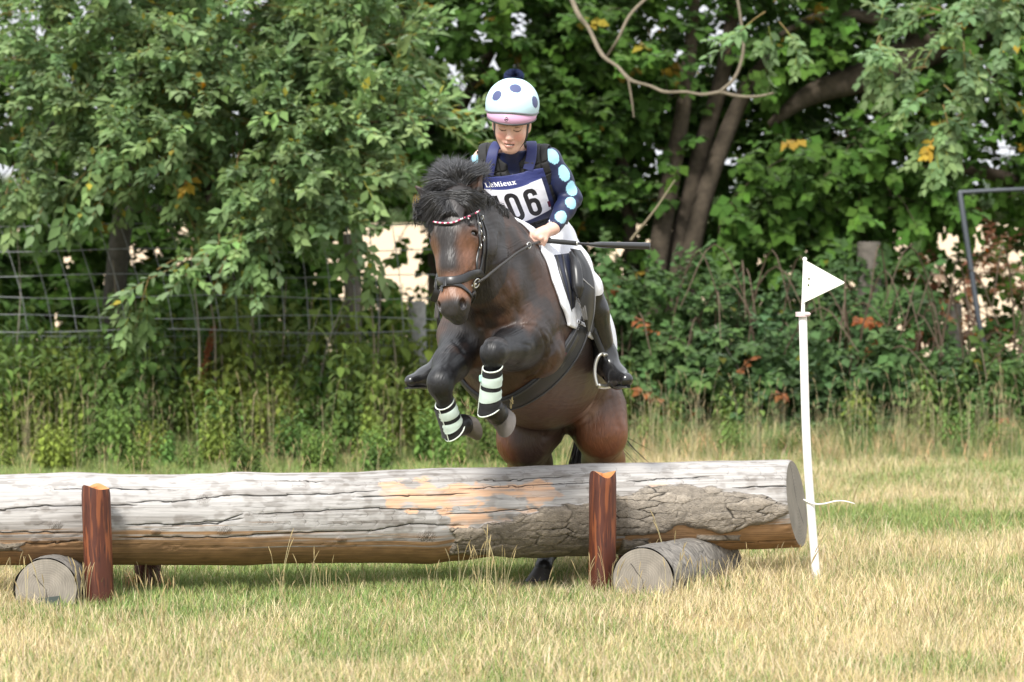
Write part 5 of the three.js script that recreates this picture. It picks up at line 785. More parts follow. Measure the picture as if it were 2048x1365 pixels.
  const silk = (x, y, z) => { for (const [a, b, q, r] of dots) if ((x - a) ** 2 + (y - b) ** 2 + (z - q) ** 2 < r * r) return [0.065, 0.080, 0.185]; return [0.50, 0.69, 0.765]; };
  const hat = mesh('riding_hat', inRider(netMesh(shellF, boundsOf([shellE], 0.02), 0.0036, silk)), MP({ vertexColors: true, roughness: 0.5, sheen: 0.2 }), rider);
  const hatPoint = (ang, y, o) => { const z = Math.cos(ang), x = Math.sin(ang), k = Math.sqrt(Math.max(0.05, 1 - ((y - 0.080) / 0.113) ** 2)); return P(x * (0.1165 * k + o), y, z * (0.135 * k + o) - 0.018); };
  const peakY0 = (a) => 0.090 - 0.034 * Math.sin(a) ** 2, peakY1 = (a) => 0.030 + 0.012 * Math.cos(a);
  mesh('peak', inRider(gridGeo(48, 10, (u, v) => { const a = mix(-1.42, 1.42, u), w = Math.cos(a * 0.98); return hatPoint(a, mix(peakY0(a), peakY1(a), v), -0.004 + (0.020 * v + 0.006 * Math.sin(v * 3.14)) * Math.max(0, w)); })), M({ color: lin(0.62, 0.36, 0.53), roughness: 0.55 }), hat);
  const arc = (f, n = 25) => Array.from({ length: n }, (_, i) => f(mix(-1.42, 1.42, i / (n - 1))));
  mesh('peak_edge', inRider(tube(arc((a) => hatPoint(a, peakY1(a) - 0.002, -0.004 + 0.020 * Math.max(0, Math.cos(a * 0.98)))), 0.0045, 8, 2)), M({ color: lin(0.045, 0.045, 0.048), roughness: 0.5 }), hat);
  mesh('hat_band', inRider(tube(arc((a) => hatPoint(a, peakY0(a) + 0.001, 0.0005)), 0.0042, 8, 2)), M({ color: lin(0.13, 0.13, 0.14), roughness: 0.5 }), hat);
  mesh('liner', inRider(netMesh((x, y, z) => smax(ell(hc, [0.108, 0.105, 0.126], 0.01, hdFrame).f(x, y, z), -toFace(x, y, z)[1] + 0.040, 0.004), boundsOf([shellE], 0.02), 0.006)), M({ color: lin(0.015, 0.015, 0.016), roughness: 0.8 }), hat);
  { // small round emblem on the peak
    const cv2 = document.createElement('canvas'); cv2.width = cv2.height = 64; const k = cv2.getContext('2d'); k.fillStyle = 'rgb(221,172,204)'; k.fillRect(0, 0, 64, 64); k.strokeStyle = '#17151a'; k.lineWidth = 8; k.beginPath(); k.arc(32, 32, 21, -2.2, 3.4); k.stroke(); k.fillStyle = '#17151a'; k.beginPath(); k.arc(34, 32, 9, 0, 7); k.fill(); k.fillRect(20, 20, 6, 24); k.fillRect(30, 29, 22, 6);
    const t = new THREE.CanvasTexture(cv2); t.colorSpace = THREE.SRGBColorSpace; mesh('emblem', inRider(gridGeo(6, 6, (u, v) => { const a = mix(-0.20, -0.02, u), y = mix(0.052, 0.076, v), w = 1 - (y - peakY1(a)) / (peakY0(a) - peakY1(a)); return hatPoint(a, y, -0.0028 + 0.020 * w + 0.006 * Math.sin(w * 3.14)); })), M({ map: t, roughness: 0.5 }), hat);
  }
  const PC = J(1028, 152, 15.5), RP = rng(12), tufts = [];
  for (let i = 0; i < 1300; i++) { const z = 1 - 2 * (i + 0.5) / 1300, a = i * 2.39996, q = Math.sqrt(1 - z * z), d = norm([q * Math.cos(a) + 0.25 * (RP() - 0.5), z + 0.25 * (RP() - 0.5), q * Math.sin(a) + 0.25 * (RP() - 0.5)]), r = 0.034 + 0.007 * RP(), e = [d[0] * r * 1.2, d[1] * r * 0.85, d[2] * r], m = mul(e, 0.6), j = () => (RP() - 0.5) * 0.004; const t = 0.6 + 0.9 * RP(); tufts.push({ pts: [PC, add(PC, m), add(PC, [e[0] + j(), e[1] + j(), e[2] + j()])], k: 0.9, c: [0.012 * t, 0.022 * t, 0.075 * t] }); }
  mesh('pompom', inRider(hairMesh(tufts, 0.0042, 4)), M({ vertexColors: true, roughness: 0.9 }), hat);
  const headF = union(headPrimsR), strapPts = (list) => list.map((q) => snap(headF, P(...q)));
  mesh('chin_strap', inRider(strap(headF, strapPts([[-0.078, 0.02, 0.01], [-0.068, -0.04, 0.02], [-0.04, -0.095, 0.015], [0, -0.112, 0.02], [0.04, -0.095, 0.015], [0.068, -0.04, 0.02], [0.078, 0.02, 0.01]]), 0.016, 0.003, 8)), leatherSoft, hat);
  for (const s of [-1, 1]) mesh('back_strap', inRider(strap(headF, strapPts([[s * 0.07, 0.02, -0.05], [s * 0.068, -0.03, -0.02], [s * 0.058, -0.062, 0.008]]), 0.013, 0.003, 8)), leatherSoft, hat);
}
// ---------------------------------------------------------------- whip in the rider's left hand
{
  const a = J(1051, 473, 15.452), b = J(1076, 480, 15.462), c = J(1153, 487, 15.50), d = J(1185, 489.5, 15.515), e = J(1299, 492.5, 15.56), base = groundUnder(b);
  const w = thing('riding_whip', 'short black riding whip held level in the rider hand', 'whip', null, base);
  mesh('grip', rebase(tube([a, b, lerp3(b, c, 0.5), c], [0.012, 0.0105, 0.011, 0.010], 14, 6), base), M({ color: lin(0.02, 0.02, 0.021), roughness: 0.55, bumpMap: cloth, bumpScale: 0.001 }), w);
  mesh('collar', rebase(tube([mad(c, norm(sub(d, c)), -0.003), mad(c, norm(sub(d, c)), 0.004)], 0.0108, 12, 2), base), metal, w);
  mesh('shaft', rebase(tube([c, d], [0.0055, 0.006], 10, 4), base), leather, w);
  mesh('padded_end', rebase(tube([lerp3(c, d, 0.75), d, lerp3(d, e, 0.15), lerp3(d, e, 0.6), e], [0.006, 0.008, 0.0135, 0.0145, 0.0155], 14, 6), base), MP({ color: lin(0.022, 0.022, 0.024), roughness: 0.3, clearcoat: 0.4 }), w);
  mesh('end_stitching', rebase(tube([lerp3(d, e, 0.985), mad(e, norm(sub(e, d)), 0.002)], 0.0165, 14, 2), base), M({ color: lin(0.08, 0.08, 0.085), roughness: 0.6 }), w);
}
// ---------------------------------------------------------------- hedge and trees
const X3 = new THREE.Vector3(), Q4 = new THREE.Quaternion(), M4 = new THREE.Matrix4(), C3 = new THREE.Color();
// a leaf as a folded, curled blade: tip along +z, normal +y
function leafGeo(len_, wid, fold = 0.18, droop = 0.25, shape = 0.45, rows = 4) {
  const pos = [], idx = [];
  for (let i = 0; i <= rows; i++) { const t = i / rows, w = wid / 2 * Math.pow(Math.sin(Math.PI * Math.pow(t, shape === 0.5 ? 1 : shape < 0.5 ? 0.75 : 0.9)), 0.75) + 0.0004, y = -droop * len_ * t * t; pos.push(-w, y + fold * w, t * len_, 0, y, t * len_, w, y + fold * w, t * len_); }
  for (let i = 0; i < rows; i++) { const a = 3 * i; idx.push(a, a + 3, a + 4, a, a + 4, a + 1, a + 1, a + 4, a + 5, a + 1, a + 5, a + 2); }
  const g = new THREE.BufferGeometry(); g.setAttribute('position', new THREE.Float32BufferAttribute(pos, 3)); g.setIndex(idx); return g;
}
function basis(fwd, up) { const z = norm(fwd), x = norm(cross(up, z)), y = cross(z, x); return new THREE.Matrix4().makeBasis(V(x), V(y), V(z)); }
function paint(g, c) { const n = g.attributes.position.count, a = new Float32Array(n * 3); for (let i = 0; i < n; i++) a.set(c, 3 * i); g.setAttribute('color', new THREE.BufferAttribute(a, 3)); return g; }
function bare(g) { const o = new THREE.BufferGeometry(); o.setAttribute('position', g.attributes.position); if (g.attributes.color) o.setAttribute('color', g.attributes.color); o.setIndex(g.index); return o; }
// twig along +z with leaves set round its outer part
function sprig(R, n, leafL, leafW, L_, opt = {}) {
  const parts = []; if (!opt.noTwig) parts.push(paint(bare(tube([[0, 0, 0], [0, 0.01, L_ * 0.5], [0, -0.01, L_]], [0.0022, 0.0017, 0.001], 3, 1, false)), opt.twig ?? [0.9, 0.75, 0.4]));
  for (let i = 0; i < n; i++) {
    const t = (opt.from ?? 0.15) + (1 - (opt.from ?? 0.15)) * (i + 0.3 * R()) / n, a = i * 2.4 + R() * 0.8, s = 0.65 + 0.45 * R() - 0.15 * (t > 0.85 ? 1 : 0), open = (opt.open ?? 0.95) * (1 - 0.45 * t) + 0.25 * (R() - 0.5);
    const side = [Math.cos(a), Math.sin(a) * (opt.flat ?? 0.8), 0], dir = norm([side[0] * Math.sin(open), side[1] * Math.sin(open) - (opt.sag ?? 0.12), Math.cos(open)]), up = norm([0.5 * (R() - 0.5), 1, 0.25 + 0.5 * (R() - 0.5)]);
    const g = leafGeo(leafL * s, leafW * s, 0.12 + 0.2 * R(), 0.1 + 0.3 * R(), opt.shape ?? 0.5, opt.rows ?? 3); g.applyMatrix4(basis(dir, up)); g.translate(0, 0, t * L_);
    const k = 0.72 + 0.56 * R(); parts.push(paint(g, R() < (opt.old ?? 0.02) ? [k * 2.4, k * 1.35, k * 0.5] : [k, k * (0.94 + 0.12 * R()), k]));
  }
  const m = mergeGeometries(parts); m.computeVertexNormals(); return m;
}
function instanced(name, geo, mat, items, parent) {
  const m = new THREE.InstancedMesh(geo, mat, items.length); m.name = name; m.castShadow = m.receiveShadow = true;
  items.forEach((it, i) => { M4.copy(basis(it.f, it.u ?? [0, 1, 0])).scale(X3.set(it.s, it.s, it.s)).setPosition(...it.p); m.setMatrixAt(i, M4); m.setColorAt(i, C3.setRGB(...it.c)); });
  if (parent) parent.add(m); return m;
}
const leafMat = (r = 1) => MP({ vertexColors: true, roughness: r, transmission: 0.36, thickness: 0, side: THREE.DoubleSide, specularIntensity: 0.35 });
const glossLeaf = M({ vertexColors: true, roughness: 0.55, side: THREE.DoubleSide }), thinLeaf = leafMat(1);
const barkTwig = dataTexture(128, 256, (u, v, o) => { const n = fbm(u * 14, v * 40, 2, 4), k = 0.55 + 0.8 * n; o[0] = o[1] = o[2] = toS(0.5 * k); }, true, 1, 1);
const barkMaterial = (r, g, b) => M({ map: barkTwig, color: lin(r, g, b), bumpMap: barkTwig, bumpScale: 0.01, roughness: 0.95 });
const rr3 = (R) => { let p; do { p = [R() * 2 - 1, R() * 2 - 1, R() * 2 - 1]; } while (dot(p, p) > 1); return p; };
const px2 = (d) => d / FOCAL;

// crown made of branchlets: each starts inside a blob and runs outwards, carrying sprigs along its outer part
function crown(R, blobs, perBlob, opt) {
  const kinds = opt.sprigs.map(() => []), twigs = [], tip = [];
  for (const b of blobs) {
    const [px, py, d, rx, ry, rz, dens = 1] = b, c = J(px, py, d), n = Math.round(perBlob * dens * (rx * ry * 0.7 + 0.3 * rz) * 4);
    for (let i = 0; i < n; i++) {
      const q = rr3(R), st = [c[0] + q[0] * rx * 0.75, c[1] + q[1] * ry * 0.75, c[2] + q[2] * rz * 0.75];
      let dir = norm([q[0] + 0.5 * (R() - 0.5) + (opt.lean?.[0] ?? 0), q[1] * 0.7 + 0.5 * (R() - 0.5) + (opt.lean?.[1] ?? -0.1), q[2] + 0.35 + 0.5 * (R() - 0.5)]);
      const Ln = (opt.len ?? 0.5) * (0.6 + 0.7 * R()), mid = mad(st, dir, Ln * 0.5), end = mad(add(mid, [0, -(opt.droop ?? 0.1) * Ln, 0]), dir, Ln * 0.5);
      if (opt.keep && !opt.keep(end, R)) continue;
      if (R() < (opt.twigShare ?? 0.5)) twigs.push(paint(bare(tube([st, mid, end], [0.005, 0.0035, 0.0015], 4, 2, false)), opt.twigColor ?? [1, 1, 1]));
      const m = opt.each ?? 6, tone = 0.72 + 0.56 * R();
      for (let k = 0; k < m; k++) {
        const t = 0.25 + 0.75 * (k + R() * 0.6) / m, p0 = lerp3(st, mid, 0.5), p = t < 0.5 ? lerp3(st, mid, t * 2) : lerp3(mid, end, t * 2 - 1), s = rr3(R), f = norm([dir[0] + s[0] * (opt.spread ?? 0.9), dir[1] + s[1] * (opt.spread ?? 0.9) - 0.1, dir[2] + s[2] * (opt.spread ?? 0.9)]);
        if (opt.keep && !opt.keep(p, R, f)) continue;
        const yel = R() < (opt.yellow ?? 0.02), h = tone * (0.85 + 0.3 * R()), cc = yel ? opt.yellowColor ?? [0.42, 0.30, 0.04] : opt.color;
        kinds[(R() * kinds.length) | 0].push({ p, f, u: norm([0.6 * (R() - 0.5), 1, 0.5 + 0.6 * (R() - 0.5)]), s: 0.72 + 0.7 * R() * R() + 0.12 * R(), c: [cc[0] * h * (0.9 + 0.2 * R()), cc[1] * h, cc[2] * h * (0.85 + 0.3 * R())] });
      }
    }
  }
  return { kinds, twigs };
}
// the same copies written out as one mesh
function baked(name, geo, mat, items, parent) {
  const P0 = geo.attributes.position, N0_ = geo.attributes.normal, C0 = geo.attributes.color, I0 = geo.index.array, n = P0.count, pos = new Float32Array(n * 3 * items.length), nor = new Float32Array(n * 3 * items.length), col = new Float32Array(n * 3 * items.length), idx = new Uint32Array(I0.length * items.length);
  items.forEach((it, k) => { const e = basis(it.f, it.u ?? [0, 1, 0]).elements; for (let i = 0; i < n; i++) { const x = P0.getX(i) * it.s, y = P0.getY(i) * it.s, z = P0.getZ(i) * it.s, a = N0_.getX(i), b = N0_.getY(i), c = N0_.getZ(i), o = (k * n + i) * 3; for (let q = 0; q < 3; q++) { pos[o + q] = it.p[q] + e[q] * x + e[4 + q] * y + e[8 + q] * z; nor[o + q] = e[q] * a + e[4 + q] * b + e[8 + q] * c; } col[o] = C0.getX(i) * it.c[0]; col[o + 1] = C0.getY(i) * it.c[1]; col[o + 2] = C0.getZ(i) * it.c[2]; } for (let i = 0; i < I0.length; i++) idx[k * I0.length + i] = I0[i] + k * n; });
  const g = new THREE.BufferGeometry(); g.setAttribute('position', new THREE.BufferAttribute(pos, 3)); g.setAttribute('normal', new THREE.BufferAttribute(nor, 3)); g.setAttribute('color', new THREE.BufferAttribute(col, 3)); g.setIndex(new THREE.BufferAttribute(idx, 1)); return mesh(name, g, mat, parent);
}
function addCrown(tree, base, cr, sprigs, mat, twigMat, put = baked) {
  const g = new THREE.Group(); g.name = 'crown'; tree.add(g);
  cr.kinds.forEach((items, i) => { for (const it of items) it.p = sub(it.p, base); const m = put('leaves', sprigs[i], mat, items, g); m.userData.kind = 'stuff'; });
  if (cr.twigs.length) { const t = mesh('twigs', rebase(mergeGeometries(cr.twigs), base), twigMat, g); t.geometry.computeVertexNormals(); t.userData.kind = 'stuff'; }
  return g;
}
const T = (list, r, sides = 10, sub_ = 6) => tube(list.map((q) => q.length === 3 && q[2] > 5 ? J(...q) : q), r, sides, sub_);
const pix = (p) => toPixel(p);
const twigMat = M({ vertexColors: true, roughness: 0.9 });

// ---- goat willow on the left, its boughs hanging over the fence
{
  const R = rng(301), base = [J(230, 900, 25.2)[0], 0, J(230, 900, 25.2)[2]];
  const t = thing('willow_tree', 'grey green willow with boughs hanging over the wire fence at left', 'tree', null, base);
  const bm = barkMaterial(0.14, 0.125, 0.10);
  mesh('trunk', rebase(tube([mad(base, [0, 1, 0], -0.1), J(225, 640, 25.2), J(260, 330, 25.0), J(300, 60, 24.8), J(320, -250, 24.6)], [0.085, 0.08, 0.07, 0.06, 0.05], 10, 6), base), bm, t);
  for (const l of [[[255, 380, 25], [420, 260, 24.5], [640, 250, 24], [860, 240, 23.6]], [[290, 150, 24.8], [150, 200, 24.2], [60, 330, 23.8], [20, 460, 23.6]], [[300, 60, 24.8], [520, 90, 24.2], [760, 110, 23.8]], [[250, 420, 25], [330, 420, 24.2], [420, 470, 23.6], [470, 560, 23.3]], [[310, 0, 24.8], [200, -120, 24.2], [-80, -60, 23.8]]]) mesh('bough', rebase(T(l, [0.03, 0.024, 0.016, 0.008], 8), base), bm, t);
  const sprigs = [0, 1, 2].map(() => sprig(R, 10, 0.100, 0.051, 0.25, { open: 1.0, sag: 0.05, shape: 0.6, rows: 2, twig: [1.6, 1.1, 0.55] }));
  const blobs = [[100, 110, 23.8, 1.0, 0.7, 0.5], [330, 60, 23.6, 0.9, 0.7, 0.5], [470, 220, 23.4, 0.75, 0.55, 0.45], [620, 300, 23.3, 0.5, 0.45, 0.35], [690, 130, 23.6, 0.45, 0.42, 0.35], [600, 20, 23.8, 0.6, 0.4, 0.4], [790, 240, 23.4, 0.26, 0.12, 0.2], [760, 80, 23.6, 0.2, 0.14, 0.2, 0.7], [270, 280, 23.4, 0.45, 0.25, 0.3], [520, 420, 23.3, 0.36, 0.2, 0.22, 0.8], [690, 410, 23.4, 0.2, 0.16, 0.2, 0.8], [50, 300, 23.7, 0.35, 0.14, 0.25, 0.7], [300, 545, 23.2, 0.14, 0.04, 0.06, 1], [300, -260, 24.2, 2.2, 0.9, 1.2, 0.3], [-160, 100, 24, 0.7, 1.0, 0.8, 0.4], [500, -160, 24, 1.6, 0.5, 1.0, 0.4]];
  const cr = crown(R, blobs, 40, { sprigs, each: 5, len: 0.42, droop: 0.2, spread: 0.8, color: [0.175, 0.270, 0.100], yellow: 0.006, twigShare: 0.55, twigColor: [0.20, 0.135, 0.05], lean: [0, -0.08] });
  addCrown(t, base, cr, sprigs, thinLeaf, twigMat);
  // nearest leaves, each a part of its own
  const lg = [leafGeo(0.088, 0.046, 0.2, 0.25, 0.6, 4), leafGeo(0.078, 0.038, 0.25, 0.1, 0.6, 4), leafGeo(0.07, 0.04, 0.1, 0.35, 0.6, 4)]; lg.forEach((g) => g.computeVertexNormals());
  const lm = [[0.165, 0.25, 0.105], [0.20, 0.29, 0.14], [0.13, 0.205, 0.085]].map((c) => MP({ color: lin(...c), roughness: 1, transmission: 0.3, thickness: 0, side: THREE.DoubleSide }));
  const ends = [[250, 585, 23.0, -0.8, -0.45], [560, 560, 23.0, 0.3, -0.8], [420, 600, 23.0, -0.3, -0.9], [720, 520, 23.1, 0.2, -0.9], [905, 238, 23.1, 0.95, -0.1], [830, 80, 23.3, 0.8, 0.1], [60, 480, 23.2, -0.3, -0.9], [600, 500, 23, -0.1, -1], [860, 160, 23.2, 0.9, -0.2], [180, 440, 23.1, -0.4, -0.8], [330, 590, 22.95, -0.6, -0.6], [650, 480, 23.05, 0.2, -0.9]];
  for (const [px, py, d, ax, ay] of ends) {
    const dir = norm([ax, ay, 0.35]), tip = J(px, py, d), st = mad(tip, dir, -0.5); const br = mesh('hanging_twig', rebase(tube([mad(st, [0, 1, -0.3], 0.06), st, lerp3(st, tip, 0.6), tip], [0.005, 0.0042, 0.003, 0.0012], 5, 4), base), M({ color: lin(0.20, 0.14, 0.055), roughness: 0.9 }), t);
    for (let i = 0; i < 17; i++) { const q = i / 16, a = i * 2.4, p = lerp3(st, tip, q), sd = norm(cross(dir, [0, 0.3, 1])), s2 = cross(dir, sd), f = norm(add(mul(dir, 0.55 + 0.5 * q), add(mul(sd, Math.cos(a) * (1 - 0.4 * q)), mul(s2, Math.sin(a) * (1 - 0.4 * q))))); const m = mesh('leaf', lg[i % 3], lm[(R() * 3) | 0], br); m.matrixAutoUpdate = true; const mm = basis(f, norm([R() - 0.5, 1, 0.4 + 0.4 * R()])); m.quaternion.setFromRotationMatrix(mm); m.position.set(...sub(p, base)); const sc = 0.75 + 0.4 * R(); m.scale.set(sc, sc, sc); }
  }
}
// gaps in the leaf wall where sky and the stubble beyond show through
const gaps = [[770, 480, 80, 0.8], [690, 540, 50, 0.6], [840, 560, 50, 0.75], [850, 440, 50, 0.6], [1900, 540, 110, 0.25], [1960, 420, 120, 0.2], [10, 380, 45, 0.9]];
{ const R = rng(4242), many = (n, x0, x1, y0, y1, r0, r1, s) => { for (let i = 0; i < n; i++) gaps.push([mix(x0, x1, R()), mix(y0, y1, R()), mix(r0, r1, R() * R()), s]); };
  many(34, 850, 1040, 0, 250, 9, 20, 0.985); many(7, 640, 800, 10, 90, 7, 14, 0.98); many(10, 1100, 1560, 0, 200, 6, 12, 0.97); many(6, 1640, 2048, 0, 120, 6, 13, 0.97); many(34, 1250, 1700, 360, 560, 7, 16, 0.97); many(34, 1680, 2048, 300, 640, 7, 18, 0.97); many(14, 1550, 2000, 180, 330, 8, 16, 0.97); many(16, 1150, 1260, 400, 560, 8, 18, 0.95); many(10, 60, 420, 470, 560, 9, 18, 0.9); }
// big stems stand clear of most leaves
const bare_ = [[1890, 85, 1560, 235, 44], [1310, 500, 1392, 100, 30], [1352, 500, 1445, 140, 30], [1375, 520, 1520, 140, 26], [1990, 350, 1830, 305, 20]];
const clearOf = (q) => { for (const [x0, y0, x1, y1, w] of bare_) { const ux = x1 - x0, uy = y1 - y0, t = clamp(((q[0] - x0) * ux + (q[1] - y0) * uy) / (ux * ux + uy * uy)); if (Math.hypot(q[0] - x0 - ux * t, q[1] - y0 - uy * t) < w && q[2] < 26.5) return true; } return false; };
const keepGap = (p, R, f) => { let k = 1; for (const t of f ? [0.03, 0.14, 0.26] : [0]) { const q = toPixel(f ? mad(p, f, t) : p); if (clearOf(q)) k = Math.min(k, 0.22); for (const [x, y, r, s] of gaps) { const dx = q[0] - x, dy = (q[1] - y) * 1.1; if (Math.abs(dx) > r * 1.3 || Math.abs(dy) > r * 1.3) continue; const d = Math.hypot(dx, dy) / r; if (d < 1.25) k = Math.min(k, 1 - s * smooth(1.25, 0.85, d)); } } return R() < k; };

// ---- hazel thicket behind: three trees with round leaves
function hazel(seed, foot, label, stems, blobs, dens, color, extra) {
  const R = rng(seed), base = [foot[0], 0, foot[2]], t = thing('hazel_tree', label, 'tree', 'broadleaved trees behind the fence', base), bm = barkMaterial(0.15, 0.115, 0.08);
  stems.forEach(([l, r], i) => mesh(i ? 'limb' : 'trunk', rebase(T(l, r, 10, 6), base), bm, t));
  const sprigs = [0, 1, 2].map(() => sprig(R, 7, 0.098, 0.088, 0.26, { open: 1.15, flat: 0.5, sag: 0.2, shape: 0.45, rows: 2, old: 0.015, twig: [0.8, 0.6, 0.4] }));
  const cr = crown(R, blobs, dens, { sprigs, each: 5, len: 0.5, droop: 0.15, spread: 1.0, color, yellow: 0.02, twigShare: 0.3, twigColor: [0.10, 0.075, 0.05], keep: keepGap });
  addCrown(t, base, cr, sprigs, thinLeaf, twigMat, dens < 30 ? instanced : baked); if (extra) extra(t, base, bm); return t;
}
const f1 = J(870, 880, 26.4), f2 = J(1335, 870, 26.2), f3 = J(2080, 860, 26.8), f0 = J(430, 880, 27);
hazel(411, f1, 'leafy hazel behind the rider with sky showing through its crown', [[[[870, 900, 26.4], [880, 560, 26.4], [868, 330, 26.4], [835, 190, 26.4], [800, -80, 26.3]], [0.10, 0.09, 0.08, 0.06, 0.04]], [[[868, 330, 26.4], [930, 200, 26.4], [1000, 60, 26.3], [1010, -120, 26.2]], [0.06, 0.045, 0.03, 0.02]], [[[880, 500, 26.4], [960, 330, 26.6], [1080, 180, 26.7], [1150, -50, 26.7]], [0.06, 0.05, 0.04, 0.02]]],
  [[900, 100, 26.4, 1.0, 0.9, 0.6], [880, 60, 27.6, 1.1, 0.8, 0.4], [1020, 30, 26.2, 0.7, 0.5, 0.5], [1000, 320, 26.3, 0.8, 0.7, 0.5], [780, 320, 26.6, 0.6, 0.6, 0.5], [1130, 150, 26.6, 0.7, 0.8, 0.6], [760, 60, 26.8, 0.7, 0.6, 0.5], [850, 560, 26.8, 0.8, 0.4, 0.4, 0.7], [1060, 560, 26.8, 0.6, 0.5, 0.4], [900, -240, 26.4, 1.6, 0.8, 1.0, 0.4], [950, 250, 27.4, 1.4, 1.3, 0.5]], 38, [0.074, 0.158, 0.022]);
hazel(412, f2, 'many stemmed hazel in the middle of the hedge with a bare dead branch', [[[[1290, 880, 26.2], [1310, 560, 26.2], [1345, 340, 26.2], [1372, 180, 26.1], [1395, -80, 26]], [0.085, 0.08, 0.07, 0.055, 0.04]], [[[1330, 880, 26.3], [1350, 560, 26.3], [1395, 330, 26.3], [1445, 150, 26.3], [1480, -80, 26.3]], [0.09, 0.085, 0.07, 0.06, 0.04]], [[[1370, 880, 26.2], [1375, 560, 26.2], [1430, 330, 26.2], [1520, 140, 26.3], [1660, 20, 26.4], [1760, -90, 26.5]], [0.08, 0.075, 0.065, 0.055, 0.05, 0.035]], [[[1260, 880, 26.4], [1265, 560, 26.4], [1240, 300, 26.4], [1180, 100, 26.4], [1130, -90, 26.4]], [0.06, 0.055, 0.045, 0.04, 0.03]]],
  [[1300, 60, 26.4, 0.8, 0.7, 0.6], [1480, 330, 26.5, 0.8, 0.7, 0.6], [1240, 320, 26.6, 0.6, 0.8, 0.5], [1560, 120, 26.8, 0.7, 0.7, 0.5], [1380, 560, 26.8, 0.7, 0.5, 0.4], [1220, 560, 26.8, 0.5, 0.5, 0.4], [1400, -240, 26.4, 1.7, 0.8, 1.0, 0.4], [1400, 250, 27.5, 1.6, 1.4, 0.5], [1640, 420, 26.6, 0.5, 0.5, 0.4, 0.8]], 38, [0.070, 0.150, 0.022],
  (t, base) => { const dm = barkMaterial(0.42, 0.35, 0.25); const db = mesh('dead_branch', rebase(T([[1140, -10, 25.4], [1160, 34, 25.2], [1176, 54, 25.2], [1206, 112, 25.0], [1236, 134, 24.9], [1262, 161, 24.8], [1300, 172, 24.75], [1330, 184, 24.7], [1372, 184, 24.7], [1404, 189, 24.7], [1440, 184, 24.7]], [0.017, 0.018, 0.014, 0.015, 0.012, 0.014, 0.011, 0.012, 0.010, 0.011, 0.012], 8, 4), base), dm, t);
    mesh('dead_fork', rebase(T([[1440, 184, 24.7], [1470, 155, 24.7], [1487, 100, 24.7], [1482, 40, 24.7], [1472, -20, 24.7]], [0.012, 0.012, 0.011, 0.010, 0.010], 8, 6), base), dm, db); mesh('dead_fork', rebase(T([[1440, 184, 24.7], [1480, 193, 24.7], [1515, 193, 24.7], [1548, 186, 24.7]], [0.013, 0.012, 0.009, 0.007], 8, 6), base), dm, db); mesh('dead_fork', rebase(T([[1300, -10, 25], [1260, 30, 24.9], [1235, 80, 24.85], [1215, 112, 25]], [0.012, 0.012, 0.01, 0.009], 6, 5), base), dm, db); mesh('dead_fork', rebase(T([[1256, 155, 24.8], [1262, 190, 24.8], [1268, 235, 24.8]], [0.009, 0.008, 0.005], 6, 5), base), dm, db); });
hazel(413, f3, 'dark leaning tree at the right edge with a thick slanting limb', [[[[2090, 880, 26.8], [2110, 500, 26.8], [2100, 200, 26.7], [2060, -80, 26.6]], [0.2, 0.19, 0.17, 0.15]], [[[2110, 60, 26.7], [1990, 40, 26.5], [1880, 85, 26.3], [1740, 150, 26.2], [1620, 190, 26.2], [1540, 250, 26.3]], [0.17, 0.16, 0.145, 0.12, 0.08, 0.03]], [[[2080, 380, 26.8], [1990, 350, 26.4], [1900, 330, 26.2], [1810, 300, 26.1]], [0.06, 0.05, 0.04, 0.02]], [[[1880, 85, 26.3], [1760, 40, 26.2], [1650, 30, 26.1], [1560, 70, 26]], [0.06, 0.05, 0.04, 0.02]]],
  [[1900, 200, 26.4, 0.9, 0.7, 0.6], [1720, 300, 26.3, 0.8, 0.5, 0.5], [1980, 400, 26.6, 0.5, 0.5, 0.4, 0.7], [1780, 20, 26.6, 0.9, 0.6, 0.6], [2080, 100, 26.6, 0.7, 0.9, 0.6], [1850, -240, 26.4, 1.8, 0.8, 1.0, 0.4], [1800, 250, 27.5, 1.6, 1.3, 0.5], [1700, 480, 26.9, 0.8, 0.4, 0.3, 0.8], [2000, 640, 27, 0.6, 0.5, 0.3, 0.5]], 38, [0.070, 0.150, 0.022],
  (t, base) => { // sprigs of paler leaves hanging in front
    const R = rng(88), sp = [0, 1].map(() => sprig(R, 10, 0.085, 0.044, 0.24, { open: 1.0, shape: 0.6, rows: 3, twig: [1.8, 1.3, 0.6] })); const cr = crown(R, [[1930, 60, 23.8, 0.32, 0.3, 0.2], [1880, 150, 23.7, 0.16, 0.3, 0.15], [1935, 220, 23.7, 0.12, 0.13, 0.1], [1760, 70, 23.8, 0.14, 0.14, 0.12], [1545, 25, 23.8, 0.14, 0.1, 0.1], [2020, -20, 23.8, 0.3, 0.3, 0.2]], 24, { sprigs: sp, each: 4, len: 0.28, droop: 0.3, spread: 0.8, color: [0.155, 0.240, 0.098], twigShare: 0.7, twigColor: [0.20, 0.14, 0.05], lean: [0, -0.3] }); addCrown(t, base, cr, sp, thinLeaf, twigMat); });
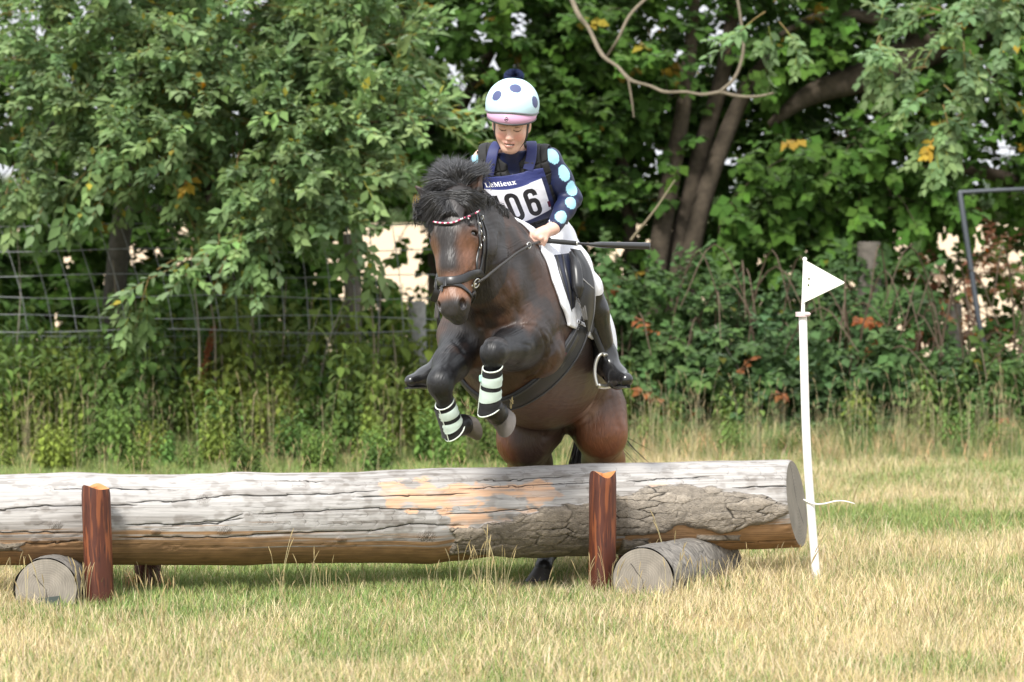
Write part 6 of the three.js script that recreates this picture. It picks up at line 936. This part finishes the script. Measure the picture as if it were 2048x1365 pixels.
hazel(414, f0, 'shaded hazel standing behind the willow at left', [[[[430, 900, 27], [440, 560, 27], [420, 250, 27], [400, -80, 27]], [0.11, 0.10, 0.08, 0.05]], [[[100, 900, 27.2], [95, 560, 27.2], [120, 300, 27.2], [90, -60, 27.2]], [0.06, 0.055, 0.05, 0.04]], [[[440, 560, 27], [560, 400, 27], [660, 200, 27], [700, -50, 27]], [0.06, 0.05, 0.04, 0.03]]],
  [[150, 200, 26.8, 1.0, 0.8, 0.5], [500, 150, 27, 1.0, 0.9, 0.5], [640, 430, 26.9, 0.5, 0.4, 0.4, 0.7], [200, 540, 26.8, 0.8, 0.55, 0.4, 1.3], [430, 560, 26.8, 0.7, 0.5, 0.4, 1.3], [30, 540, 26.9, 0.5, 0.5, 0.4, 1.3], [300, -240, 27, 1.9, 0.8, 1.0, 0.4], [300, 400, 27.8, 1.7, 1.2, 0.4], [620, 640, 27, 0.6, 0.4, 0.3]], 38, [0.074, 0.155, 0.022]);

// the hedge runs on past both edges of the picture
hazel(415, J(-420, 880, 26.5), 'hazel of the hedge beyond the left edge of the picture', [[[[-420, 900, 26.5], [-400, 560, 26.5], [-430, 250, 26.5], [-400, -80, 26.5]], [0.10, 0.09, 0.08, 0.05]]], [[-300, 150, 26.3, 0.9, 0.9, 0.6], [-620, 200, 26.3, 0.9, 0.9, 0.6], [-450, 480, 26.3, 1.3, 0.6, 0.5], [-250, 600, 26, 0.7, 0.6, 0.4], [-700, 620, 26, 0.9, 0.6, 0.4], [-450, -200, 26.5, 1.6, 0.9, 0.9, 0.5]], 26, [0.074, 0.155, 0.022]);
hazel(416, J(2480, 880, 26.5), 'hazel of the hedge beyond the right edge of the picture', [[[[2480, 900, 26.5], [2460, 560, 26.5], [2490, 250, 26.5], [2450, -80, 26.5]], [0.10, 0.09, 0.08, 0.05]]], [[2350, 150, 26.3, 0.8, 0.9, 0.6], [2650, 200, 26.3, 0.9, 0.9, 0.6], [2500, 480, 26.3, 1.2, 0.6, 0.5], [2300, 640, 26, 0.7, 0.6, 0.4], [2700, 640, 26, 0.9, 0.6, 0.4], [2500, -200, 26.5, 1.6, 0.9, 0.9, 0.5]], 26, [0.070, 0.150, 0.022]);

// ---- bramble bushes along the foot of the hedge, right of the pony
function bramble(seed, blobs, foot, label, color, n) {
  const R = rng(seed), b0 = J(foot[0], 700, foot[2]), base = [b0[0], 0, b0[2]], t = thing('bramble_bush', label, 'bush', 'brambles along the hedge foot', base);
  const canes = M({ color: lin(0.11, 0.075, 0.05), roughness: 0.8 });
  for (let i = 0; i < 12; i++) { const a = [base[0] + (R() - 0.5) * 1.2, 0, base[2] + (R() - 0.5) * 0.5], h = 0.7 + 0.7 * R(), dx = (R() - 0.5) * 1.2; mesh('cane', rebase(tube([a, [a[0] + dx * 0.2, h * 0.7, a[2] + 0.1], [a[0] + dx * 0.6, h, a[2] + 0.3], [a[0] + dx, h * 0.7, a[2] + 0.5]], [0.007, 0.006, 0.005, 0.003], 5, 4), base), canes, t); }
  const sp = [0, 1, 2].map(() => sprig(R, 9, 0.075, 0.058, 0.24, { open: 1.2, flat: 0.6, sag: 0.25, shape: 0.5, rows: 2, old: 0.02, twig: [0.8, 0.9, 0.5] }));
  const cr = crown(R, blobs, n, { sprigs: sp, each: 5, len: 0.34, droop: 0.25, spread: 1.0, color, yellow: 0.012, yellowColor: [0.30, 0.10, 0.03], twigShare: 0.3, twigColor: [0.10, 0.085, 0.045] }); addCrown(t, base, cr, sp, thinLeaf, twigMat);
}
const low = (px, py, d, rx, ry, rz, k) => [px, py, d, rx, ry, rz, k];
bramble(501, [low(1340, 700, 24.9, 0.5, 0.42, 0.35), low(1260, 820, 24.7, 0.4, 0.30, 0.3), low(1400, 820, 24.6, 0.45, 0.30, 0.3), low(1300, 600, 25.3, 0.4, 0.3, 0.3)], [1330, 0, 24.8], 'dark green bramble bush just right of the pony', [0.082, 0.150, 0.044], 56);
bramble(502, [low(1560, 720, 24.8, 0.5, 0.40, 0.35), low(1660, 800, 24.6, 0.5, 0.34, 0.3), low(1500, 840, 24.5, 0.4, 0.26, 0.3), low(1560, 620, 25.3, 0.5, 0.3, 0.3)], [1580, 0, 24.7], 'dark green bramble bush directly behind the flag pole', [0.078, 0.146, 0.050], 56);
bramble(503, [low(1780, 740, 24.8, 0.5, 0.34, 0.35), low(1760, 840, 24.5, 0.5, 0.26, 0.3), low(1730, 640, 25.4, 0.35, 0.28, 0.3)], [1780, 0, 24.7], 'bramble bush at the foot of the leaning metal bar', [0.082, 0.152, 0.046], 56);
bramble(504, [low(1980, 760, 24.9, 0.5, 0.34, 0.35), low(2060, 820, 24.6, 0.5, 0.3, 0.3), low(1930, 840, 24.5, 0.4, 0.24, 0.3)], [2000, 0, 24.7], 'bright green bramble bush at the right edge of the picture', [0.098, 0.180, 0.044], 56);

// ---- nettles and docks by the fence on the left: a mass nobody could count
{
  const R = rng(601), kinds = [0, 1, 2].map((v) => { // one plant: stem with crossed pairs of drooping leaves
    const parts = [paint(bare(tube([[0, 0, 0], [0.02, 0.02, 0.45], [0.0, 0, 0.9]], [0.004, 0.0035, 0.002], 4, 3, false)), [1.3, 1.1, 0.7])];
    for (let k = 0; k < 8; k++) for (const s of [0, Math.PI]) { const z = 0.26 + 0.088 * k, a = k * Math.PI / 2 + s + 0.4 * (R() - 0.5), f = norm([Math.cos(a), Math.sin(a), -0.25 - 0.3 * R() + 0.05 * k]), l = (0.135 - 0.008 * k) * (0.75 + 0.5 * R()), g = leafGeo(l, l * 0.55, 0.2, 0.5, 0.6, 3); g.applyMatrix4(basis(f, [0, 0, 1])); g.translate(0.02 * Math.sin(z * 3), 0, z); const q = 0.75 + 0.5 * R(); parts.push(paint(g, k < 3 && R() < 0.10 ? [2.6 * q, 1.7 * q, 0.9 * q] : [q, q, q])); }
    const m = mergeGeometries(parts); m.computeVertexNormals(); return m;
  });
  // clumps of about thirty plants, set out along the fence
  const clump = (n) => { const parts = []; for (let i = 0; i < n; i++) { const a = R() * 6.283, r = Math.sqrt(R()) * 0.32, k = kinds[(R() * 3) | 0].clone(), sc = 0.55 + 0.55 * R(), tone = 0.7 + 0.6 * R(), col = k.attributes.color; k.applyMatrix4(basis(norm([0.22 * (R() - 0.5), 1, 0.22 * (R() - 0.5)]), norm([R() - 0.5, 0, R() - 0.5]))); k.scale(sc, sc, sc); k.translate(Math.cos(a) * r, 0, Math.sin(a) * r); for (let j = 0; j < col.count; j++) col.setXYZ(j, col.getX(j) * tone, col.getY(j) * tone, col.getZ(j) * tone); parts.push(k); } return mergeGeometries(parts); };
  const clumps = [clump(30), clump(30), clump(26), clump(22)], items = clumps.map(() => []);
  const set = (x0, x1, d0, d1, h, step, col) => { for (let d = d0; d < d1; d += step * 0.9) for (let px = x0; px < x1; px += step * FOCAL / d) { const q = d + (R() - 0.5) * 0.45, p = J(px + (R() - 0.5) * 80, 800, q), a = R() * 6.283; items[(R() * 4) | 0].push({ p: [p[0], 0, p[2]], f: [Math.sin(a), 0, Math.cos(a)], s: h(q) * (0.62 + 0.6 * R()), c: (() => { const k = 0.75 + 0.65 * R(), yl = R(); return [col[0] * k * (0.9 + 0.5 * yl), col[1] * k, col[2] * k * (1 - 0.3 * yl)]; })() }); } };
  set(-800, 1040, 22.1, 25.9, (d) => mix(0.26, 1.0, smooth(22.1, 24.6, d)), 0.40, [0.118, 0.205, 0.048]); set(1180, 2750, 23.5, 25.3, (d) => mix(0.3, 0.62, smooth(23.5, 24.6, d)), 0.46, [0.10, 0.178, 0.048]);
  const g = thing('nettle_bed', 'tangled nettles growing along the wire fence', 'nettles'); g.userData.kind = 'stuff';
  items.forEach((it, i) => instanced('nettles', clumps[i], thinLeaf, it, g));
  // rusty dock seed head
  const bits = []; for (let i = 0; i < 260; i++) { const q = R(), a = R() * 6.3, r = 0.03 * (1 - 0.5 * q), c = J(mix(392, 428, q), mix(800, 655, q), 24.2), s = new THREE.TetrahedronGeometry(0.007 + 0.006 * R()); s.deleteAttribute('uv'); s.rotateX(a); s.translate(c[0] + Math.cos(a) * r, c[1] + 0.03 * (R() - 0.5), c[2] + Math.sin(a) * r); bits.push(s); }
  const b0 = J(385, 900, 24.2), base = [b0[0], 0, b0[2]], dk = thing('dock_plant', 'rust red dried dock seed head among the nettles', 'plant', null, base), dm = M({ color: lin(0.20, 0.062, 0.02), roughness: 0.95 });
  mesh('stem', rebase(tube([base, J(388, 820, 24.2), J(428, 650, 24.2)], [0.007, 0.006, 0.003], 6, 4), base), dm, dk); const sd = mesh('seed_head', rebase(mergeGeometries(bits), base), dm, dk); sd.userData.kind = 'stuff';
}
// ---- thin dead stems standing in the nettles
{
  const R = rng(71), mats = [[0.30, 0.265, 0.22], [0.22, 0.18, 0.135], [0.24, 0.20, 0.13]].map((c) => M({ color: lin(...c), roughness: 0.95 }));
  const stems = [[10, 900, 40, 600, 30, 440], [245, 900, 240, 700, 225, 520], [278, 900, 275, 720, 270, 600], [395, 900, 398, 680, 382, 520], [430, 780, 428, 650, 410, 560], [515, 930, 508, 720, 503, 570], [480, 900, 490, 740, 505, 620], [540, 900, 560, 760, 572, 560], [600, 860, 612, 720, 625, 590], [630, 820, 655, 690, 690, 600], [606, 900, 640, 760, 690, 615], [440, 900, 445, 770, 440, 660], [560, 900, 600, 740, 640, 620], [760, 900, 755, 740, 762, 560], [735, 880, 748, 700, 742, 600], [330, 920, 332, 800, 325, 700], [40, 900, 36, 800, 42, 700], [115, 860, 150, 880, 150, 920], [210, 900, 205, 800, 212, 730], [300, 850, 340, 880, 395, 900], [790, 890, 795, 800, 785, 650], [1490, 760, 1455, 700, 1430, 650], [1840, 870, 1800, 820, 1760, 780], [1270, 470, 1310, 420, 1350, 360]];
  const g0 = 'dead stems in the undergrowth', nth = ['first', 'second', 'third', 'fourth', 'fifth', 'sixth', 'seventh', 'eighth', 'ninth', 'tenth', 'eleventh', 'twelfth', 'thirteenth', 'fourteenth', 'fifteenth', 'sixteenth', 'seventeenth', 'eighteenth', 'nineteenth', 'twentieth', 'last'];
  const left = stems.slice(0, 21).map((q, i) => [q[2], i]).sort((a, b) => a[0] - b[0]).map((q) => q[1]), rightOnes = ['thin dead stem slanting through the brambles just left of the flag pole', 'thin dead stem slanting low in the brambles right of the flag pole', 'thin bare twig slanting up between the whip and the hazel stems'];
  stems.forEach(([x0, y0, x1, y1, x2, y2], i) => { const d = 24.0 + 0.5 * R(), a = J(x0, y0, d), base = [a[0], 0, a[2]], r = 0.005 + 0.005 * R(), s = mesh('dead_stem', rebase(tube([[a[0], i < 21 && y0 > 840 ? 0 : a[1], a[2]], a[1] > 0.05 ? a : mad(a, [0, 1, 0], 0.08), J(x1, y1, d - 0.05), J(x2, y2, d)], [r, r, r * 0.8, r * 0.4], 6, 5), base), mats[i % 3]); s.position.set(...base); tag(s, i < 21 ? `thin dead stem standing in the nettles, ${nth[left.indexOf(i)]} from the left edge` : rightOnes[i - 21], 'stem', i < 21 ? g0 : 'dead stems in the brambles'); });
}

// ---- wire fence, its posts, the metal bar at the right
{
  const wire = M({ color: lin(0.25, 0.26, 0.27), metalness: 0.3, roughness: 0.5 }), D = 23.95, b0 = J(300, 800, D), base = [b0[0], 0, b0[2]], R = rng(19);
  const t = thing('wire_fence', 'slack galvanised wire stock fence along the foot of the hedge', 'fence', null, base);
  for (const y of [447, 497, 548, 590, 632, 660]) mesh('wire', rebase(tube(Array.from({ length: 11 }, (_, i) => J(-80 + i * 105, y + 4 * Math.sin(i * 1.1 + y) + (y < 600 ? 3 : 1) + i * 0.3, D)), 0.0031, 5, 3, false), base), wire, t);
  for (let i = 0; i < 17; i++) { const x = 28 + i * 48 + 6 * R(), l = i < 9 ? 1 : 0.4; mesh('stay', rebase(tube([J(x - 32 * l, 446, D), J(x - 20 * l, 480, D), J(x + 2, 548, D), J(x + 16 * l, 600, D), J(x + 26 * l, 660, D)], 0.0029, 5, 4, false), base), wire, t); }
  const net = []; for (let y = 672; y < 900; y += 21) net.push(tube([J(-80, y, D + 0.45), J(300, y + 3 * R(), D + 0.45), J(620, y - 2, D + 0.45), J(900, y, D + 0.45)], 0.0017, 4, 3, false)); for (let x = -70; x < 900; x += 19) net.push(tube([J(x, 660, D + 0.45), J(x + 3, 760, D + 0.45), J(x + 2, 905, D + 0.45)], 0.0014, 4, 2, false));
  const n = mesh('netting', rebase(mergeGeometries(net), base), wire, t); n.userData.kind = 'stuff';
  const wood = barkMaterial(0.30, 0.26, 0.22), grey = barkMaterial(0.62, 0.60, 0.58);
  for (const [x, y0, d, r, m, lab] of [[703, 470, 24.9, 0.058, wood, 'weathered wooden fence post left of the pony among the nettles'], [833, 606, 24.6, 0.062, grey, 'pale short fence post just behind the rider foot'], [1738, 486, 25.6, 0.085, wood, 'dark wooden fence post right of the flag tip'], [1905, 610, 25.9, 0.07, wood, 'short dark post stump beside the leaning metal bar']]) { const a = J(x, y0, d), bs = [a[0], 0, a[2]], p = mesh('fence_post', rebase(tube([[a[0], -0.05, a[2]], [a[0] + 0.01, a[1] * 0.5, a[2]], a, mad(a, [0, 1, 0], 0.008)], [r, r, r, r * 0.8], 12, 3), bs), m); p.position.set(...bs); tag(p, lab, 'post', 'posts of the fence'); }
  const steel = M({ color: lin(0.10, 0.11, 0.125), metalness: 0.4, roughness: 0.5 }), bb = J(1966, 680, 25.6), bs = [bb[0], 0, bb[2]], gt = thing('metal_bar', 'leaning grey metal tube with a rail, in the gap at far right', 'gate', null, bs);
  const q = J(1966, 680, 25.6); mesh('upright', rebase(tube([[q[0] + 0.25, 0, q[2]], q, J(1946, 560, 25.65), J(1920, 384, 25.7)], 0.020, 10, 4), bs), steel, gt); mesh('rail', rebase(tube([J(1918, 385, 25.72), J(1990, 381, 25.72), J(2110, 376, 25.72)], 0.016, 10, 4), bs), steel, gt);
}
// rust brown dead bracken in the gap at the right
{
  const R = rng(909), sp = [0, 1].map(() => sprig(R, 11, 0.07, 0.03, 0.3, { open: 1.2, flat: 0.4, sag: 0.3, shape: 0.6, rows: 2 })), b0 = J(1900, 700, 26.2), base = [b0[0], 0, b0[2]], t = thing('bracken', 'rust brown dead bracken in the gap below the metal rail', 'fern', null, base);
  const cr = crown(R, [[1890, 600, 26.2, 0.4, 0.3, 0.25], [1800, 610, 26.4, 0.3, 0.25, 0.2], [2010, 640, 26.2, 0.3, 0.25, 0.2], [1950, 560, 26.6, 0.3, 0.2, 0.2, 0.6]], 26, { sprigs: sp, each: 4, len: 0.3, droop: 0.3, color: [0.26, 0.12, 0.065], yellow: 0.2, yellowColor: [0.36, 0.26, 0.20], twigShare: 0.8, twigColor: [0.30, 0.20, 0.12] }); addCrown(t, base, cr, sp, thinLeaf, twigMat);
  const fg = []; // far hedge across the stubble
  const rb = rng(33), sp2 = sprig(rb, 14, 1.1, 0.9, 1.6, { open: 1.3, rows: 2, noTwig: true }), it = []; for (let i = 0; i < 900; i++) it.push({ p: [(rb() - 0.5) * 60, rb() * 1.6, -196 + rb() * 5], f: norm(rr3(rb)), s: 0.5 + 0.6 * rb(), c: [0.10 + 0.04 * rb(), 0.16 + 0.05 * rb(), 0.08] });
  const far = instanced('distant_hedge', sp2, thinLeaf, it); far.userData = { label: 'pale distant hedge line across the stubble field', category: 'hedge', kind: 'stuff' }; scene.add(far);
}
// ---------------------------------------------------------------- grass
{
  const R = rng(2024);
  const blade = (h, w, lean, a, x, z, curl) => { const pos = [], idx = [], n = 3; for (let i = 0; i <= n; i++) { const t = i / n, ww = w / 2 * (1 - t * t * 0.95), b = lean * t * t, px = x + Math.cos(a) * b, pz = z + Math.sin(a) * b, y = h * t * (1 - curl * t * 0.5); pos.push(px - Math.sin(a) * ww, y, pz + Math.cos(a) * ww, px + Math.sin(a) * ww, y, pz - Math.cos(a) * ww); if (i) { const q = 2 * i - 2; idx.push(q, q + 1, q + 3, q, q + 3, q + 2); } } const g = new THREE.BufferGeometry(); g.setAttribute('position', new THREE.Float32BufferAttribute(pos, 3)); g.setIndex(idx); return g; };
  function tuft(n, h0, h1, w, spread, lean, dry) { const parts = []; for (let i = 0; i < n; i++) { const a = R() * 6.283, r = Math.sqrt(R()) * spread, h = mix(h0, h1, R()), g = blade(h, w * (0.7 + 0.6 * R()), h * lean * (0.3 + R()), R() * 6.283, Math.cos(a) * r, Math.sin(a) * r, 0.2 + 0.5 * R()), k = 0.7 + 0.6 * R(); parts.push(paint(g, R() < dry ? [2.2 * k, 1.35 * k, 1.6 * k] : [k, k, k])); } const m = mergeGeometries(parts); m.computeVertexNormals(); return m; }
  const stalk = (h, n) => { const parts = []; for (let i = 0; i < n; i++) { const hh = h * (0.7 + 0.5 * R()), a = R() * 6.283, x = (R() - 0.5) * 0.05, z = (R() - 0.5) * 0.05, b = hh * (0.03 + 0.30 * R() * R()); const top = [x + Math.cos(a) * b, hh, z + Math.sin(a) * b]; parts.push(paint(bare(tube([[x, 0, z], [x + Math.cos(a) * b * 0.3, hh * 0.6, z + Math.sin(a) * b * 0.3], top], [0.0013, 0.0011, 0.0008], 3, 2, false)), [1, 1, 1])); const hd = [top, add(top, [Math.cos(a) * 0.008, 0.02, Math.sin(a) * 0.008]), add(top, [Math.cos(a) * 0.02, 0.042, Math.sin(a) * 0.02])]; parts.push(paint(bare(tube(hd, [0.0011, 0.0024, 0.0008], 4, 2, false)), [0.8, 0.72, 0.65])); } const m = mergeGeometries(parts); m.computeVertexNormals(); return m; };
  const kinds = { green: [0, 1, 2].map(() => tuft(16, 0.035, 0.085, 0.0042, 0.05, 0.5, 0.15)), straw: [0, 1, 2].map(() => tuft(18, 0.03, 0.095, 0.0030, 0.055, 0.7, 0)), thatch: [0, 1].map(() => tuft(20, 0.012, 0.04, 0.0034, 0.07, 2.2, 0)), tall: [0, 1, 2].map(() => tuft(14, 0.16, 0.38, 0.0055, 0.06, 0.55, 0.3)), stalk: [stalk(0.17, 4), stalk(0.26, 3), stalk(0.45, 3)] };
  const items = Object.fromEntries(Object.entries(kinds).map(([k, v]) => [k, v.map(() => [])]));
  const put = (k, p, s, c) => { const a = R() * 6.283, b = items[k]; b[(R() * b.length) | 0].push({ p, f: [Math.sin(a), 0, Math.cos(a)], u: norm([0.14 * (R() - 0.5), 1, 0.14 * (R() - 0.5)]), s, c }); };
  const greenAt = (x, z) => { // how green: patches in the turf; drier towards the viewer and to the right
    const n = fbm(x * 0.9 + 40, z * 0.7 + 9, 3, 4), m = fbm(x * 3.2, z * 2.6, 8, 3); const d = 16 - z; let g = 0.10 + 1.6 * (n - 0.5) + 0.7 * (m - 0.5); g += 0.34 * smooth(14.6, 16.2, d) * smooth(0.9, -0.4, x) + 0.28 * smooth(17, 19, d) * smooth(24, 19, d) + 0.75 * smooth(20.8, 22.6, d) * smooth(0.9, -0.3, x) + 0.4 * smooth(22.3, 23.6, d) - 0.10 * smooth(0.2, 1.8, x) * smooth(17, 14, d); return clamp(g); };
  const c = (g) => { const k = 0.75 + 0.5 * R(); return g ? [0.20 * k * (0.85 + 0.5 * R()), 0.285 * k, 0.075 * k] : [0.62 * k, 0.515 * k * (0.93 + 0.1 * R()), 0.285 * k * (0.8 + 0.4 * R())]; };
  // turf in patches of 0.34 m, five mixtures from dry to green, two of each
  const patch = (green, n) => { const parts = []; for (let i = 0; i < n; i++) { const a = R() * 6.283, r = Math.sqrt(R()) * 0.17, x = Math.cos(a) * r, z = Math.sin(a) * r, loc = fbm(x * 14 + 50, z * 14 + green * 9, i % 3 ? 1 : 2, 2), isG = R() < clamp(green + 1.5 * (loc - 0.5)), q = R(); let h, w, lean; if (isG) { h = 0.03 + 0.055 * R(); w = 0.0042; lean = 0.5; } else if (q < 0.6) { h = 0.03 + (green < 0.3 ? 0.11 : 0.07) * R() * R() + 0.01 * R(); w = 0.0028; lean = 0.55; } else { h = 0.012 + 0.026 * R(); w = 0.0034; lean = 2.2; } const g = blade(h, w * (0.7 + 0.6 * R()), h * lean * (0.3 + R()), R() * 6.283, x, z, 0.2 + 0.5 * R()); parts.push(paint(g, c(isG))); } const m = mergeGeometries(parts); m.computeVertexNormals(); return m; };
  const levels = [0.0, 0.25, 0.5, 0.75, 1.0].flatMap((g) => [patch(g, 520), patch(g, 520)]), turf = levels.map(() => []);
  for (let row = 0, d = 12.15; d < 24.9; row++, d += d < 18 ? 0.165 : 0.19) { const half = (1160 / FOCAL) * d + 0.9, step = d < 18 ? 0.19 : 0.22; for (let x = -half + (row % 2) * step / 2; x < half; x += step) { const px = x + (R() - 0.5) * 0.10, z = 16 - d + (R() - 0.5) * 0.10, hx = px - hoofR[0], hz = z - hoofR[2]; if (Math.abs(hx + 0.02) < 0.30 && hz > -0.12 && hz < 0.62) continue; const lv = clamp(Math.round(greenAt(px, z) * 4 + (R() - 0.5) * 0.9), 0, 4) * 2 + (R() < 0.5 ? 1 : 0), a = R() * 6.283, k = 0.9 + 0.2 * R(); turf[lv].push({ p: [px, -0.004, z], f: [Math.sin(a), 0, Math.cos(a)], s: (0.62 + 0.85 * fbm(px * 2.3 + 7, z * 2.3, 4, 3)) * (0.85 + 0.3 * R()), c: [k, k, k] }); } }
  { for (let i = 0; i < 420; i++) { const hx = (R() - 0.5) * 0.66, hz = -0.12 + 0.8 * R(); put('thatch', [hoofR[0] + hx, -0.004, hoofR[2] + hz], 0.6 + 0.3 * R(), c(R() < 0.45)); } }
  // seed stalks
  for (let i = 0; i < 520; i++) { const d = 12.4 + 11.5 * R(), x = (R() * 2 - 1) * (1120 / FOCAL) * d; if (Math.abs(x - hoofR[0]) < 0.16 && d > 14.6 && d < 16.2) continue; const k = 0.8 + 0.4 * R(); items.stalk[R() < 0.75 ? 0 : 1].push({ p: [x, 0, 16 - d], f: [Math.sin(i), 0, Math.cos(i)], s: 0.6 + 0.6 * R(), c: [0.52 * k, 0.44 * k, 0.22 * k] }); }
  // long grass at the hedge foot
  for (let i = 0; i < 5600; i++) { const px = -500 + R() * 3060, d = (px < 1150 ? 21.9 : 22.6) + 1.9 * Math.sqrt(R()), p = J(px, 700, d), g = R() < (px > 1250 ? 0.66 : 0.85); put('tall', [p[0], 0, p[2]], ((px > 1250 ? 0.42 : 0.26) + 0.4 * R()) * smooth(22.2, 23.6, d) + 0.12, g ? [0.15 * (0.7 + 0.6 * R()), 0.225, 0.06] : [0.50, 0.43, 0.22]); }
  for (let i = 0; i < 300; i++) { const px = -60 + R() * 2180, d = 22.8 + 1.5 * R(), p = J(px, 700, d), k = 0.8 + 0.4 * R(); items.stalk[2].push({ p: [p[0], 0, p[2]], f: [Math.sin(i), 0, Math.cos(i)], s: 0.6 + 0.6 * R(), c: [0.50 * k, 0.42 * k, 0.24 * k] }); }
  // longer tufts left standing round posts and cross logs, out of reach of the mower
  const around = (px, py, rx, rz, n, s) => { const o = onGround(px, py); for (let i = 0; i < n; i++) { const a = R() * 6.283, r = Math.sqrt(R()); const g = R() < 0.55; put(R() < 0.55 ? 'tall' : 'green', [o[0] + Math.cos(a) * r * rx, 0, o[2] + Math.sin(a) * r * rz], s * (0.5 + 0.7 * R()), g ? [0.17, 0.265 * (0.8 + 0.4 * R()), 0.065] : c(false)); } };
  around(100, 1205, 0.22, 0.12, 40, 0.42); around(165, 1175, 0.10, 0.22, 60, 0.62); around(200, 1212, 0.12, 0.08, 24, 0.4); around(245, 1180, 0.10, 0.20, 60, 0.5); around(300, 1188, 0.12, 0.1, 40, 0.42); around(1205, 1190, 0.13, 0.08, 26, 0.38); around(1300, 1188, 0.26, 0.09, 56, 0.42); around(1400, 1165, 0.16, 0.12, 36, 0.42);  around(1636, 1172, 0.1, 0.08, 14, 0.35);
  const mat = MP({ vertexColors: true, roughness: 1, transmission: 0.25, thickness: 0, side: THREE.DoubleSide });
  const g = new THREE.Group(); g.name = 'grass'; g.userData = { label: 'dry summer grass with green patches covering the field', category: 'grass', kind: 'stuff' }; scene.add(g);
  levels.forEach((geo, i) => { if (turf[i].length) instanced('grass_turf', geo, mat, turf[i], g); });
  for (const k in kinds) kinds[k].forEach((geo, i) => { if (items[k][i].length) instanced('grass_' + k, geo, mat, items[k][i], g); });
}
scene.traverse((o) => { if (o.isMesh) o.castShadow = o.receiveShadow = true; });
renderer.render(scene, camera);
